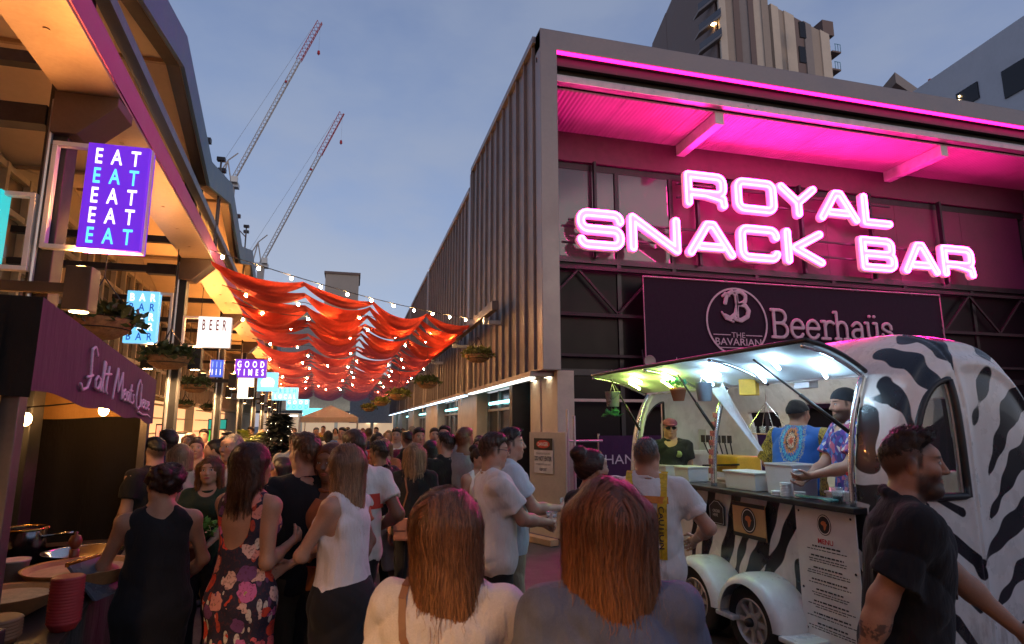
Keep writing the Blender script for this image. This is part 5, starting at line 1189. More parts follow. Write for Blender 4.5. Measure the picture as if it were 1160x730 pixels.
def make_hair(P, style, color, L_, nst, hc, M, tip=None, h=.006, vol=1., sl=(.05, .2), wd=.0022, name='hair'):
    S = hair_field(style, L_, h, vol); V, F = S.nets(); rng = np.random.RandomState(int(abs(hc[0]*999+hc[2]*77))+nst)
    zt = .12; hzv = np.clip((zt-V[:, 2])/(L_+zt if style in ('long', 'bob', 'pony') else .25), 0, 1)
    st = np.full(len(V), .12); AV = [V]; AF = [F]; AS = [st]; AH = [hzv]
    if nst:
        CH = 7 if nst > 2000 else 4; ng = nst//CH; lng = style in ('long', 'bob')
        i = rng.randint(0, len(V), ng); p = V[i].copy(); steps = 13; ln = rng.uniform(*(sl if lng or style in ('bun', 'pony', 'updo') else (.014, .040)), ng)/steps; path = [p.copy()]; nrm = []
        off = rng.uniform(.0005, .006, ng)
        for k in range(steps):
            g = S.grad(p); d = np.tile(NP(0, 0, -1.), (ng, 1)); top = np.clip((p[:, 2]-.03)/.07, 0, 1)[:, None]
            if lng: d = d*(1-.7*top)+top*np.stack([np.where(p[:, 0] > .015, .7, -.7), np.full(ng, -.5), 0*p[:, 0]], 1)
            elif style in ('bun', 'pony'): d = np.stack([-p[:, 0]*3, np.full(ng, -1.), (.06-p[:, 2])*4], 1)
            elif style == 'quiff': d = np.stack([rng.normal(0, .3, ng), np.full(ng, .6), np.where(p[:, 2] > .06, 1.2, -1.)], 1)
            elif style == 'updo': d = np.stack([np.sin(p[:, 2]*60+p[:, 0]*40), np.cos(p[:, 0]*70), np.sin(p[:, 1]*60)], 1)
            else: d = np.stack([np.sign(p[:, 0])*.2, np.where(p[:, 2] > .06, .6, -.15), np.where(p[:, 2] > .09, .25, -1.)], 1)
            d = d+rng.normal(0, .10, d.shape)
            fr = (p[:, 2] > -L_+.05)[:, None] if lng else np.ones((ng, 1), bool)
            lift = .35 if style in ('short', 'quiff') else 0.
            d = np.where(fr, d-g*(d*g).sum(1)[:, None]*(1-lift), d); d /= np.maximum(np.linalg.norm(d, axis=1), .05)[:, None]
            nrm.append(g); p = p+d*ln[:, None]
            if not lift: p = np.where(fr, p-(S.sample(p)-off)[:, None]*S.grad(p)*.9, p)
            path.append(p.copy())
        nrm.append(S.grad(p)); path = np.stack(path, 1); nrm = np.stack(nrm, 1); tt = np.linspace(0, 1, steps+1)[None, :, None]
        tan = np.gradient(path, axis=1); side = np.cross(tan, nrm); side /= np.maximum(np.linalg.norm(side, axis=2), 1e-6)[..., None]
        ph_ = rng.uniform(0, 6.28, (ng, 1, 1)); path = path+side*.0055*tt*np.sin(tt*7+ph_)*(1 if lng else .3)
        rep = lambda q: np.repeat(q, CH, 0)
        path, nrm, side = rep(path), rep(nrm), rep(side); nst = ng*CH; sp = .0055 if lng else .003
        path = path+(side*rng.normal(0, sp, (nst, 1, 1))+nrm*np.abs(rng.normal(0, sp*.5, (nst, 1, 1))))*(1-.5*tt)+(side*rng.normal(0, 1, (nst, 1, 1))+nrm*np.abs(rng.normal(0, 1, (nst, 1, 1))))*(.016 if lng else .005)*tt*(rng.rand(nst, 1, 1) < .05)
        w_ = wd*rng.uniform(.5, 1.3, nst)[:, None]*np.linspace(1, .25, steps+1)[None]
        A = path-side*w_[..., None]*.5+nrm*.0004; B = path+side*w_[..., None]*.5+nrm*.0004
        V2 = np.stack([A, B], 2).reshape(-1, 3); b = len(V); q = (np.arange(nst)[:, None]*(steps+1)+np.arange(steps)[None]).ravel()*2+b
        AF.append(np.stack([q, q+1, q+3, q+2], 1)); AV.append(V2)
        AS.append(np.repeat(np.clip(rep(rng.uniform(.15, .95, ng)[:, None])[:, 0]+rng.normal(0, .12, nst), 0, 1), (steps+1)*2)); AH.append(np.clip((zt-V2[:, 2])/(L_+zt if style in ('long', 'bob', 'pony') else .25), 0, 1))
    V = np.concatenate(AV); me = npmesh(name, hc+V @ M.T, np.concatenate(AF)); vattr(me, 'st', np.concatenate(AS)); vattr(me, 'hz', np.concatenate(AH))
    return link(name, me, hair_mat(color, tip), P)
def person(label, loc, rz, H=1.74, sex='m', res=.009, skin=(.42, .24, .17), hair=('short', (.06, .035, .02), .1, 0), lean=0, twist=0, head=(0, 0, 0), L=None, Rr=None, feet=None, top=None, bottom=None, shoes=(.03, .03, .03), belly=0., group=None, lip=None, beard=0, fat=1., hairkw={}, browc=None):
    T = thing('person', label, 'person', loc, R(rz), group); s = H/1.75; fem = sex == 'f'
    sh = (.168 if fem else .192)*fat**.5
    Ml = np.array(Matrix.Rotation(R(twist), 3, 'Z') @ Matrix.Rotation(R(-lean), 3, 'X')); piv = NP(0, 0, .95)
    U = lambda *p: (Ml @ (NP(*p)-piv)+piv)
    fr = Ml @ NP(0, 1, 0)
    hc = U(0, .012, 1.625); M = rot(*head); M = rot(twist*.5, 0, 0) @ M
    shl = {-1: U(-sh, 0, 1.415), 1: U(sh, 0, 1.415)}
    ul, fl_ = (.282, .25)
    tgt = {-1: L or ((-.235, .03, .80), (-.3, -1, 0), .5), 1: Rr or ((.235, .03, .80), (.3, -1, 0), .5)}
    arms = {}
    for sd_ in (-1, 1): arms[sd_] = ik(shl[sd_], tgt[sd_][0], ul, fl_, tgt[sd_][1])
    ft = feet or {-1: (-.10, .0), 1: (.10, .02)}
    legs = {}
    for sd_ in (-1, 1):
        hip = NP(sd_*(.088 if fem else .085), 0, .905); an = NP(ft[sd_][0], ft[sd_][1]-.03, .075 if len(ft[sd_]) < 3 else ft[sd_][2]); kn, an = ik(hip, an, .425, .41, (sd_*.1, 1, 0)); legs[sd_] = (hip, kn, an)
    mw = (.122 if fem else .150)*fat; mr = (.120 if fem else .148)*fat; mc = (.138 if fem else .166)*fat
    fl1 = (tuple(fr), .74); TORSO = [((-.075, 0, .94), (.075, 0, .94), .118*fat, .118*fat, .05, ((0, 1, 0), .88)), (U(0, 0, .99), U(0, 0, 1.12), (.135 if fem else .148)*fat, mw, .06, fl1), (U(0, 0, 1.12), U(0, 0, 1.31), mr, mc, .06, fl1),
        (U(-.075, .012, 1.345), U(.075, .012, 1.345), .088 if fem else .102, .088 if fem else .102, .05, (tuple(fr), .9)), (shl[-1]+U(0,0,0)*0, shl[1], .046 if fem else .056, .046 if fem else .056, .05, None)]
    EL = []
    if fem:
        EL += [(U(sx*.068, .085, 1.305), (.060, .052, .058)) for sx in (-1, 1)]+[(NP(sx*.062, -.055, .92), (.085, .08, .09)) for sx in (-1, 1)]
    else: EL += [(NP(sx*.06, -.05, .93), (.08, .075, .085)) for sx in (-1, 1)]
    if belly: EL.append((U(0, .06+.03*belly, 1.08), (.14, .10+.04*belly, .15)))
    af = (.80 if fem else 1.)*(.6+.4*fat)
    pts = [NP(0, 0, 0), hc+NP(0, 0, .15)]+[q for a_ in arms.values() for q in a_]+[q for l_ in legs.values() for q in l_]+list(shl.values())
    pts = np.array(pts); lo = pts.min(0)-NP(.23, .23, .02); hi = pts.max(0)+NP(.23, .25, .05)
    lo = np.minimum(lo, (-.3, -.26, -.02)); hi = np.maximum(hi, (.3, .26, 1.7))
    hs = res/s
    B = SDF(lo, hi, hs)
    for a, b, ra, rb, k, fl in TORSO: B.cap(a, b, ra, rb, k, fl)
    for c, r in EL: B.ell(c, r, .05)
    for sx in (-1, 1): B.cap(U(sx*.125, -.012, 1.425), U(sx*.035, -.012, 1.495), .034, .042, .05)
    nr = .047 if fem else .058
    B.cap(U(0, -.018, 1.43), hc+M @ NP(0, -.02, -.06), nr*1.04, nr*.96, .035)
    wr = {}
    for sd_ in (-1, 1):
        e, w_ = arms[sd_]; B.cap(shl[sd_], e, .052*af, .041*af, .045); B.cap(e, e+(w_-e)*.35, .042*af, .041*af, .03); B.cap(e+(w_-e)*.3, w_, .041*af, .027*af, .03)
        hip, kn, an = legs[sd_]; B.cap(hip, kn, .086*fat, .056, .05); B.cap(kn, kn+(an-kn)*.35, .055, .056, .03); B.cap(kn+(an-kn)*.3, an, .056, .036, .03)
        B.cap(an+NP(0, -.03, -.045), an+NP(sd_*.02, .13, -.05), .03, .028, .03)
        # hand: palm, four fingers, thumb
        d = (w_-e)/np.linalg.norm(w_-e); curl = tgt[sd_][2]; pn = np.array(tgt[sd_][3] if len(tgt[sd_]) > 3 else (-sd_, 0, 0), float); pn = pn-d*(pn @ d); pn /= max(np.linalg.norm(pn), 1e-6); sv = np.cross(d, pn)*sd_
        if sv @ NP(0, 1, 0) < 0 and len(tgt[sd_]) <= 3: sv = -sv
        hsz = .92 if fem else 1.
        if len(tgt[sd_]) > 4: d = np.array(tgt[sd_][4], float); d /= np.linalg.norm(d); pn = pn-d*(pn @ d); pn /= np.linalg.norm(pn); sv = np.cross(d, pn)*sd_
        for j in (-1, 0, 1): B.cap(w_+d*.012, w_+d*.078*hsz+sv*.021*j*hsz, .019, .016, .012)
        for j, fl in enumerate((.062, .074, .080, .072)):
            p0 = w_+d*.082*hsz+sv*(-.031+.0205*j)*hsz; dd = d.copy(); seg = fl*hsz
            for q, w2 in enumerate((.45, .32, .25)):
                ang = curl*(.75 if q == 0 else 1.05)*(.9+.06*j); dd = dd*cos(ang)+pn*sin(ang); nn_ = pn*cos(ang)-d*0; p1 = p0+dd/np.linalg.norm(dd)*seg*w2; B.cap(p0, p1, .0088-.0006*q, .0082-.0007*q, .004); p0 = p1
        p0 = w_+d*.025+sv*.026; p1 = p0+(d*.62+sv*.62+pn*.35)*.045; B.cap(p0, p1, .0125, .0105, .01); p2 = p1+(d*.8+sv*.1+pn*(.3+.5*curl))*.032; B.cap(p1, p2, .0105, .008, .004)
        wr[sd_] = w_+d*.085+pn*.03
    # head
    Hd = lambda x, y, z: hc+M @ NP(x, y, z)
    B.ell(Hd(0, -.014, .018), (.0765, .0965, .0925), .02, M); B.ell(Hd(0, .022, -.045), (.058 if fem else .062, .068, .062), .035, M); B.ell(Hd(0, .066, -.093), (.020 if fem else .025, .019, .016), .03, M)
    B.ell(Hd(0, .062, .035), (.055, .028, .03), .02, M); 
    for sx in (-1, 1):
        B.ell(Hd(sx*.040, .058, -.018), (.024, .026, .022), .025, M); B.ell(Hd(sx*.078, -.008, -.005), (.009, .019, .031), .006, rot() if 0 else M @ rot(0, 10, 0))
        B.ell(Hd(sx*.031, .094, .010), (.017, .013, .011), .012, M, 'sub'); B.ell(Hd(sx*.032, .077, .0095), (.0135, .0125, .0105), .004, M)
        B.ell(Hd(sx*.058, .0, -.065), (.012, .035, .022), .03, M)
    B.cap(Hd(0, .086, .022), Hd(0, .108, -.022), .0075, .0115, .012); B.ell(Hd(0, .098, -.026), (.016, .012, .008), .008, M)
    B.ell(Hd(0, .088, -.0525), (.022, .010, .0055), .006, M); B.ell(Hd(0, .087, -.063), (.019, .0105, .006), .006, M)
    if beard > .5: B.ell(Hd(0, .055, -.095), (.050, .045, .036), .02, M)
    V, F = B.nets(); me = npmesh('body', V*s, F); hl = (V-hc) @ M; far_ = (np.abs(hl) > .17).any(1); hl[far_] = 9.; vattr(me, 'hp', hl)
    hcol = hair[1]
    link('body', me, skin_mat(skin, lip or ((.45, .12, .12) if fem else tuple(q*.72 if i else q*.85 for i, q in enumerate(skin))), browc or hcol, beard, hcol, .85 if hair[0] in ('short', 'buzz', 'quiff') else 0.), T)
    st = hair[0]
    if st not in HAIRLESS: 
        ho = make_hair(T, st, hcol, hair[2], hair[3], hc*s, M*s if False else (rot(twist*.5+head[0], head[1]*(.4 if st in ('long', 'bob') else 1), head[2]))*s, **hairkw)
    ph = (H*97+abs(rz)*.13+loc[0]*5) % 6.28
    def wav(X, Y, Z, amp, a, b):
        u = X*a*1.1+2.6*np.sin(Z*8+ph)+1.4*np.sin(Y*11+Z*17+ph); v_ = (X*.7+Y*.9)*a*1.5+Z*b*1.3+2.2*np.sin(X*13-Z*10+ph*2); w_ = (Y-X*.4)*a*1.8-Z*b*1.7+1.8*np.sin(Z*14+Y*9+ph)
        return amp*(.9-1.5*np.abs(np.sin(u*.5))**.7*.8+.55*np.abs(np.sin(v_*.5))-.5*np.abs(np.sin(w_*.5)))
    def emitg(name, G, m, amp=.004, sub=None):
        G.f = (G.f+wav(*G.axes(), amp, 26, 19)).astype('f4')
        V, F = G.nets()
        o = link(name, npmesh(name, V*s, F), m, T); return o
    def newG(): return SDF(lo, hi, hs*1.15 if res < .012 else hs)
    def axes_(G): return G.axes()
    if bottom:
        G = newG(); o_ = bottom.get('off', .014); kind = bottom['kind']; ze = bottom.get('to', .09)
        if kind == 'skirt':
            wz, ztop = .115, bottom.get('top', 1.06); G.cap((0, 0, ztop), (0, 0, .90), bottom.get('rw', .135), .188, .03, ((0, 1, 0), .8)); G.cap((0, 0, .90), (0, .0, ze-.1), .19, bottom.get('rh', .20), .06, ((0, 1, 0), .82)); [G.ell(c, np.array(r)+.018, .05) for c, r in EL[-2:]]; G.cap(*[NP(*q) for q in TORSO[0][:2]], TORSO[0][2]+.016, TORSO[0][3]+.016, .05, TORSO[0][5])
            x_, y_, z_ = axes_(G); G.f = np.maximum(np.maximum(G.f, z_-ztop), ze-z_+.01*np.sin(x_*30)+0*y_)
        else:
            G.cap(*[NP(*q) for q in TORSO[0][:2]], TORSO[0][2]+o_, TORSO[0][3]+o_, .05, TORSO[0][5]); G.cap(TORSO[1][0], NP(0, 0, 1.06), TORSO[1][2]+o_*.6, TORSO[1][2]+o_*.4, .05, ((0, 1, 0), .78))
            for c, r in EL[-2 if not belly else -3:][:2]: G.ell(c, np.array(r)+o_, .05)
            for sd_ in (-1, 1):
                hip, kn, an = legs[sd_]
                if kind == 'shorts':
                    e = hip+(kn-hip)*bottom.get('t', .9); dn = (kn-hip)/np.linalg.norm(kn-hip); G.cap(hip, e+dn*.1, .09*fat+o_+.006, .066*fat+o_+.02, .04, None, [(e, dn)])
                else:
                    G.cap(hip, kn, .086*fat+o_, .058+o_, .045); G.cap(kn, an+NP(0, 0, -.05), .058+o_, bottom.get('cuff', .048)+o_, .03)
            x_, y_, z_ = axes_(G); G.f = np.maximum(np.maximum(G.f, z_-bottom.get('top', 1.03)), bottom.get('cut', .06)-z_+0*x_+0*y_)
        emitg(bottom.get('name', 'trousers'), G, bottom['m'], .008)
    if top:
        G = newG(); o_ = top.get('off', .014); hem = top.get('hem', .86); kind = top['kind']
        for a, b, ra, rb, k, fl in TORSO[:-1]: G.cap(a, b, ra+o_, rb+o_, k+.01, fl)
        G.cap(shl[-1]*.93+U(0, 0, 1.415)*.07, shl[1]*.93+U(0, 0, 1.415)*.07, TORSO[-1][2]+o_*.7, TORSO[-1][3]+o_*.7, .05)
        for sx in (-1, 1): G.cap(U(sx*.13, -.012, 1.42), U(sx*.062, -.012, 1.470), .036+o_*.7, .040+o_*.5, .04)
        for c, r in EL: G.ell(c, np.array(r)+o_, .05)
        if top.get('loose', 1): q = top.get('loose', 1); G.cap(U(0, 0, 1.30), U(0, .0, hem-.02), mc+o_*.6, ((.158 if not fem else .150)*fat+.012*q), .05, (tuple(fr), .76))
        x_, y_, z_ = axes_(G)
        hemw = .008*np.sin(x_*22+1)+.004*np.sin(y_*40)
        G.f = np.maximum(G.f, hem-z_+hemw)
        if top.get('split'): G.f = np.maximum(G.f, .012-np.abs(x_)+np.maximum(0, -y_)*9+0*z_)
        n1 = U(0, .075, top.get('vz', 1.475)); nrx = top.get('nr', .078); 
        if kind in ('tank', 'dress'):
            for sx in (-1, 1): G.cap(U(sx*(sh+.034), 0, 1.27), U(sx*(sh+.040), 0, 1.55), .066, .066, .02, None, (), 'sub')
            G.ell(U(0, .09, 1.47), (.088, .13, .10), .01, None, 'sub'); bs = top.get('back', (-.09, 1.47, .085, .07, .06)); G.ell(U(0, bs[0], bs[1]), (bs[2], bs[3], bs[4]), .01, None, 'sub')
        else: G.ell(n1, (nrx, .095, .075), .01, None, 'sub'); G.cap(U(0, -.018, 1.44), U(0, -.0, 1.60), .062 if fem else .066, .07, .008, None, (), 'sub')
        sv_ = top.get('sleeve', .55)
        if sv_ and kind not in ('tank', 'dress'):
            for sd_ in (-1, 1):
                e, w_ = arms[sd_]; so_ = o_+top.get('so', .010)
                if sv_ <= 1:
                    en = shl[sd_]+(e-shl[sd_])*sv_; dn = (e-shl[sd_])/np.linalg.norm(e-shl[sd_]); G.cap(shl[sd_], e, .054*af+o_*.8, .050*af+so_+.012, .04, None, [(en, dn)])
                else:
                    en = e+(w_-e)*(sv_-1); dn = (w_-e)/np.linalg.norm(w_-e); G.cap(shl[sd_], e, .054*af+o_, .046*af+so_, .04); G.cap(e, w_, .046*af+so_, .034*af+so_, .025, None, [(en, dn)])
        if top.get('collar'):
            for i in range(14):
                a0, a1 = 2*pi*i/14+.25, 2*pi*(i+1)/14+.25
                if kind == 'jacket' or not (1.2 < (a0 % (2*pi)) < 1.9): G.cap(U(.073*cos(a0), -.012+.066*sin(a0), 1.492-.02*sin(a0)), U(.073*cos(a1), -.012+.066*sin(a1), 1.492-.02*sin(a1)), .013+top.get('cth', .0), .013+top.get('cth', .0), .015)
        elif kind == 'tee':
            for i in range(18):
                a0, a1 = 2*pi*i/18, 2*pi*(i+1)/18; G.cap(U(.071*cos(a0), -.010+.072*sin(a0), 1.474-.022*sin(a0)), U(.071*cos(a1), -.010+.072*sin(a1), 1.474-.022*sin(a1)), .0085, .0085, .006)
        if top.get('skirt'):
            q = top['skirt']; G.cap(U(0, 0, 1.08), NP(0, 0, .92), mw+.012, .165, .05, ((0, 1, 0), .84)); G.cap(NP(0, 0, .92), NP(0, 0, q-.1), .168, top.get('rh', .25), .05, ((0, 1, 0), .84)); x_, y_, z_ = axes_(G)
            G.f = np.maximum(G.f, q-z_+.01*np.sin(x_*25)+0*y_); G.f = G.f+np.clip((1.0-z_), 0, .8)*.016*np.sin(np.arctan2(y_, x_)*9+2*z_)
        emitg(top.get('name', 'shirt'), G, top['m'], top.get('fold', .010))
    if shoes is not None:
        for sd_ in (-1, 1):
            an = legs[sd_][2]; G = SDF(an+NP(-.09, -.12, -.10), an+NP(.09, .23, .10), max(hs, .008))
            G.cap(an+NP(0, -.035, -.03), an+NP(sd_*.02, .14, -.042), .045, .036, .02); G.cap(an+NP(0, -.02, 0), an+NP(0, -.01, .03), .042, .045, .03)
            x_, y_, z_ = axes_(G); G.f = np.maximum(G.f, (.004-z_)+0*x_+0*y_)
            V, F = G.nets(); link('shoe', npmesh('shoe', V*s, F), mat('shoe_%.2f_%.2f_%.2f' % shoes, shoes, .6), T)
    W = Matrix.Translation(Vector(loc)) @ Matrix.Rotation(R(rz), 4, 'Z')
    return dict(T=T, s=s, M=M, hc=hc*s, wr={k_: v_*s for k_, v_ in wr.items()}, arms=arms, W=lambda p_: W @ Vector([float(q) for q in p_]), U=U, sh=sh, lo=lo, hi=hi)
# ------------------------------------------------------------------ the people near the camera
SK1 = (.46, .26, .185); SK2 = (.40, .215, .145); SK3 = (.20, .10, .062)
BLACKT = cloth('black_cotton', (.014, .014, .017), 420); WHITET = cloth('white_cotton', (.66, .63, .62), 420); DENIMB = cloth('black_denim', (.016, .016, .02), 600, wr=.15)
KHAKI = cloth('khaki_twill', (.32, .25, .17), 500); OLIVE = cloth('olive_twill', (.07, .06, .04), 500); LBLUE = cloth('pale_blue_cotton', (.50, .56, .64), 420); GREYL = cloth('grey_marl', (.36, .36, .37), 400)
DEN = cloth('denim_jacket', (.135, .15, .215), 700, .22, wr=.8)
P_ = {}
P_['denim'] = person('woman with long straight auburn hair in a grey blue denim jacket, back to camera', (0.636, 1.464, 0), -8, 1.668, 'f', .0065, SK1, ('long', (.17, .058, .028), .37, 12000), head=(-6, 0, 0), L=((-.26, .10, .85), (-1, -.4, 0), .5), Rr=((.26, .10, .85), (1, -.4, 0), .5), top=dict(kind='jacket', m=DEN, name='denim_jacket', sleeve=1.95, off=.022, hem=.90, collar=1, cth=.008, fold=.011, so=.010), bottom=dict(kind='trousers', m=DENIMB), hairkw=dict(tip=(.44, .17, .055), sl=(.16, .38), vol=1.02, wd=.0024), fat=1.06)
P_['white'] = person('long chestnut haired woman in a loose white top with a tan strap', (0.273, 1.727, 0), -22, 1.629, 'f', .0065, SK1, ('long', (.19, .075, .034), .45, 13000), head=(-38, 2, 0), L=((-.24, .12, .85), (-1, -.4, 0), .5), Rr=((.24, .12, .85), (1, -.4, 0), .5), top=dict(kind='tee', m=cloth('white_linen', (.66, .60, .58), 300, wr=.8), name='top', sleeve=.95, off=.02, hem=.84, loose=1.6, fold=.012, so=.014), bottom=dict(kind='trousers', m=DENIMB), hairkw=dict(tip=(.40, .18, .065), sl=(.16, .38), wd=.0024))
P_['walk'] = person('bearded man in a black short sleeved shirt and lanyard walking past the trailer', (2.055, 1.995, 0), -128, 1.787, 'm', .0052, SK2, ('quiff', (.022, .014, .012), .1, 5000), lean=6, head=(-4, -4, 0), Rr=((.24, -.20, .86), (.3, -1, 0), .55, (-.3, .2, 0)), L=((-.24, .42, .98), (-.4, -1, -.4), .7, (.6, 0, -.4)), feet={-1: (-.09, .28), 1: (.09, -.26)}, top=dict(kind='shirt', m=BLACKT, sleeve=.72, off=.018, hem=.84, collar=1, cth=.002), bottom=dict(kind='trousers', m=DENIMB), beard=.85)
P_['tank'] = person('woman with dark curly pinned up hair in a black sleeveless top, by the food stall', (-0.978, 3.772, 0), 14, 1.597, 'f', .0075, SK2, ('updo', (.035, .012, .010), .1, 3500), head=(26, -4, 0), L=((-.13, .26, 1.04), (-1, -.5, -.2), .6, (.6, .1, -.5)), Rr=((.14, .25, 1.0), (1, -.5, -.2), .6, (-.6, .1, -.5)), top=dict(kind='tank', m=BLACKT, name='sleeveless_top', hem=.70, off=.014, loose=1.2, back=(-.09, 1.49, .08, .07, .05)), bottom=dict(kind='trousers', m=DENIMB), fat=1.06)
# floral print: big petals and leaves on navy
m, n, p = base('floral_print'); v = n.obj()
vm = n.new('ShaderNodeTexVoronoi', feature='F1', ins={'Scale': 12., 'Randomness': 1.}); wv_ = n.noise(v, 16, 2); n.l.new(n.new('ShaderNodeMix', data_type='VECTOR', ins={0: .07, 4: v, 5: wv_.outputs[1]}).outputs[1], vm.inputs['Vector'])
d1 = vm.outputs['Distance']; hue = n.new('ShaderNodeSeparateColor'); n.l.new(vm.outputs['Color'], hue.inputs[0])
flw = n.ramp(hue.outputs[0], [(.0, (.55, .05, .025)), (.2, (.62, .25, .22)), (.4, (.16, .05, .16)), (.55, (.60, .10, .12)), (.72, (.66, .40, .34)), (.86, (.10, .06, .15)), (.93, (.55, .12, .30))], 'CONSTANT')
v2 = n.new('ShaderNodeTexVoronoi', feature='F1', ins={'Scale': 26.}); n.l.new(n.mapping(v, (1, 1, .45), (0, .6, .4)), v2.inputs[0]); h2 = n.new('ShaderNodeSeparateColor'); n.l.new(v2.outputs['Color'], h2.inputs[0])
bgc = n.mix(n.math('MULTIPLY', n.math('LESS_THAN', v2.outputs['Distance'], .36), n.math('GREATER_THAN', h2.outputs[0], .25)), (.018, .014, .035), n.ramp(h2.outputs[1], [(0, (.60, .52, .46)), (.5, (.40, .05, .03)), (.75, (.13, .05, .14))], 'CONSTANT'))
inn = n.math('LESS_THAN', d1, n.math('ADD', .44, n.math('MULTIPLY', wv_.outputs[0], .16))); c = n.mix(inn, bgc, flw); c = n.mix(n.math('LESS_THAN', d1, .09), c, (.62, .48, .16)); c = n.mix(n.math('MULTIPLY', n.math('GREATER_THAN', n.noise(v, 70, 2).outputs[0], .58), .5), c, (.10, .02, .03))
n.l.new(c, p.inputs['Base Color']); p.inputs['Roughness'].default_value = .8; n.l.new(n.bump(n.noise(n.mapping(v, (1, 1, .3)), 16, 3).outputs[0], .3, .03), p.inputs['Normal']); FLORAL = m
P_['floral'] = person('woman with a dark bob in a low backed floral print dress', (-0.512, 3.584, 0), -38, 1.710, 'f', .0075, SK2, ('bob', (.045, .016, .011), .13, 6000), head=(-30, 0, 0), Rr=((.13, .21, 1.20), (.25, -1, -.7), .8, (-.6, .2, .2)), L=((-.12, .28, 1.05), (-.7, -1, -.3), .6, (.6, .1, -.3)), top=dict(kind='dress', m=FLORAL, name='dress', hem=.30, off=.012, loose=0, skirt=.12, rh=.25, back=(-.125, 1.36, .12, .10, .17), fold=.003), hairkw=dict(tip=(.075, .028, .015), sl=(.08, .2), wd=.0024))
P_['blonde'] = person('woman with long blonde hair in a white sleeveless top and black skirt, arms folded', (-0.013, 3.558, 0), 62, 1.698, 'f', .0075, SK1, ('long', (.20, .10, .052), .29, 6500), head=(4, -2, 0), L=((.02, .23, 1.12), (-1, .2, -.8), .5, (.2, -1, 0)), Rr=((-.08, .27, 1.10), (1, .1, -.8), .4, (0, -1, 0)), top=dict(kind='tank', m=cloth('white_crepe', (.68, .62, .62), 300), name='sleeveless_top', hem=.97, off=.018, loose=1.3), bottom=dict(kind='skirt', m=DENIMB, name='skirt', to=.10, rh=.17, top=1.07), hairkw=dict(tip=(.42, .24, .13), sl=(.12, .3), wd=.0024))
P_['btee'] = person('man with short brown hair in a black tee and dark olive shorts, back to camera', (-0.263, 4.000, 0), 16, 1.750, 'm', .008, SK1, ('short', (.10, .042, .02), .1, 3000), head=(28, 0, 0), Rr=((.10, .28, 1.08), (1, -.6, -.3), .8, (-.6, 0, .2)), L=((-.26, .02, .82), (-.4, -1, 0), .5), top=dict(kind='tee', m=BLACKT, off=.018, hem=.84, name='t_shirt'), bottom=dict(kind='shorts', m=OLIVE, name='shorts', t=.95, off=.02), fat=1.06)
P_['glasses'] = person('man with glasses and brown hair in a white tee holding a beer', (0.978, 4.191, 0), -88, 1.749, 'm', .008, SK1, ('short', (.055, .026, .015), .1, 3000), lean=-2, head=(-4, -6, 0), Rr=((.05, .36, 1.14), (.8, -1, -.5), .95, (-1, 0, 0)), L=((-.06, .34, 1.12), (-.8, -1, -.5), .9, (1, 0, 0)), top=dict(kind='tee', m=WHITET, off=.022, hem=.82, name='t_shirt', sleeve=.66, loose=.7), bottom=dict(kind='trousers', m=DENIMB))
P_['second'] = person('dark haired man in a pale blue tee and khaki trousers holding a beer', (1.181, 4.597, 0), -96, 1.781, 'm', .008, SK1, ('short', (.022, .014, .011), .1, 2500), head=(-6, 2, 0), Rr=((.06, .37, 1.16), (.8, -1, -.5), .95, (-1, 0, 0)), L=((-.24, .02, .82), (-.3, -1, 0), .5), top=dict(kind='tee', m=LBLUE, off=.018, hem=.86, name='t_shirt', sleeve=.6), bottom=dict(kind='trousers', m=KHAKI))
P_['bun'] = person('woman with a top knot bun in a black top waiting before the trailer', (1.400, 3.472, 0), -68, 1.665, 'f', .008, SK1, ('bun', (.05, .018, .016), .1, 3500), head=(-12, 2, 0), top=dict(kind='tee', m=BLACKT, name='top', off=.014, hem=.88), bottom=dict(kind='trousers', m=DENIMB))
P_['strap'] = person('man with cropped grey hair in a white tee with yellow straps at the trailer counter', (1.844, 3.625, 0), -34, 1.736, 'm', .008, SK1, ('buzz', (.10, .085, .085), .1, 1500), head=(-12, -4, 0), Rr=((.27, .24, 1.08), (1, -.6, -.6), .7, (-.6, .1, -.3)), L=((-.16, .30, 1.1), (-1, -.6, -.6), .7, (.6, .1, -.3)), top=dict(kind='tee', m=WHITET, off=.020, hem=.84, name='t_shirt', sleeve=.62), bottom=dict(kind='trousers', m=cloth('white_twill', (.55, .55, .60), 500), name='trousers'), fat=1.05)
def inside(x, y): q = tw_(x, y, .31); return (q.x, q.y, q.z)
P_['beret'] = person('man in a plum flat cap, dark sunglasses and black polo inside the trailer', inside(.24, 2.70), 152, 1.57, 'm', .008, SK1, ('buzz', (.25, .24, .23), .1, 0), head=(6, -4, 0), top=dict(kind='shirt', m=BLACKT, name='polo_shirt', off=.016, collar=1, hem=.86), bottom=dict(kind='trousers', m=DENIMB), belly=.6)
DASH, n, p = base('blue_patterned_cloth'); v = n.obj()
sp = n.new('ShaderNodeSeparateXYZ'); n.l.new(v, sp.inputs[0]); x_, y_, z_ = sp.outputs
rr2 = n.math('SQRT', n.math('ADD', n.math('MULTIPLY', n.math('MULTIPLY', x_, x_), 1.5), n.math('MULTIPLY', n.math('POWER', n.math('ABSOLUTE', n.math('SUBTRACT', z_, 1.36)), 2.), .42)))
zz_ = n.new('ShaderNodeTexWave', wave_type='BANDS', ins={'Scale': 16., 'Distortion': 9., 'Detail Scale': 4.}); n.l.new(v, zz_.inputs[0])
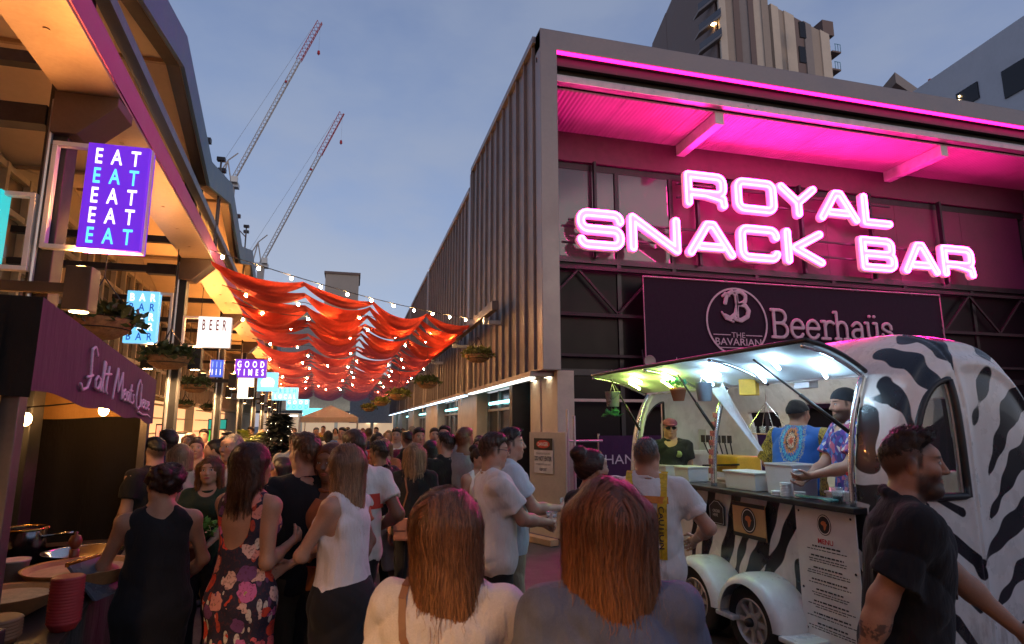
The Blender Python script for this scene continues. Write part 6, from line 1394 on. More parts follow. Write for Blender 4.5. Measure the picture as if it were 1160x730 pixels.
ringc = n.ramp(n.math('ADD', n.math('MULTIPLY', rr2, 4.6), n.math('MULTIPLY', zz_.outputs[0], .09)), [(0, (.5, .08, .03)), (.16, (.60, .45, .25)), (.22, (.05, .02, .02)), (.30, (.55, .20, .05)), (.38, (.02, .12, .34)), (.46, (.10, .45, .52)), (.52, (.02, .10, .34)), (.60, (.45, .42, .20)), (.64, (.015, .11, .42))], 'CONSTANT')
slv = n.ramp(n.noise(n.mapping(v, (3, 3, 1)), 40, 1).outputs[0], [(0, (.02, .02, .02)), (.42, (.45, .32, .03)), (.52, (.02, .02, .02)), (.6, (.50, .38, .08))], 'CONSTANT')
n.l.new(n.mix(n.math('GREATER_THAN', n.math('ABSOLUTE', x_), .20), ringc, slv), p.inputs['Base Color']); p.inputs['Roughness'].default_value = .75
P_['cook'] = person('trailer cook in a bright blue patterned shirt and black head wrap, back to the street', inside(.46, 1.14), -62, 1.72, 'm', .008, SK2, ('buzz', (.02, .015, .012), .1, 0), lean=8, head=(-20, -6, 0), Rr=((.40, .30, 1.28), (1, -.3, .2), .6, (0, 0, -1)), L=((-.2, .34, 1.1), (-1, -.6, -.4), .6, (.6, .1, -.3)), top=dict(kind='tee', m=DASH, name='patterned_shirt', off=.022, hem=.80, sleeve=.9, loose=1.6), bottom=dict(kind='trousers', m=cloth('blue_trousers', (.02, .06, .22), 500)), fat=1.16, belly=.3)
DASH2, n, p = base('purple_patterned_cloth'); v = n.obj()
vv = n.new('ShaderNodeTexVoronoi', ins={'Scale': 34.}); n.l.new(n.mapping(v, (1, 1, .8)), vv.inputs[0]); hh_ = n.new('ShaderNodeSeparateColor'); n.l.new(vv.outputs['Color'], hh_.inputs[0])
n.l.new(n.ramp(hh_.outputs[0], [(0, (.08, .03, .22)), (.35, (.02, .03, .16)), (.55, (.45, .10, .20)), (.68, (.55, .50, .48)), (.78, (.06, .16, .45))], 'CONSTANT'), p.inputs['Base Color']); p.inputs['Roughness'].default_value = .8
P_['beard'] = person('smiling bearded man in a dark beanie and purple patterned shirt serving from the trailer', inside(.42, .50), 72, 1.78, 'm', .008, SK1, ('buzz', (.045, .022, .014), .1, 0), lean=4, head=(2, -6, 0), L=((-.10, .38, 1.10), (-.8, -.8, -.6), .5, (.5, 0, .5)), Rr=((.08, .36, 1.06), (.8, -.8, -.6), .5, (-.3, 0, .8)), top=dict(kind='tee', m=DASH2, name='patterned_shirt', off=.02, hem=.82, sleeve=.7), bottom=dict(kind='trousers', m=DENIMB), beard=.95)
P_['elder'] = person('older man with receding grey hair in a white shirt facing left', (-0.960, 5.640, 0), 138, 1.740, 'm', .009, SK1, ('buzz', (.30, .26, .23), .1, 800), head=(6, 0, 0), top=dict(kind='shirt', m=WHITET, off=.018, collar=1), bottom=dict(kind='trousers', m=KHAKI), fat=1.05)
P_['plant'] = person('woman with long reddish hair in a dark green top carrying a leafy potted plant', (-1.06, 5.340, 0), 174, 1.560, 'f', .009, SK1, ('long', (.12, .04, .015), .25, 3500), head=(4, 0, 2), L=((-.09, .30, 1.02), (-1, -.5, -.4), .7, (1, 0, .2)), Rr=((.09, .30, 1.02), (1, -.5, -.4), .7, (-1, 0, .2)), top=dict(kind='tee', m=cloth('dark_green', (.02, .035, .022), 300), name='top', sleeve=.7), bottom=dict(kind='trousers', m=DENIMB), hairkw=dict(tip=(.2, .07, .02)))
P_['bag'] = person('woman with a blonde bob in a black tee wearing a tan shoulder bag', (0.586, 5.807, 0), -12, 1.641, 'f', .010, SK1, ('bob', (.30, .18, .10), .15, 2500), head=(-14, 0, 0), top=dict(kind='tee', m=BLACKT, name='t_shirt', hem=.90), bottom=dict(kind='trousers', m=DENIMB))
P_['stroll'] = person('man in a black tee and pale grey shorts leaning towards the pram', (0.324, 6.060, 0), 44, 1.656, 'm', .010, SK3, ('short', (.02, .014, .012), .1, 1200), lean=6, head=(14, -6, 0), L=((-.24, .20, .86), (-.3, -1, 0), .7), Rr=((.16, .30, .95), (.3, -1, 0), .7), feet={-1: (-.12, .22), 1: (.1, -.2)}, top=dict(kind='tee', m=BLACKT, name='t_shirt'), bottom=dict(kind='shorts', m=GREYL, name='shorts', t=.98, off=.022), shoes=(.10, .09, .09))
P_['bt2'] = person('broad dark haired man in a black tee, back to camera beyond the white tee', (0.960, 6.360, 0), 24, 1.728, 'm', .011, SK1, ('short', (.03, .018, .014), .1, 1500), head=(24, 0, 0), top=dict(kind='tee', m=BLACKT, name='t_shirt'), bottom=dict(kind='trousers', m=DENIMB), fat=1.12)
P_['turn'] = person('woman with dark tied back hair in an off white top looking back over her shoulder', (1.224, 5.904, 0), -160, 1.596, 'f', .010, SK1, ('bun', (.03, .016, .012), .1, 1500), head=(14, 0, 0), top=dict(kind='tank', m=WHITET, name='top'), bottom=dict(kind='trousers', m=DENIMB))
# ------------------------------------------------------------------ what they wear and hold
def acc(P, name, k, m, smooth=True): return k.build(name, m, P['T'], smooth)
def hv(P, x, y, z): return Vector(P['hc'])+Vector((P['M'] @ NP(x, y, z))*P['s'])
q = P_['glasses']; k = MB()
for sx in (-1, 1):
    k.tube([hv(q, sx*.032+.023*cos(a_), .108, .010+.018*sin(a_)) for a_ in np.linspace(0, 2*pi, 17)], .002, 5); k.tube([hv(q, sx*.055, .106, .014), hv(q, sx*.078, .02, .016), hv(q, sx*.08, -.02, .0)], .002, 5)
k.tube([hv(q, -.010, .110, .014), hv(q, .010, .110, .014)], .002, 5); acc(q, 'glasses', k, BLK)
q = P_['beret']; k = MB()
for sx in (-1, 1): k.add([hv(q, sx*.032+.030*cos(a_)*1., .107-.012*abs(cos(a_)), .010+.019*sin(a_)) for a_ in np.linspace(0, 2*pi, 16)[:-1]], [tuple(range(15))]); k.tube([hv(q, sx*.06, .10, .016), hv(q, sx*.08, -.01, .012)], .003, 5)
acc(q, 'sunglasses', k, mat('sunglass_black', (.01, .01, .01), .1), False)
S = SDF((-.12, -.14, .0), (.12, .18, .16), .007); S.ell((0, .0, .062), (.088, .118, .062), .01); S.ell((0, .095, .045), (.062, .052, .012), .02); X, Y, Z = S.axes(); S.f = np.maximum(S.f, .036-.10*0-Z+0*X+.12*np.minimum(Y, 0)*0); V, F = S.nets(); link('flat_cap', npmesh('flat_cap', np.array(q['hc'])+V*q['s'] @ q['M'].T, F), cloth('plum_wool', (.16, .03, .08), 200), q['T'])
k = MB(); k.lathe([(0, 0), (.036, 0), (.036, .004), (0, .004)], n=20, axis='y'); lg = acc(q, 'chest_emblem', k, mat('emblem_green', (.25, .32, .12), .6)); u_ = q['U'](-.085, .135, 1.32)*q['s']; lg.location = Vector(u_)
for key, c, nm in (('beard', (.035, .04, .05), 'beanie'), ('cook', (.03, .03, .035), 'head_wrap')):
    q = P_[key]; S = SDF((-.12, -.14, -.06), (.12, .14, .17), .006); S.ell((0, -.014, .028), (.0865, .108, .103)); 
    if nm == 'head_wrap': S.ell((0, -.11, .0), (.03, .03, .03), .02)
    X, Y, Z = S.axes(); S.f = np.maximum(S.f, (.022+.32*Y)-Z+0*X); S.f = (S.f+.0012*np.sin(np.arctan2(Y, X)*34)*(nm == 'beanie')+.003*np.sin(Z*60+Y*30)*(nm != 'beanie')).astype('f4'); V, F = S.nets(); link(nm, npmesh(nm, np.array(q['hc'])+V*q['s'] @ q['M'].T, F), cloth('knit_'+nm, c, 300), q['T'])
from mathutils.bvhtree import BVHTree
def snap(P, pts, off):
    """pull points onto the garment's outer surface"""
    g = [o for o in P['T'].children if o.name.split('.')[0] in ('denim_jacket', 'shirt', 't_shirt', 'top')][0].data
    bv = BVHTree.FromPolygons([v.co for v in g.vertices], [tuple(q.vertices) for q in g.polygons]); out = []
    for q in pts:
        ax_ = Vector((0, 0, q.z)); d = Vector((q.x, q.y, 0))
        if q.z < 1.40*P['s']: d = Vector((0, q.y, 0)); ax_ = Vector((q.x, 0, q.z))
        else: ax_ = Vector((q.x, q.y*.3, 1.36*P['s'])); d = q-ax_
        if d.length < 1e-4: out.append(q); continue
        d.normalize(); h = bv.ray_cast(ax_+d*1., -d); out.append(h[0]+d*off if h[0] is not None else q)
    return out
def band(P, name, pts, w_, m, th=.004, up=None, fit=None):
    """flat strap following points in body space"""
    k = MB(); pts = [Vector(P['U'](*p_)*P['s']) for p_ in pts]
    if fit is not None:
        fine = [pts[i].lerp(pts[i+1], t/4) for i in range(len(pts)-1) for t in range(4)]+pts[-1:]; pts = snap(P, fine, fit)
    for i in range(len(pts)-1): k.beam(pts[i], pts[i+1]+(pts[i+1]-pts[i]).normalized()*.006, w_, th, up or (0, -1 if pts[i].y < 0 else 1, .2))
    return acc(P, name, k, m, False)
YS = mat('yellow_webbing', (.62, .42, .02), .6, 0, .2, 60); OS = mat('orange_webbing', (.60, .20, .02), .6)
q = P_['strap']; sx = .085
for sx in (-.10, .10): band(q, 'yellow_strap', [(sx, .02, 1.495), (sx, -.075, 1.45), (sx, -.138, 1.36), (sx*.95, -.150, 1.20), (sx*.9, -.148, 1.02)], .058, YS, fit=.004)
band(q, 'orange_strap', [(-.13, -.133, 1.36), (0, -.158, 1.365), (.13, -.133, 1.36)], .042, OS, fit=.007)
LOCALS.add(q['T'].name)
for sx in (-.10, .10): text('strap_lettering', 'CAUTION', INKB, q['T'], .036, lambda u, v_, t: ((sx*.95+v_-.018)*q['s'], snap(q, [Vector(((sx*.95+v_-.018)*q['s'], -.15, (1.20-u)*q['s']))], .0095)[0].y, (1.20-u)*q['s']), .25, bold=.02)
q = P_['walk']; k = MB(); k.tube([Vector(q['U'](*p_)*q['s']) for p_ in ((-.06, -.02, 1.50), (-.075, .07, 1.44), (-.04, .135, 1.30), (.0, .155, 1.16), (.04, .135, 1.30), (.075, .07, 1.44), (.06, -.02, 1.50))], .0045, 6); acc(q, 'lanyard', k, mat('lanyard_print', (.30, .26, .26), .6, 0, .6, 120))
q = P_['white']; band(q, 'bag_strap', [(-.10, .03, 1.505), (-.115, -.07, 1.46), (-.10, -.135, 1.36), (-.02, -.150, 1.22), (.10, -.150, 1.05)], .020, mat('tan_leather', (.22, .09, .04), .5), fit=.002)
q = P_['bag']; band(q, 'bag_strap', [(-.06, .0, 1.49), (-.08, -.10, 1.42), (-.05, -.140, 1.28), (-.10, -.150, 1.10), (-.18, -.10, .93)], .014, MATS['tan_leather'], fit=.002)
t = thing('shoulder_bag', 'small tan leather shoulder bag at the hip of the blonde woman', 'bag', q['W']((-.03, -.19, .80)), R(-12)); MB().box((-.12, -.035, 0), (.12, .035, .19)).build('bag_body', mat('pink_tan_leather', (.45, .20, .14), .5), t, bevel=.02)
MB().box((-.118, -.043, .09), (.118, -.036, .188)).build('flap', MATS['pink_tan_leather'], t, bevel=.003)
BEER = mat('beer_amber', (.50, .17, .02), .1); 
def cup(label, wpos, full=.085, cat='cup'):
    t = thing('beer_cup', label, cat, (wpos.x, wpos.y, wpos.z-.05)); k = MB(); k.lathe([(0, 0), (.028, 0), (.040, .12), (.041, .122), (.039, .12), (.0265, .003)], n=20); k.build('cup', CLEAR, t, True)
    k = MB(); k.lathe([(0, .004), (.0265, .004), (.0345, full), (0, full)], n=20); b = k.build('beer', BEER, t, R(40)); k = MB(); k.lathe([(0, full+.001), (.0346, full+.001), (.036, full+.014), (0, full+.016)], n=20); k.build('foam', FOAM, b, R(40))
cup('plastic cup of amber beer held by the man with glasses', P_['glasses']['W'](P_['glasses']['wr'][1])); cup('plastic cup of beer held by the man in pale blue tee', P_['second']['W'](P_['second']['wr'][1]), .06)
q = P_['blonde']; w_ = q['W'](q['wr'][-1]); t = thing('phone', 'red cased phone in the folded arms of the blonde woman', 'phone', w_, R(40)); k = MB(); k.box((-.006, -.038, -.06), (.006, .038, .09)); ph = k.build('case', mat('phone_red', (.28, .03, .03), .4), t, bevel=.004); MB().box((-.0085, -.034, -.055), (-.0062, .034, .085)).build('screen', mat('phone_glass', (.02, .02, .025), .1), t); t.rotation_euler = (0, R(25), R(60))
q = P_['plant']; w_ = q['W'](((q['wr'][-1]+q['wr'][1])/2)); t = thing('potted_plant', 'bushy bright green plant in a brown pot carried in front of the reddish haired woman', 'plant', (w_.x, w_.y-.02, w_.z-.09)); k = MB(); k.lathe([(0, 0), (.065, 0), (.09, .15), (.095, .15), (.095, .17), (.085, .17), (0, .15)], n=22); k.build('pot', MATS['terracotta'], t, True)
k = MB(); leaves(k, (0, 0, .24), .17, 420, .055, .05, random.Random(6)); k.build('foliage', mat('bright_leaf', (.10, .26, .045), .55, 0, .3, 20), t, fix=False)
q = P_['beard']; w_ = q['W']((q['wr'][-1]+q['wr'][1])/2); t = thing('folded_note', 'pale folded paper notes held by the bearded server', 'paper', (w_.x, w_.y, w_.z), R(50)); k = MB()
for j in range(3): k.box((-.05+.01*j, -.03, .03+.012*j), (.06+.01*j, .035, .032+.012*j))
k.build('paper', mat('note_paper', (.50, .55, .62), .6), t)
q = P_['denim']
SEAM = mat('denim_seam', (.30, .28, .30), .8)
band(q, 'yoke_seam', [(-.17, -.12, 1.345), (0, -.16, 1.335), (.17, -.12, 1.345)], .007, SEAM, fit=.0005)
for sx in (-.075, .075): band(q, 'back_seam', [(sx, -.15, 1.33), (sx*.8, -.15, 1.1), (sx*.75, -.15, .95)], .007, SEAM, fit=.0005)
# apron on the cook
q = P_['cook']; band(q, 'apron_tie', [(-.17, -.10, 1.04), (-.08, -.165, 1.04), (.08, -.165, 1.04), (.17, -.10, 1.04)], .04, mat('apron_orange', (.58, .16, .03), .7))
m_ = mat('apron_red', (.42, .05, .04), .8, 0, .5, 30); k = MB(); k.sheet(lambda a_, z: tuple(Vector(q['U'](.20*sin(a_), -.185*cos(a_), z)*q['s'])), np.linspace(-1.2, 1.2, 20), np.linspace(.72, 1.02, 6)); k.build('apron', m_, q['T'], True, fix=False)
# pram
t = thing('pram', 'black folding pram with three wheels between the striped tee and pale grey shorts', 'pram', (.04, 6.0, 0), R(60)); 
for x, y, r_ in ((-.26, -.25, .13), (.26, -.25, .13), (0, .42, .12)):
    k = MB(); k.lathe([(r_*.7, -.02), (r_, -.02), (r_, .02), (r_*.7, .02), (r_*.7, -.02)], (x, y, r_), 24, 'x'); wq = k.build('wheel', TYRE, t, R(40)); k = MB(); k.lathe([(0, -.01), (r_*.69, -.008), (r_*.69, .008), (0, .01)], (x, y, r_), 24, 'x'); k.build('hub', GALV, wq)
k = MB()
for sx in (-1, 1): k.tube([(sx*.24, -.25, .13), (sx*.24, .0, .55), (sx*.24, -.42, 1.0)], .014, 8); k.tube([(0, .42, .12), (sx*.22, .05, .5)], .014, 8)
k.tube([(-.24, -.42, 1.0), (.24, -.42, 1.0)], .018, 8); k.build('frame', GALV, t)
k = MB(); k.sheet(lambda u, v_: ((u-.5)*.44, .30-.5*v_+.02*sin(u*pi), .36+.55*v_**2-.06*sin(u*pi)), np.linspace(0, 1, 10), np.linspace(0, 1, 12)); k.build('seat', BLACKT, t, True, fix=False)
k = MB(); k.sheet(lambda u, v_: ((u-.5)*.46, -.22+.45*sin(v_*1.5), .72+.26*cos(v_*1.5)-.02*(2*u-1)**2), np.linspace(0, 1, 10), np.linspace(0, 1, 12)); k.build('hood', BLACKT, t, True, fix=False)
k = MB(); k.box((-.15, -.2, .18), (.15, .15, .30)); k.build('basket', BLK, t, bevel=.02)

# tattooed forearm of the walking man: ink in his own skin
q = P_['walk']; bo = [o for o in q['T'].children if o.name.startswith('body')][0]; m = bo.data.materials[0].copy(); m.name = 'tattooed_skin'; bo.data.materials[0] = m; n = NT(m); p = n.n['Principled BSDF']
lk = p.inputs['Base Color'].links[0]; src = lk.from_socket; v = n.obj(); sp = n.new('ShaderNodeSeparateXYZ'); n.l.new(v, sp.inputs[0])
ink = n.math('MULTIPLY', n.math('MULTIPLY', n.math('GREATER_THAN', sp.outputs[0], .14), n.math('LESS_THAN', sp.outputs[2], 1.12)), n.smooth(n.noise(v, 22, 4, .6).outputs[0], .45, .52)); n.l.new(n.mix(n.math('MULTIPLY', ink, .75), src, (.035, .035, .045)), p.inputs['Base Color'])
# ================================================================== purple food stall at the left
A_ = Vector((-1.14, 2.60, 0)); Bc = Vector((-1.66, 5.90, 0)); d_ = (Bc-A_).normalized(); nl = Vector((-d_.y, d_.x, 0)); Cc = Bc+nl*2.8; Dc = A_+nl*2.8; LS = (Bc-A_).length
ST = thing('market_stall', 'pop up food stall with purple lettered valance and black cloth walls', 'stall', (-2.6, 4.2, 0))
PUR = cloth('purple_valance', (.085, .012, .062), 300, wr=.2); BLC = cloth('black_stall_cloth', (.011, .008, .007), 250, wr=.6); TAN = cloth('tan_lining', (.42, .23, .08), 250, wr=.3)
def panel(p0, p1, z0, z1, wob, off=0., nu=40, nv=14, nrm=None):
    k = MB(ST); n_ = Vector((-(p1-p0).normalized().y, (p1-p0).normalized().x, 0))
    def fn(u, v_):
        q = p0.lerp(p1, u)+n_*(off+wob*(1-v_)*(sin(u*23)+.6*sin(u*51+2))); za = z0[0]+(z0[1]-z0[0])*u; zb = z1[0]+(z1[1]-z1[0])*u
        return (q.x, q.y, za+(zb-za)*v_+.012*sin(u*19)*(1-v_)*(1 if za > .2 else 0))
    return k.sheet(fn, np.linspace(0, 1, nu), np.linspace(0, 1, nv))
VAL = panel(A_, Bc, (1.925, 1.815), (2.275, 2.185), .0025).build('valance', PUR, ST, True, fix=False)
panel(A_, Dc, (1.90, 1.90), (2.275, 2.275), .01, -.0).build('end_valance', BLC, ST, True, fix=False)
panel(A_+nl*.10, Dc, (.02, .02), (2.2, 2.2), .03, .02).build('end_wall', BLC, ST, True, fix=False)
panel(Bc+nl*.02, Cc, (.02, .02), (2.0, 2.0), .09, .02, 80).build('rear_wall', BLC, ST, True, fix=False)
panel(Cc, Dc, (.02, .02), (2.1, 2.1), .03, .0).build('inner_wall', BLC, ST, True, fix=False)
INV = panel(Bc+nl*.02, Cc, (1.86, 1.86), (2.18, 2.2), .008, .05).build('inner_valance', TAN, ST, True, fix=False)
k = MB(ST); k.add([(q.x, q.y, z) for q, z in ((A_, 2.27), (Bc, 2.18), (Cc, 2.18), (Dc, 2.27))], [(0, 1, 2, 3)]); k.build('roof', TAN, ST, fix=False)
for q in (A_+nl*.06+d_*.05, Bc+nl*.05-d_*.04, Cc-nl*.05-d_*.05, Dc-nl*.05+d_*.05): MB(ST).box((q.x-.03, q.y-.03, 0), (q.x+.03, q.y+.03, 2.17)).build('leg', mat('stall_leg', (.14, .12, .12), .4, .7), ST, bevel=.004)
k = MB(ST); q = A_+nl*.06+d_*.05; k.box((q.x-.05, q.y-.05, .95), (q.x+.05, q.y+.05, 1.09)); k.build('leg_clamp', BLK, ST, bevel=.008)
SCR = mat('script_paint', (.72, .50, .66), .7)
scr = [[(.62,1.02),(.50,1.22),(.38,1.10),(.40,.75),(.44,.35),(.34,.02),(.16,-.08),(.06,.06)], [(.30,.30),(.52,.42)],
 [(.86,.40),(.76,.46),(.66,.32),(.68,.12),(.78,.08),(.86,.22),(.88,.42),(.86,.16),(.92,.06)], [(.92,.06),(1.02,.5),(1.06,.95),(1.0,.98),(.98,.5),(1.02,.1),(1.08,.06)], [(1.26,.9),(1.20,.4),(1.20,.12),(1.28,.06)], [(1.08,.62),(1.40,.72)],
 [(1.62,-.02),(1.68,.5),(1.78,1.02),(1.84,.6),(1.90,.28),(2.02,.66),(2.10,.98),(2.14,.5),(2.18,.08)], [(2.26,.24),(2.40,.32),(2.36,.46),(2.26,.36),(2.26,.14),(2.36,.06),(2.46,.14)],
 [(2.64,.40),(2.54,.42),(2.48,.24),(2.54,.08),(2.62,.18),(2.66,.40),(2.66,.14),(2.72,.08)], [(2.82,.74),(2.78,.3),(2.80,.10),(2.88,.08)], [(2.70,.50),(2.92,.54)], [(3.08,.42),(2.98,.40),(3.02,.26),(3.08,.16),(3.0,.06),(2.92,.10)],
 [(3.62,.92),(3.48,1.12),(3.34,.86),(3.28,.40),(3.34,.02),(3.50,-.08),(3.62,.06)], [(3.66,.98),(3.68,.4),(3.68,.06),(3.74,.36),(3.82,.34),(3.82,.08)],
 [(3.90,.22),(4.02,.30),(3.98,.42),(3.90,.34),(3.90,.12),(3.98,.06),(4.06,.12)], [(4.10,.22),(4.22,.30),(4.18,.42),(4.10,.34),(4.10,.12),(4.18,.06),(4.26,.12)], [(4.40,.40),(4.32,.38),(4.36,.24),(4.40,.14),(4.32,.06)], [(4.46,.22),(4.58,.30),(4.54,.42),(4.46,.34),(4.46,.12),(4.54,.06),(4.64,.12)],
 [(3.6,-.16),(4.0,-.22),(4.5,-.16),(4.8,-.24)]]
su, sv2 = .50, .175
V, F = stroke_solid([[(u*su, v_*sv2) for u, v_ in q] for q in scr], .0070, 0, .012, .0052)
pos = [A_+d_*(.60+v_[0])+(-nl)*(.022-v_[1])+Vector((0, 0, 2.00-.105*((.6+v_[0])/LS)+v_[2])) for v_ in V]
link('script_lettering', npmesh('script_lettering', np.array([tuple(q-Vector(ST.location)) for q in pos]), F), SCR, VAL)
k = MB(ST); q = Bc+nl*.9
V, F = stroke_solid([[(0, .1), (.05, .16), (.12, .13), (.08, .03), (-.06, 0), (.02, .06)], [(-.32, .1), (-.2, .15), (-.12, .08), (-.3, .02)]], .014, 0, .02, .008)
pos = [q-nl*v_[0]-d_*(.09-v_[1])+Vector((0, 0, 1.93+v_[2])) for v_ in V]; link('reversed_lettering', npmesh('reversed_lettering', np.array([tuple(p_-Vector(ST.location)) for p_ in pos]), F), mat('lettering_cream', (.75, .62, .45), .7), INV)
FB = thing('bulb_string', 'short string of warm filament bulbs under the stall roof', 'festoon lights', tuple(Bc+nl*.4-d_*.8+Vector((0, 0, 2.1)))); k = MB(FB); p0 = Bc+nl*.15-d_*.25+Vector((0, 0, 2.03)); p1 = Dc-nl*.3+d_*.4+Vector((0, 0, 2.06)); k.tube([p0.lerp(p1, t)-Vector((0, 0, .18*sin(pi*t))) for t in np.linspace(0, 1, 12)], .006, 5); k.build('cable', BLK, FB)
for t in (.06, .22, .5, .8):
    q = p0.lerp(p1, t)-Vector((0, 0, .18*sin(pi*t)+.05)); k = MB(FB); k.ball(q-Vector((0, 0, .03)), .036, 12, (1, 1, 1.3)); b = k.build('bulb', emit('stall_bulb', (1, .50, .16), 85.), FB, True); k = MB(FB); k.tube([q+Vector((0, 0, .05)), q+Vector((0, 0, .005))], .015, 8); k.build('socket', BLK, b)
TB_ = thing('trestle_table', 'cloth covered serving table along the open side of the purple stall', 'table', tuple((A_+Bc)/2))
k = MB(TB_); 
P4 = [A_-nl*.10+d_*.35, Bc-nl*.02-d_*.4, Bc+nl*.75-d_*.4, A_+nl*.75+d_*.35]
k.add([(q.x, q.y, z) for z in (.915, .94) for q in P4], [(0,3,2,1),(4,5,6,7),(0,1,5,4),(1,2,6,5),(2,3,7,6),(3,0,4,7)]); k.build('tabletop', mat('table_dark', (.045, .03, .025), .5, 0, .2), TB_, bevel=.004)
k = MB(TB_)
k.sheet(lambda u, v_: tuple(P4[0].lerp(P4[1], u)+nl*(.02-.03*sin(u*40)*(1-v_))+Vector((0, 0, .02+.893*v_))), np.linspace(0, 1, 60), np.linspace(0, 1, 6)); k.build('table_skirt', BLC, TB_, True, fix=False)
k = MB(TB_); k.sheet(lambda u, v_: tuple(P4[3].lerp(P4[0], u)+d_*(.01+.02*sin(u*20)*(1-v_))+Vector((0, 0, .02+.893*v_))), np.linspace(0, 1, 30), np.linspace(0, 1, 6)); k.build('table_skirt', BLC, TB_, True, fix=False)
WOOD = mat('bowl_wood', (.42, .22, .09), .55, 0, .2, 8)
def on(x, y): return (x, y, .941)
t = thing('wooden_bowl', 'large shallow wooden bowl at the table corner by the tank top woman', 'bowl', on(-1.36, 3.86)); k = MB(); k.lathe([(0, .0), (.12, .0), (.21, .05), (.255, .12), (.262, .125), (.245, .12), (.20, .065), (0, .045)], n=40); k.build('bowl', WOOD, t, True)
k = MB(); k.lathe([(0, .10), (.10, .115), (.20, .10), (.232, .10)], n=30); k.build('dough_filling', mat('dough', (.60, .42, .24), .8, 0, .15, 20, .4), t, True)
t = thing('wooden_bowl', 'smaller wooden bowl stacked with pale bread behind the paper cups', 'bowl', on(-1.50, 3.42)); k = MB(); k.lathe([(0, .0), (.10, .0), (.17, .04), (.21, .10), (.216, .105), (.2, .10), (.16, .055), (0, .04)], n=36); k.build('bowl', WOOD, t, True)
k = MB(); k.lathe([(0, .095), (.08, .10), (.19, .082)], n=30); k.build('bread_filling', MATS['dough'], t, True)
for (x, y), l, h, c in (((-1.155, 3.16), 'tall stack of red paper cups nearest the camera on the stall table', 15, (.36, .03, .035)), ((-1.33, 3.0), 'short stack of brown paper bowls left of the red cups', 6, (.26, .12, .06))):
    t = thing('cup_stack', l, 'cups', on(x, y)); k = MB(); r_ = .062 if h > 9 else .085
    k.lathe([(0, 0), (r_*.72, 0)]+[q for i in range(h) for q in ((r_, .03+i*.0125), (r_*1.04, .034+i*.0125), (r_*.985, .039+i*.0125))]+[(r_*.9, .03+h*.0125), (0, .01+h*.0125)], n=32); k.build('cups', mat('paper_cup_%d' % h, c, .55, 0, .08), t, True)
t = thing('pepper_mill', 'turned wooden pepper mill standing before the steel bowl', 'pepper mill', on(-1.50, 4.14)); k = MB(); k.lathe([(0, 0), (.03, 0), (.032, .03), (.022, .07), (.026, .11), (.024, .16), (.018, .165)], n=24); b = k.build('mill_body', mat('mill_wood', (.20, .055, .025), .35), t, True)
k = MB(); k.lathe([(.017, .166), (.03, .185), (.034, .21), (.024, .235), (.008, .24), (.009, .255), (0, .26)], n=24); k.build('mill_head', MATS['mill_wood'], t, True)
STEEL = mat('bright_steel', (.6, .6, .6), .18, 1., .06)
t = thing('steel_bowl', 'wide shallow steel bowl behind the pepper mill', 'bowl', on(-1.55, 4.44)); k = MB(); k.lathe([(0, 0), (.10, .0), (.19, .06), (.215, .10), (.225, .103), (.205, .095), (.18, .062), (0, .012)], n=40); k.build('bowl', STEEL, t, True)
t = thing('stock_pot', 'steel stock pot with a brass rim at the back of the stall table', 'pot', (-2.02, 4.75, .941)); k = MB(); k.lathe([(0, 0), (.12, 0), (.125, .01), (.125, .20), (.115, .20), (.112, .02), (0, .015)], n=36); k.build('pot', STEEL, t, R(40)); k = MB(); k.tube([(.13*cos(a_), .13*sin(a_), .20) for a_ in np.linspace(0, 2*pi, 33)], .009, 6); k.build('rim', mat('brass', (.55, .34, .10), .25, 1.), t, True)
k = MB(); k.tube([(.12, -.03, .15), (.26, -.05, .17), (.30, -.05, .172)], .009, 6); k.build('handle', STEEL, t, True)
k = MB(ST); sb = thing('side_bench', 'low dark bench holding the stock pot inside the stall', 'bench', (-2.1, 4.75, 0)); MB().box((-.30, -.5, .90), (.45, .5, .94)).build('bench_top', MATS['table_dark'], sb); MB().box((-.27, -.46, 0), (.32, .46, .899)).build('bench_front', BLC, sb)
t = thing('paper_tub', 'white paper tub between the stall leg and the wooden bowls', 'tub', on(-1.72, 3.98)); k = MB(); k.lathe([(0, 0), (.055, 0), (.072, .14), (.075, .14), (.075, .15), (.068, .148), (0, .13)], n=28); k.build('tub', mat('tub_pale', (.60, .50, .44), .7), t, True)
t = thing('tablet_stand', 'tilted payment tablet with a brass edged back at the table end', 'tablet', on(-1.155, 3.72), R(75)); k = MB(); k.add([(x, y, z) for y, z in ((0, 0), (.16, .17), (.172, .162), (.02, 0)) for x in (-.12, .12)], [(0,1,3,2),(2,3,5,4),(4,5,7,6),(6,7,1,0),(0,2,4,6),(1,7,5,3)]); k.build('tablet_body', mat('tablet_grey', (.10, .11, .14), .3), t, bevel=.003); k = MB(); k.box((-.122, .155, .158), (.122, .176, .178)); k.build('brass_edge', MATS['brass'], t, bevel=.003)
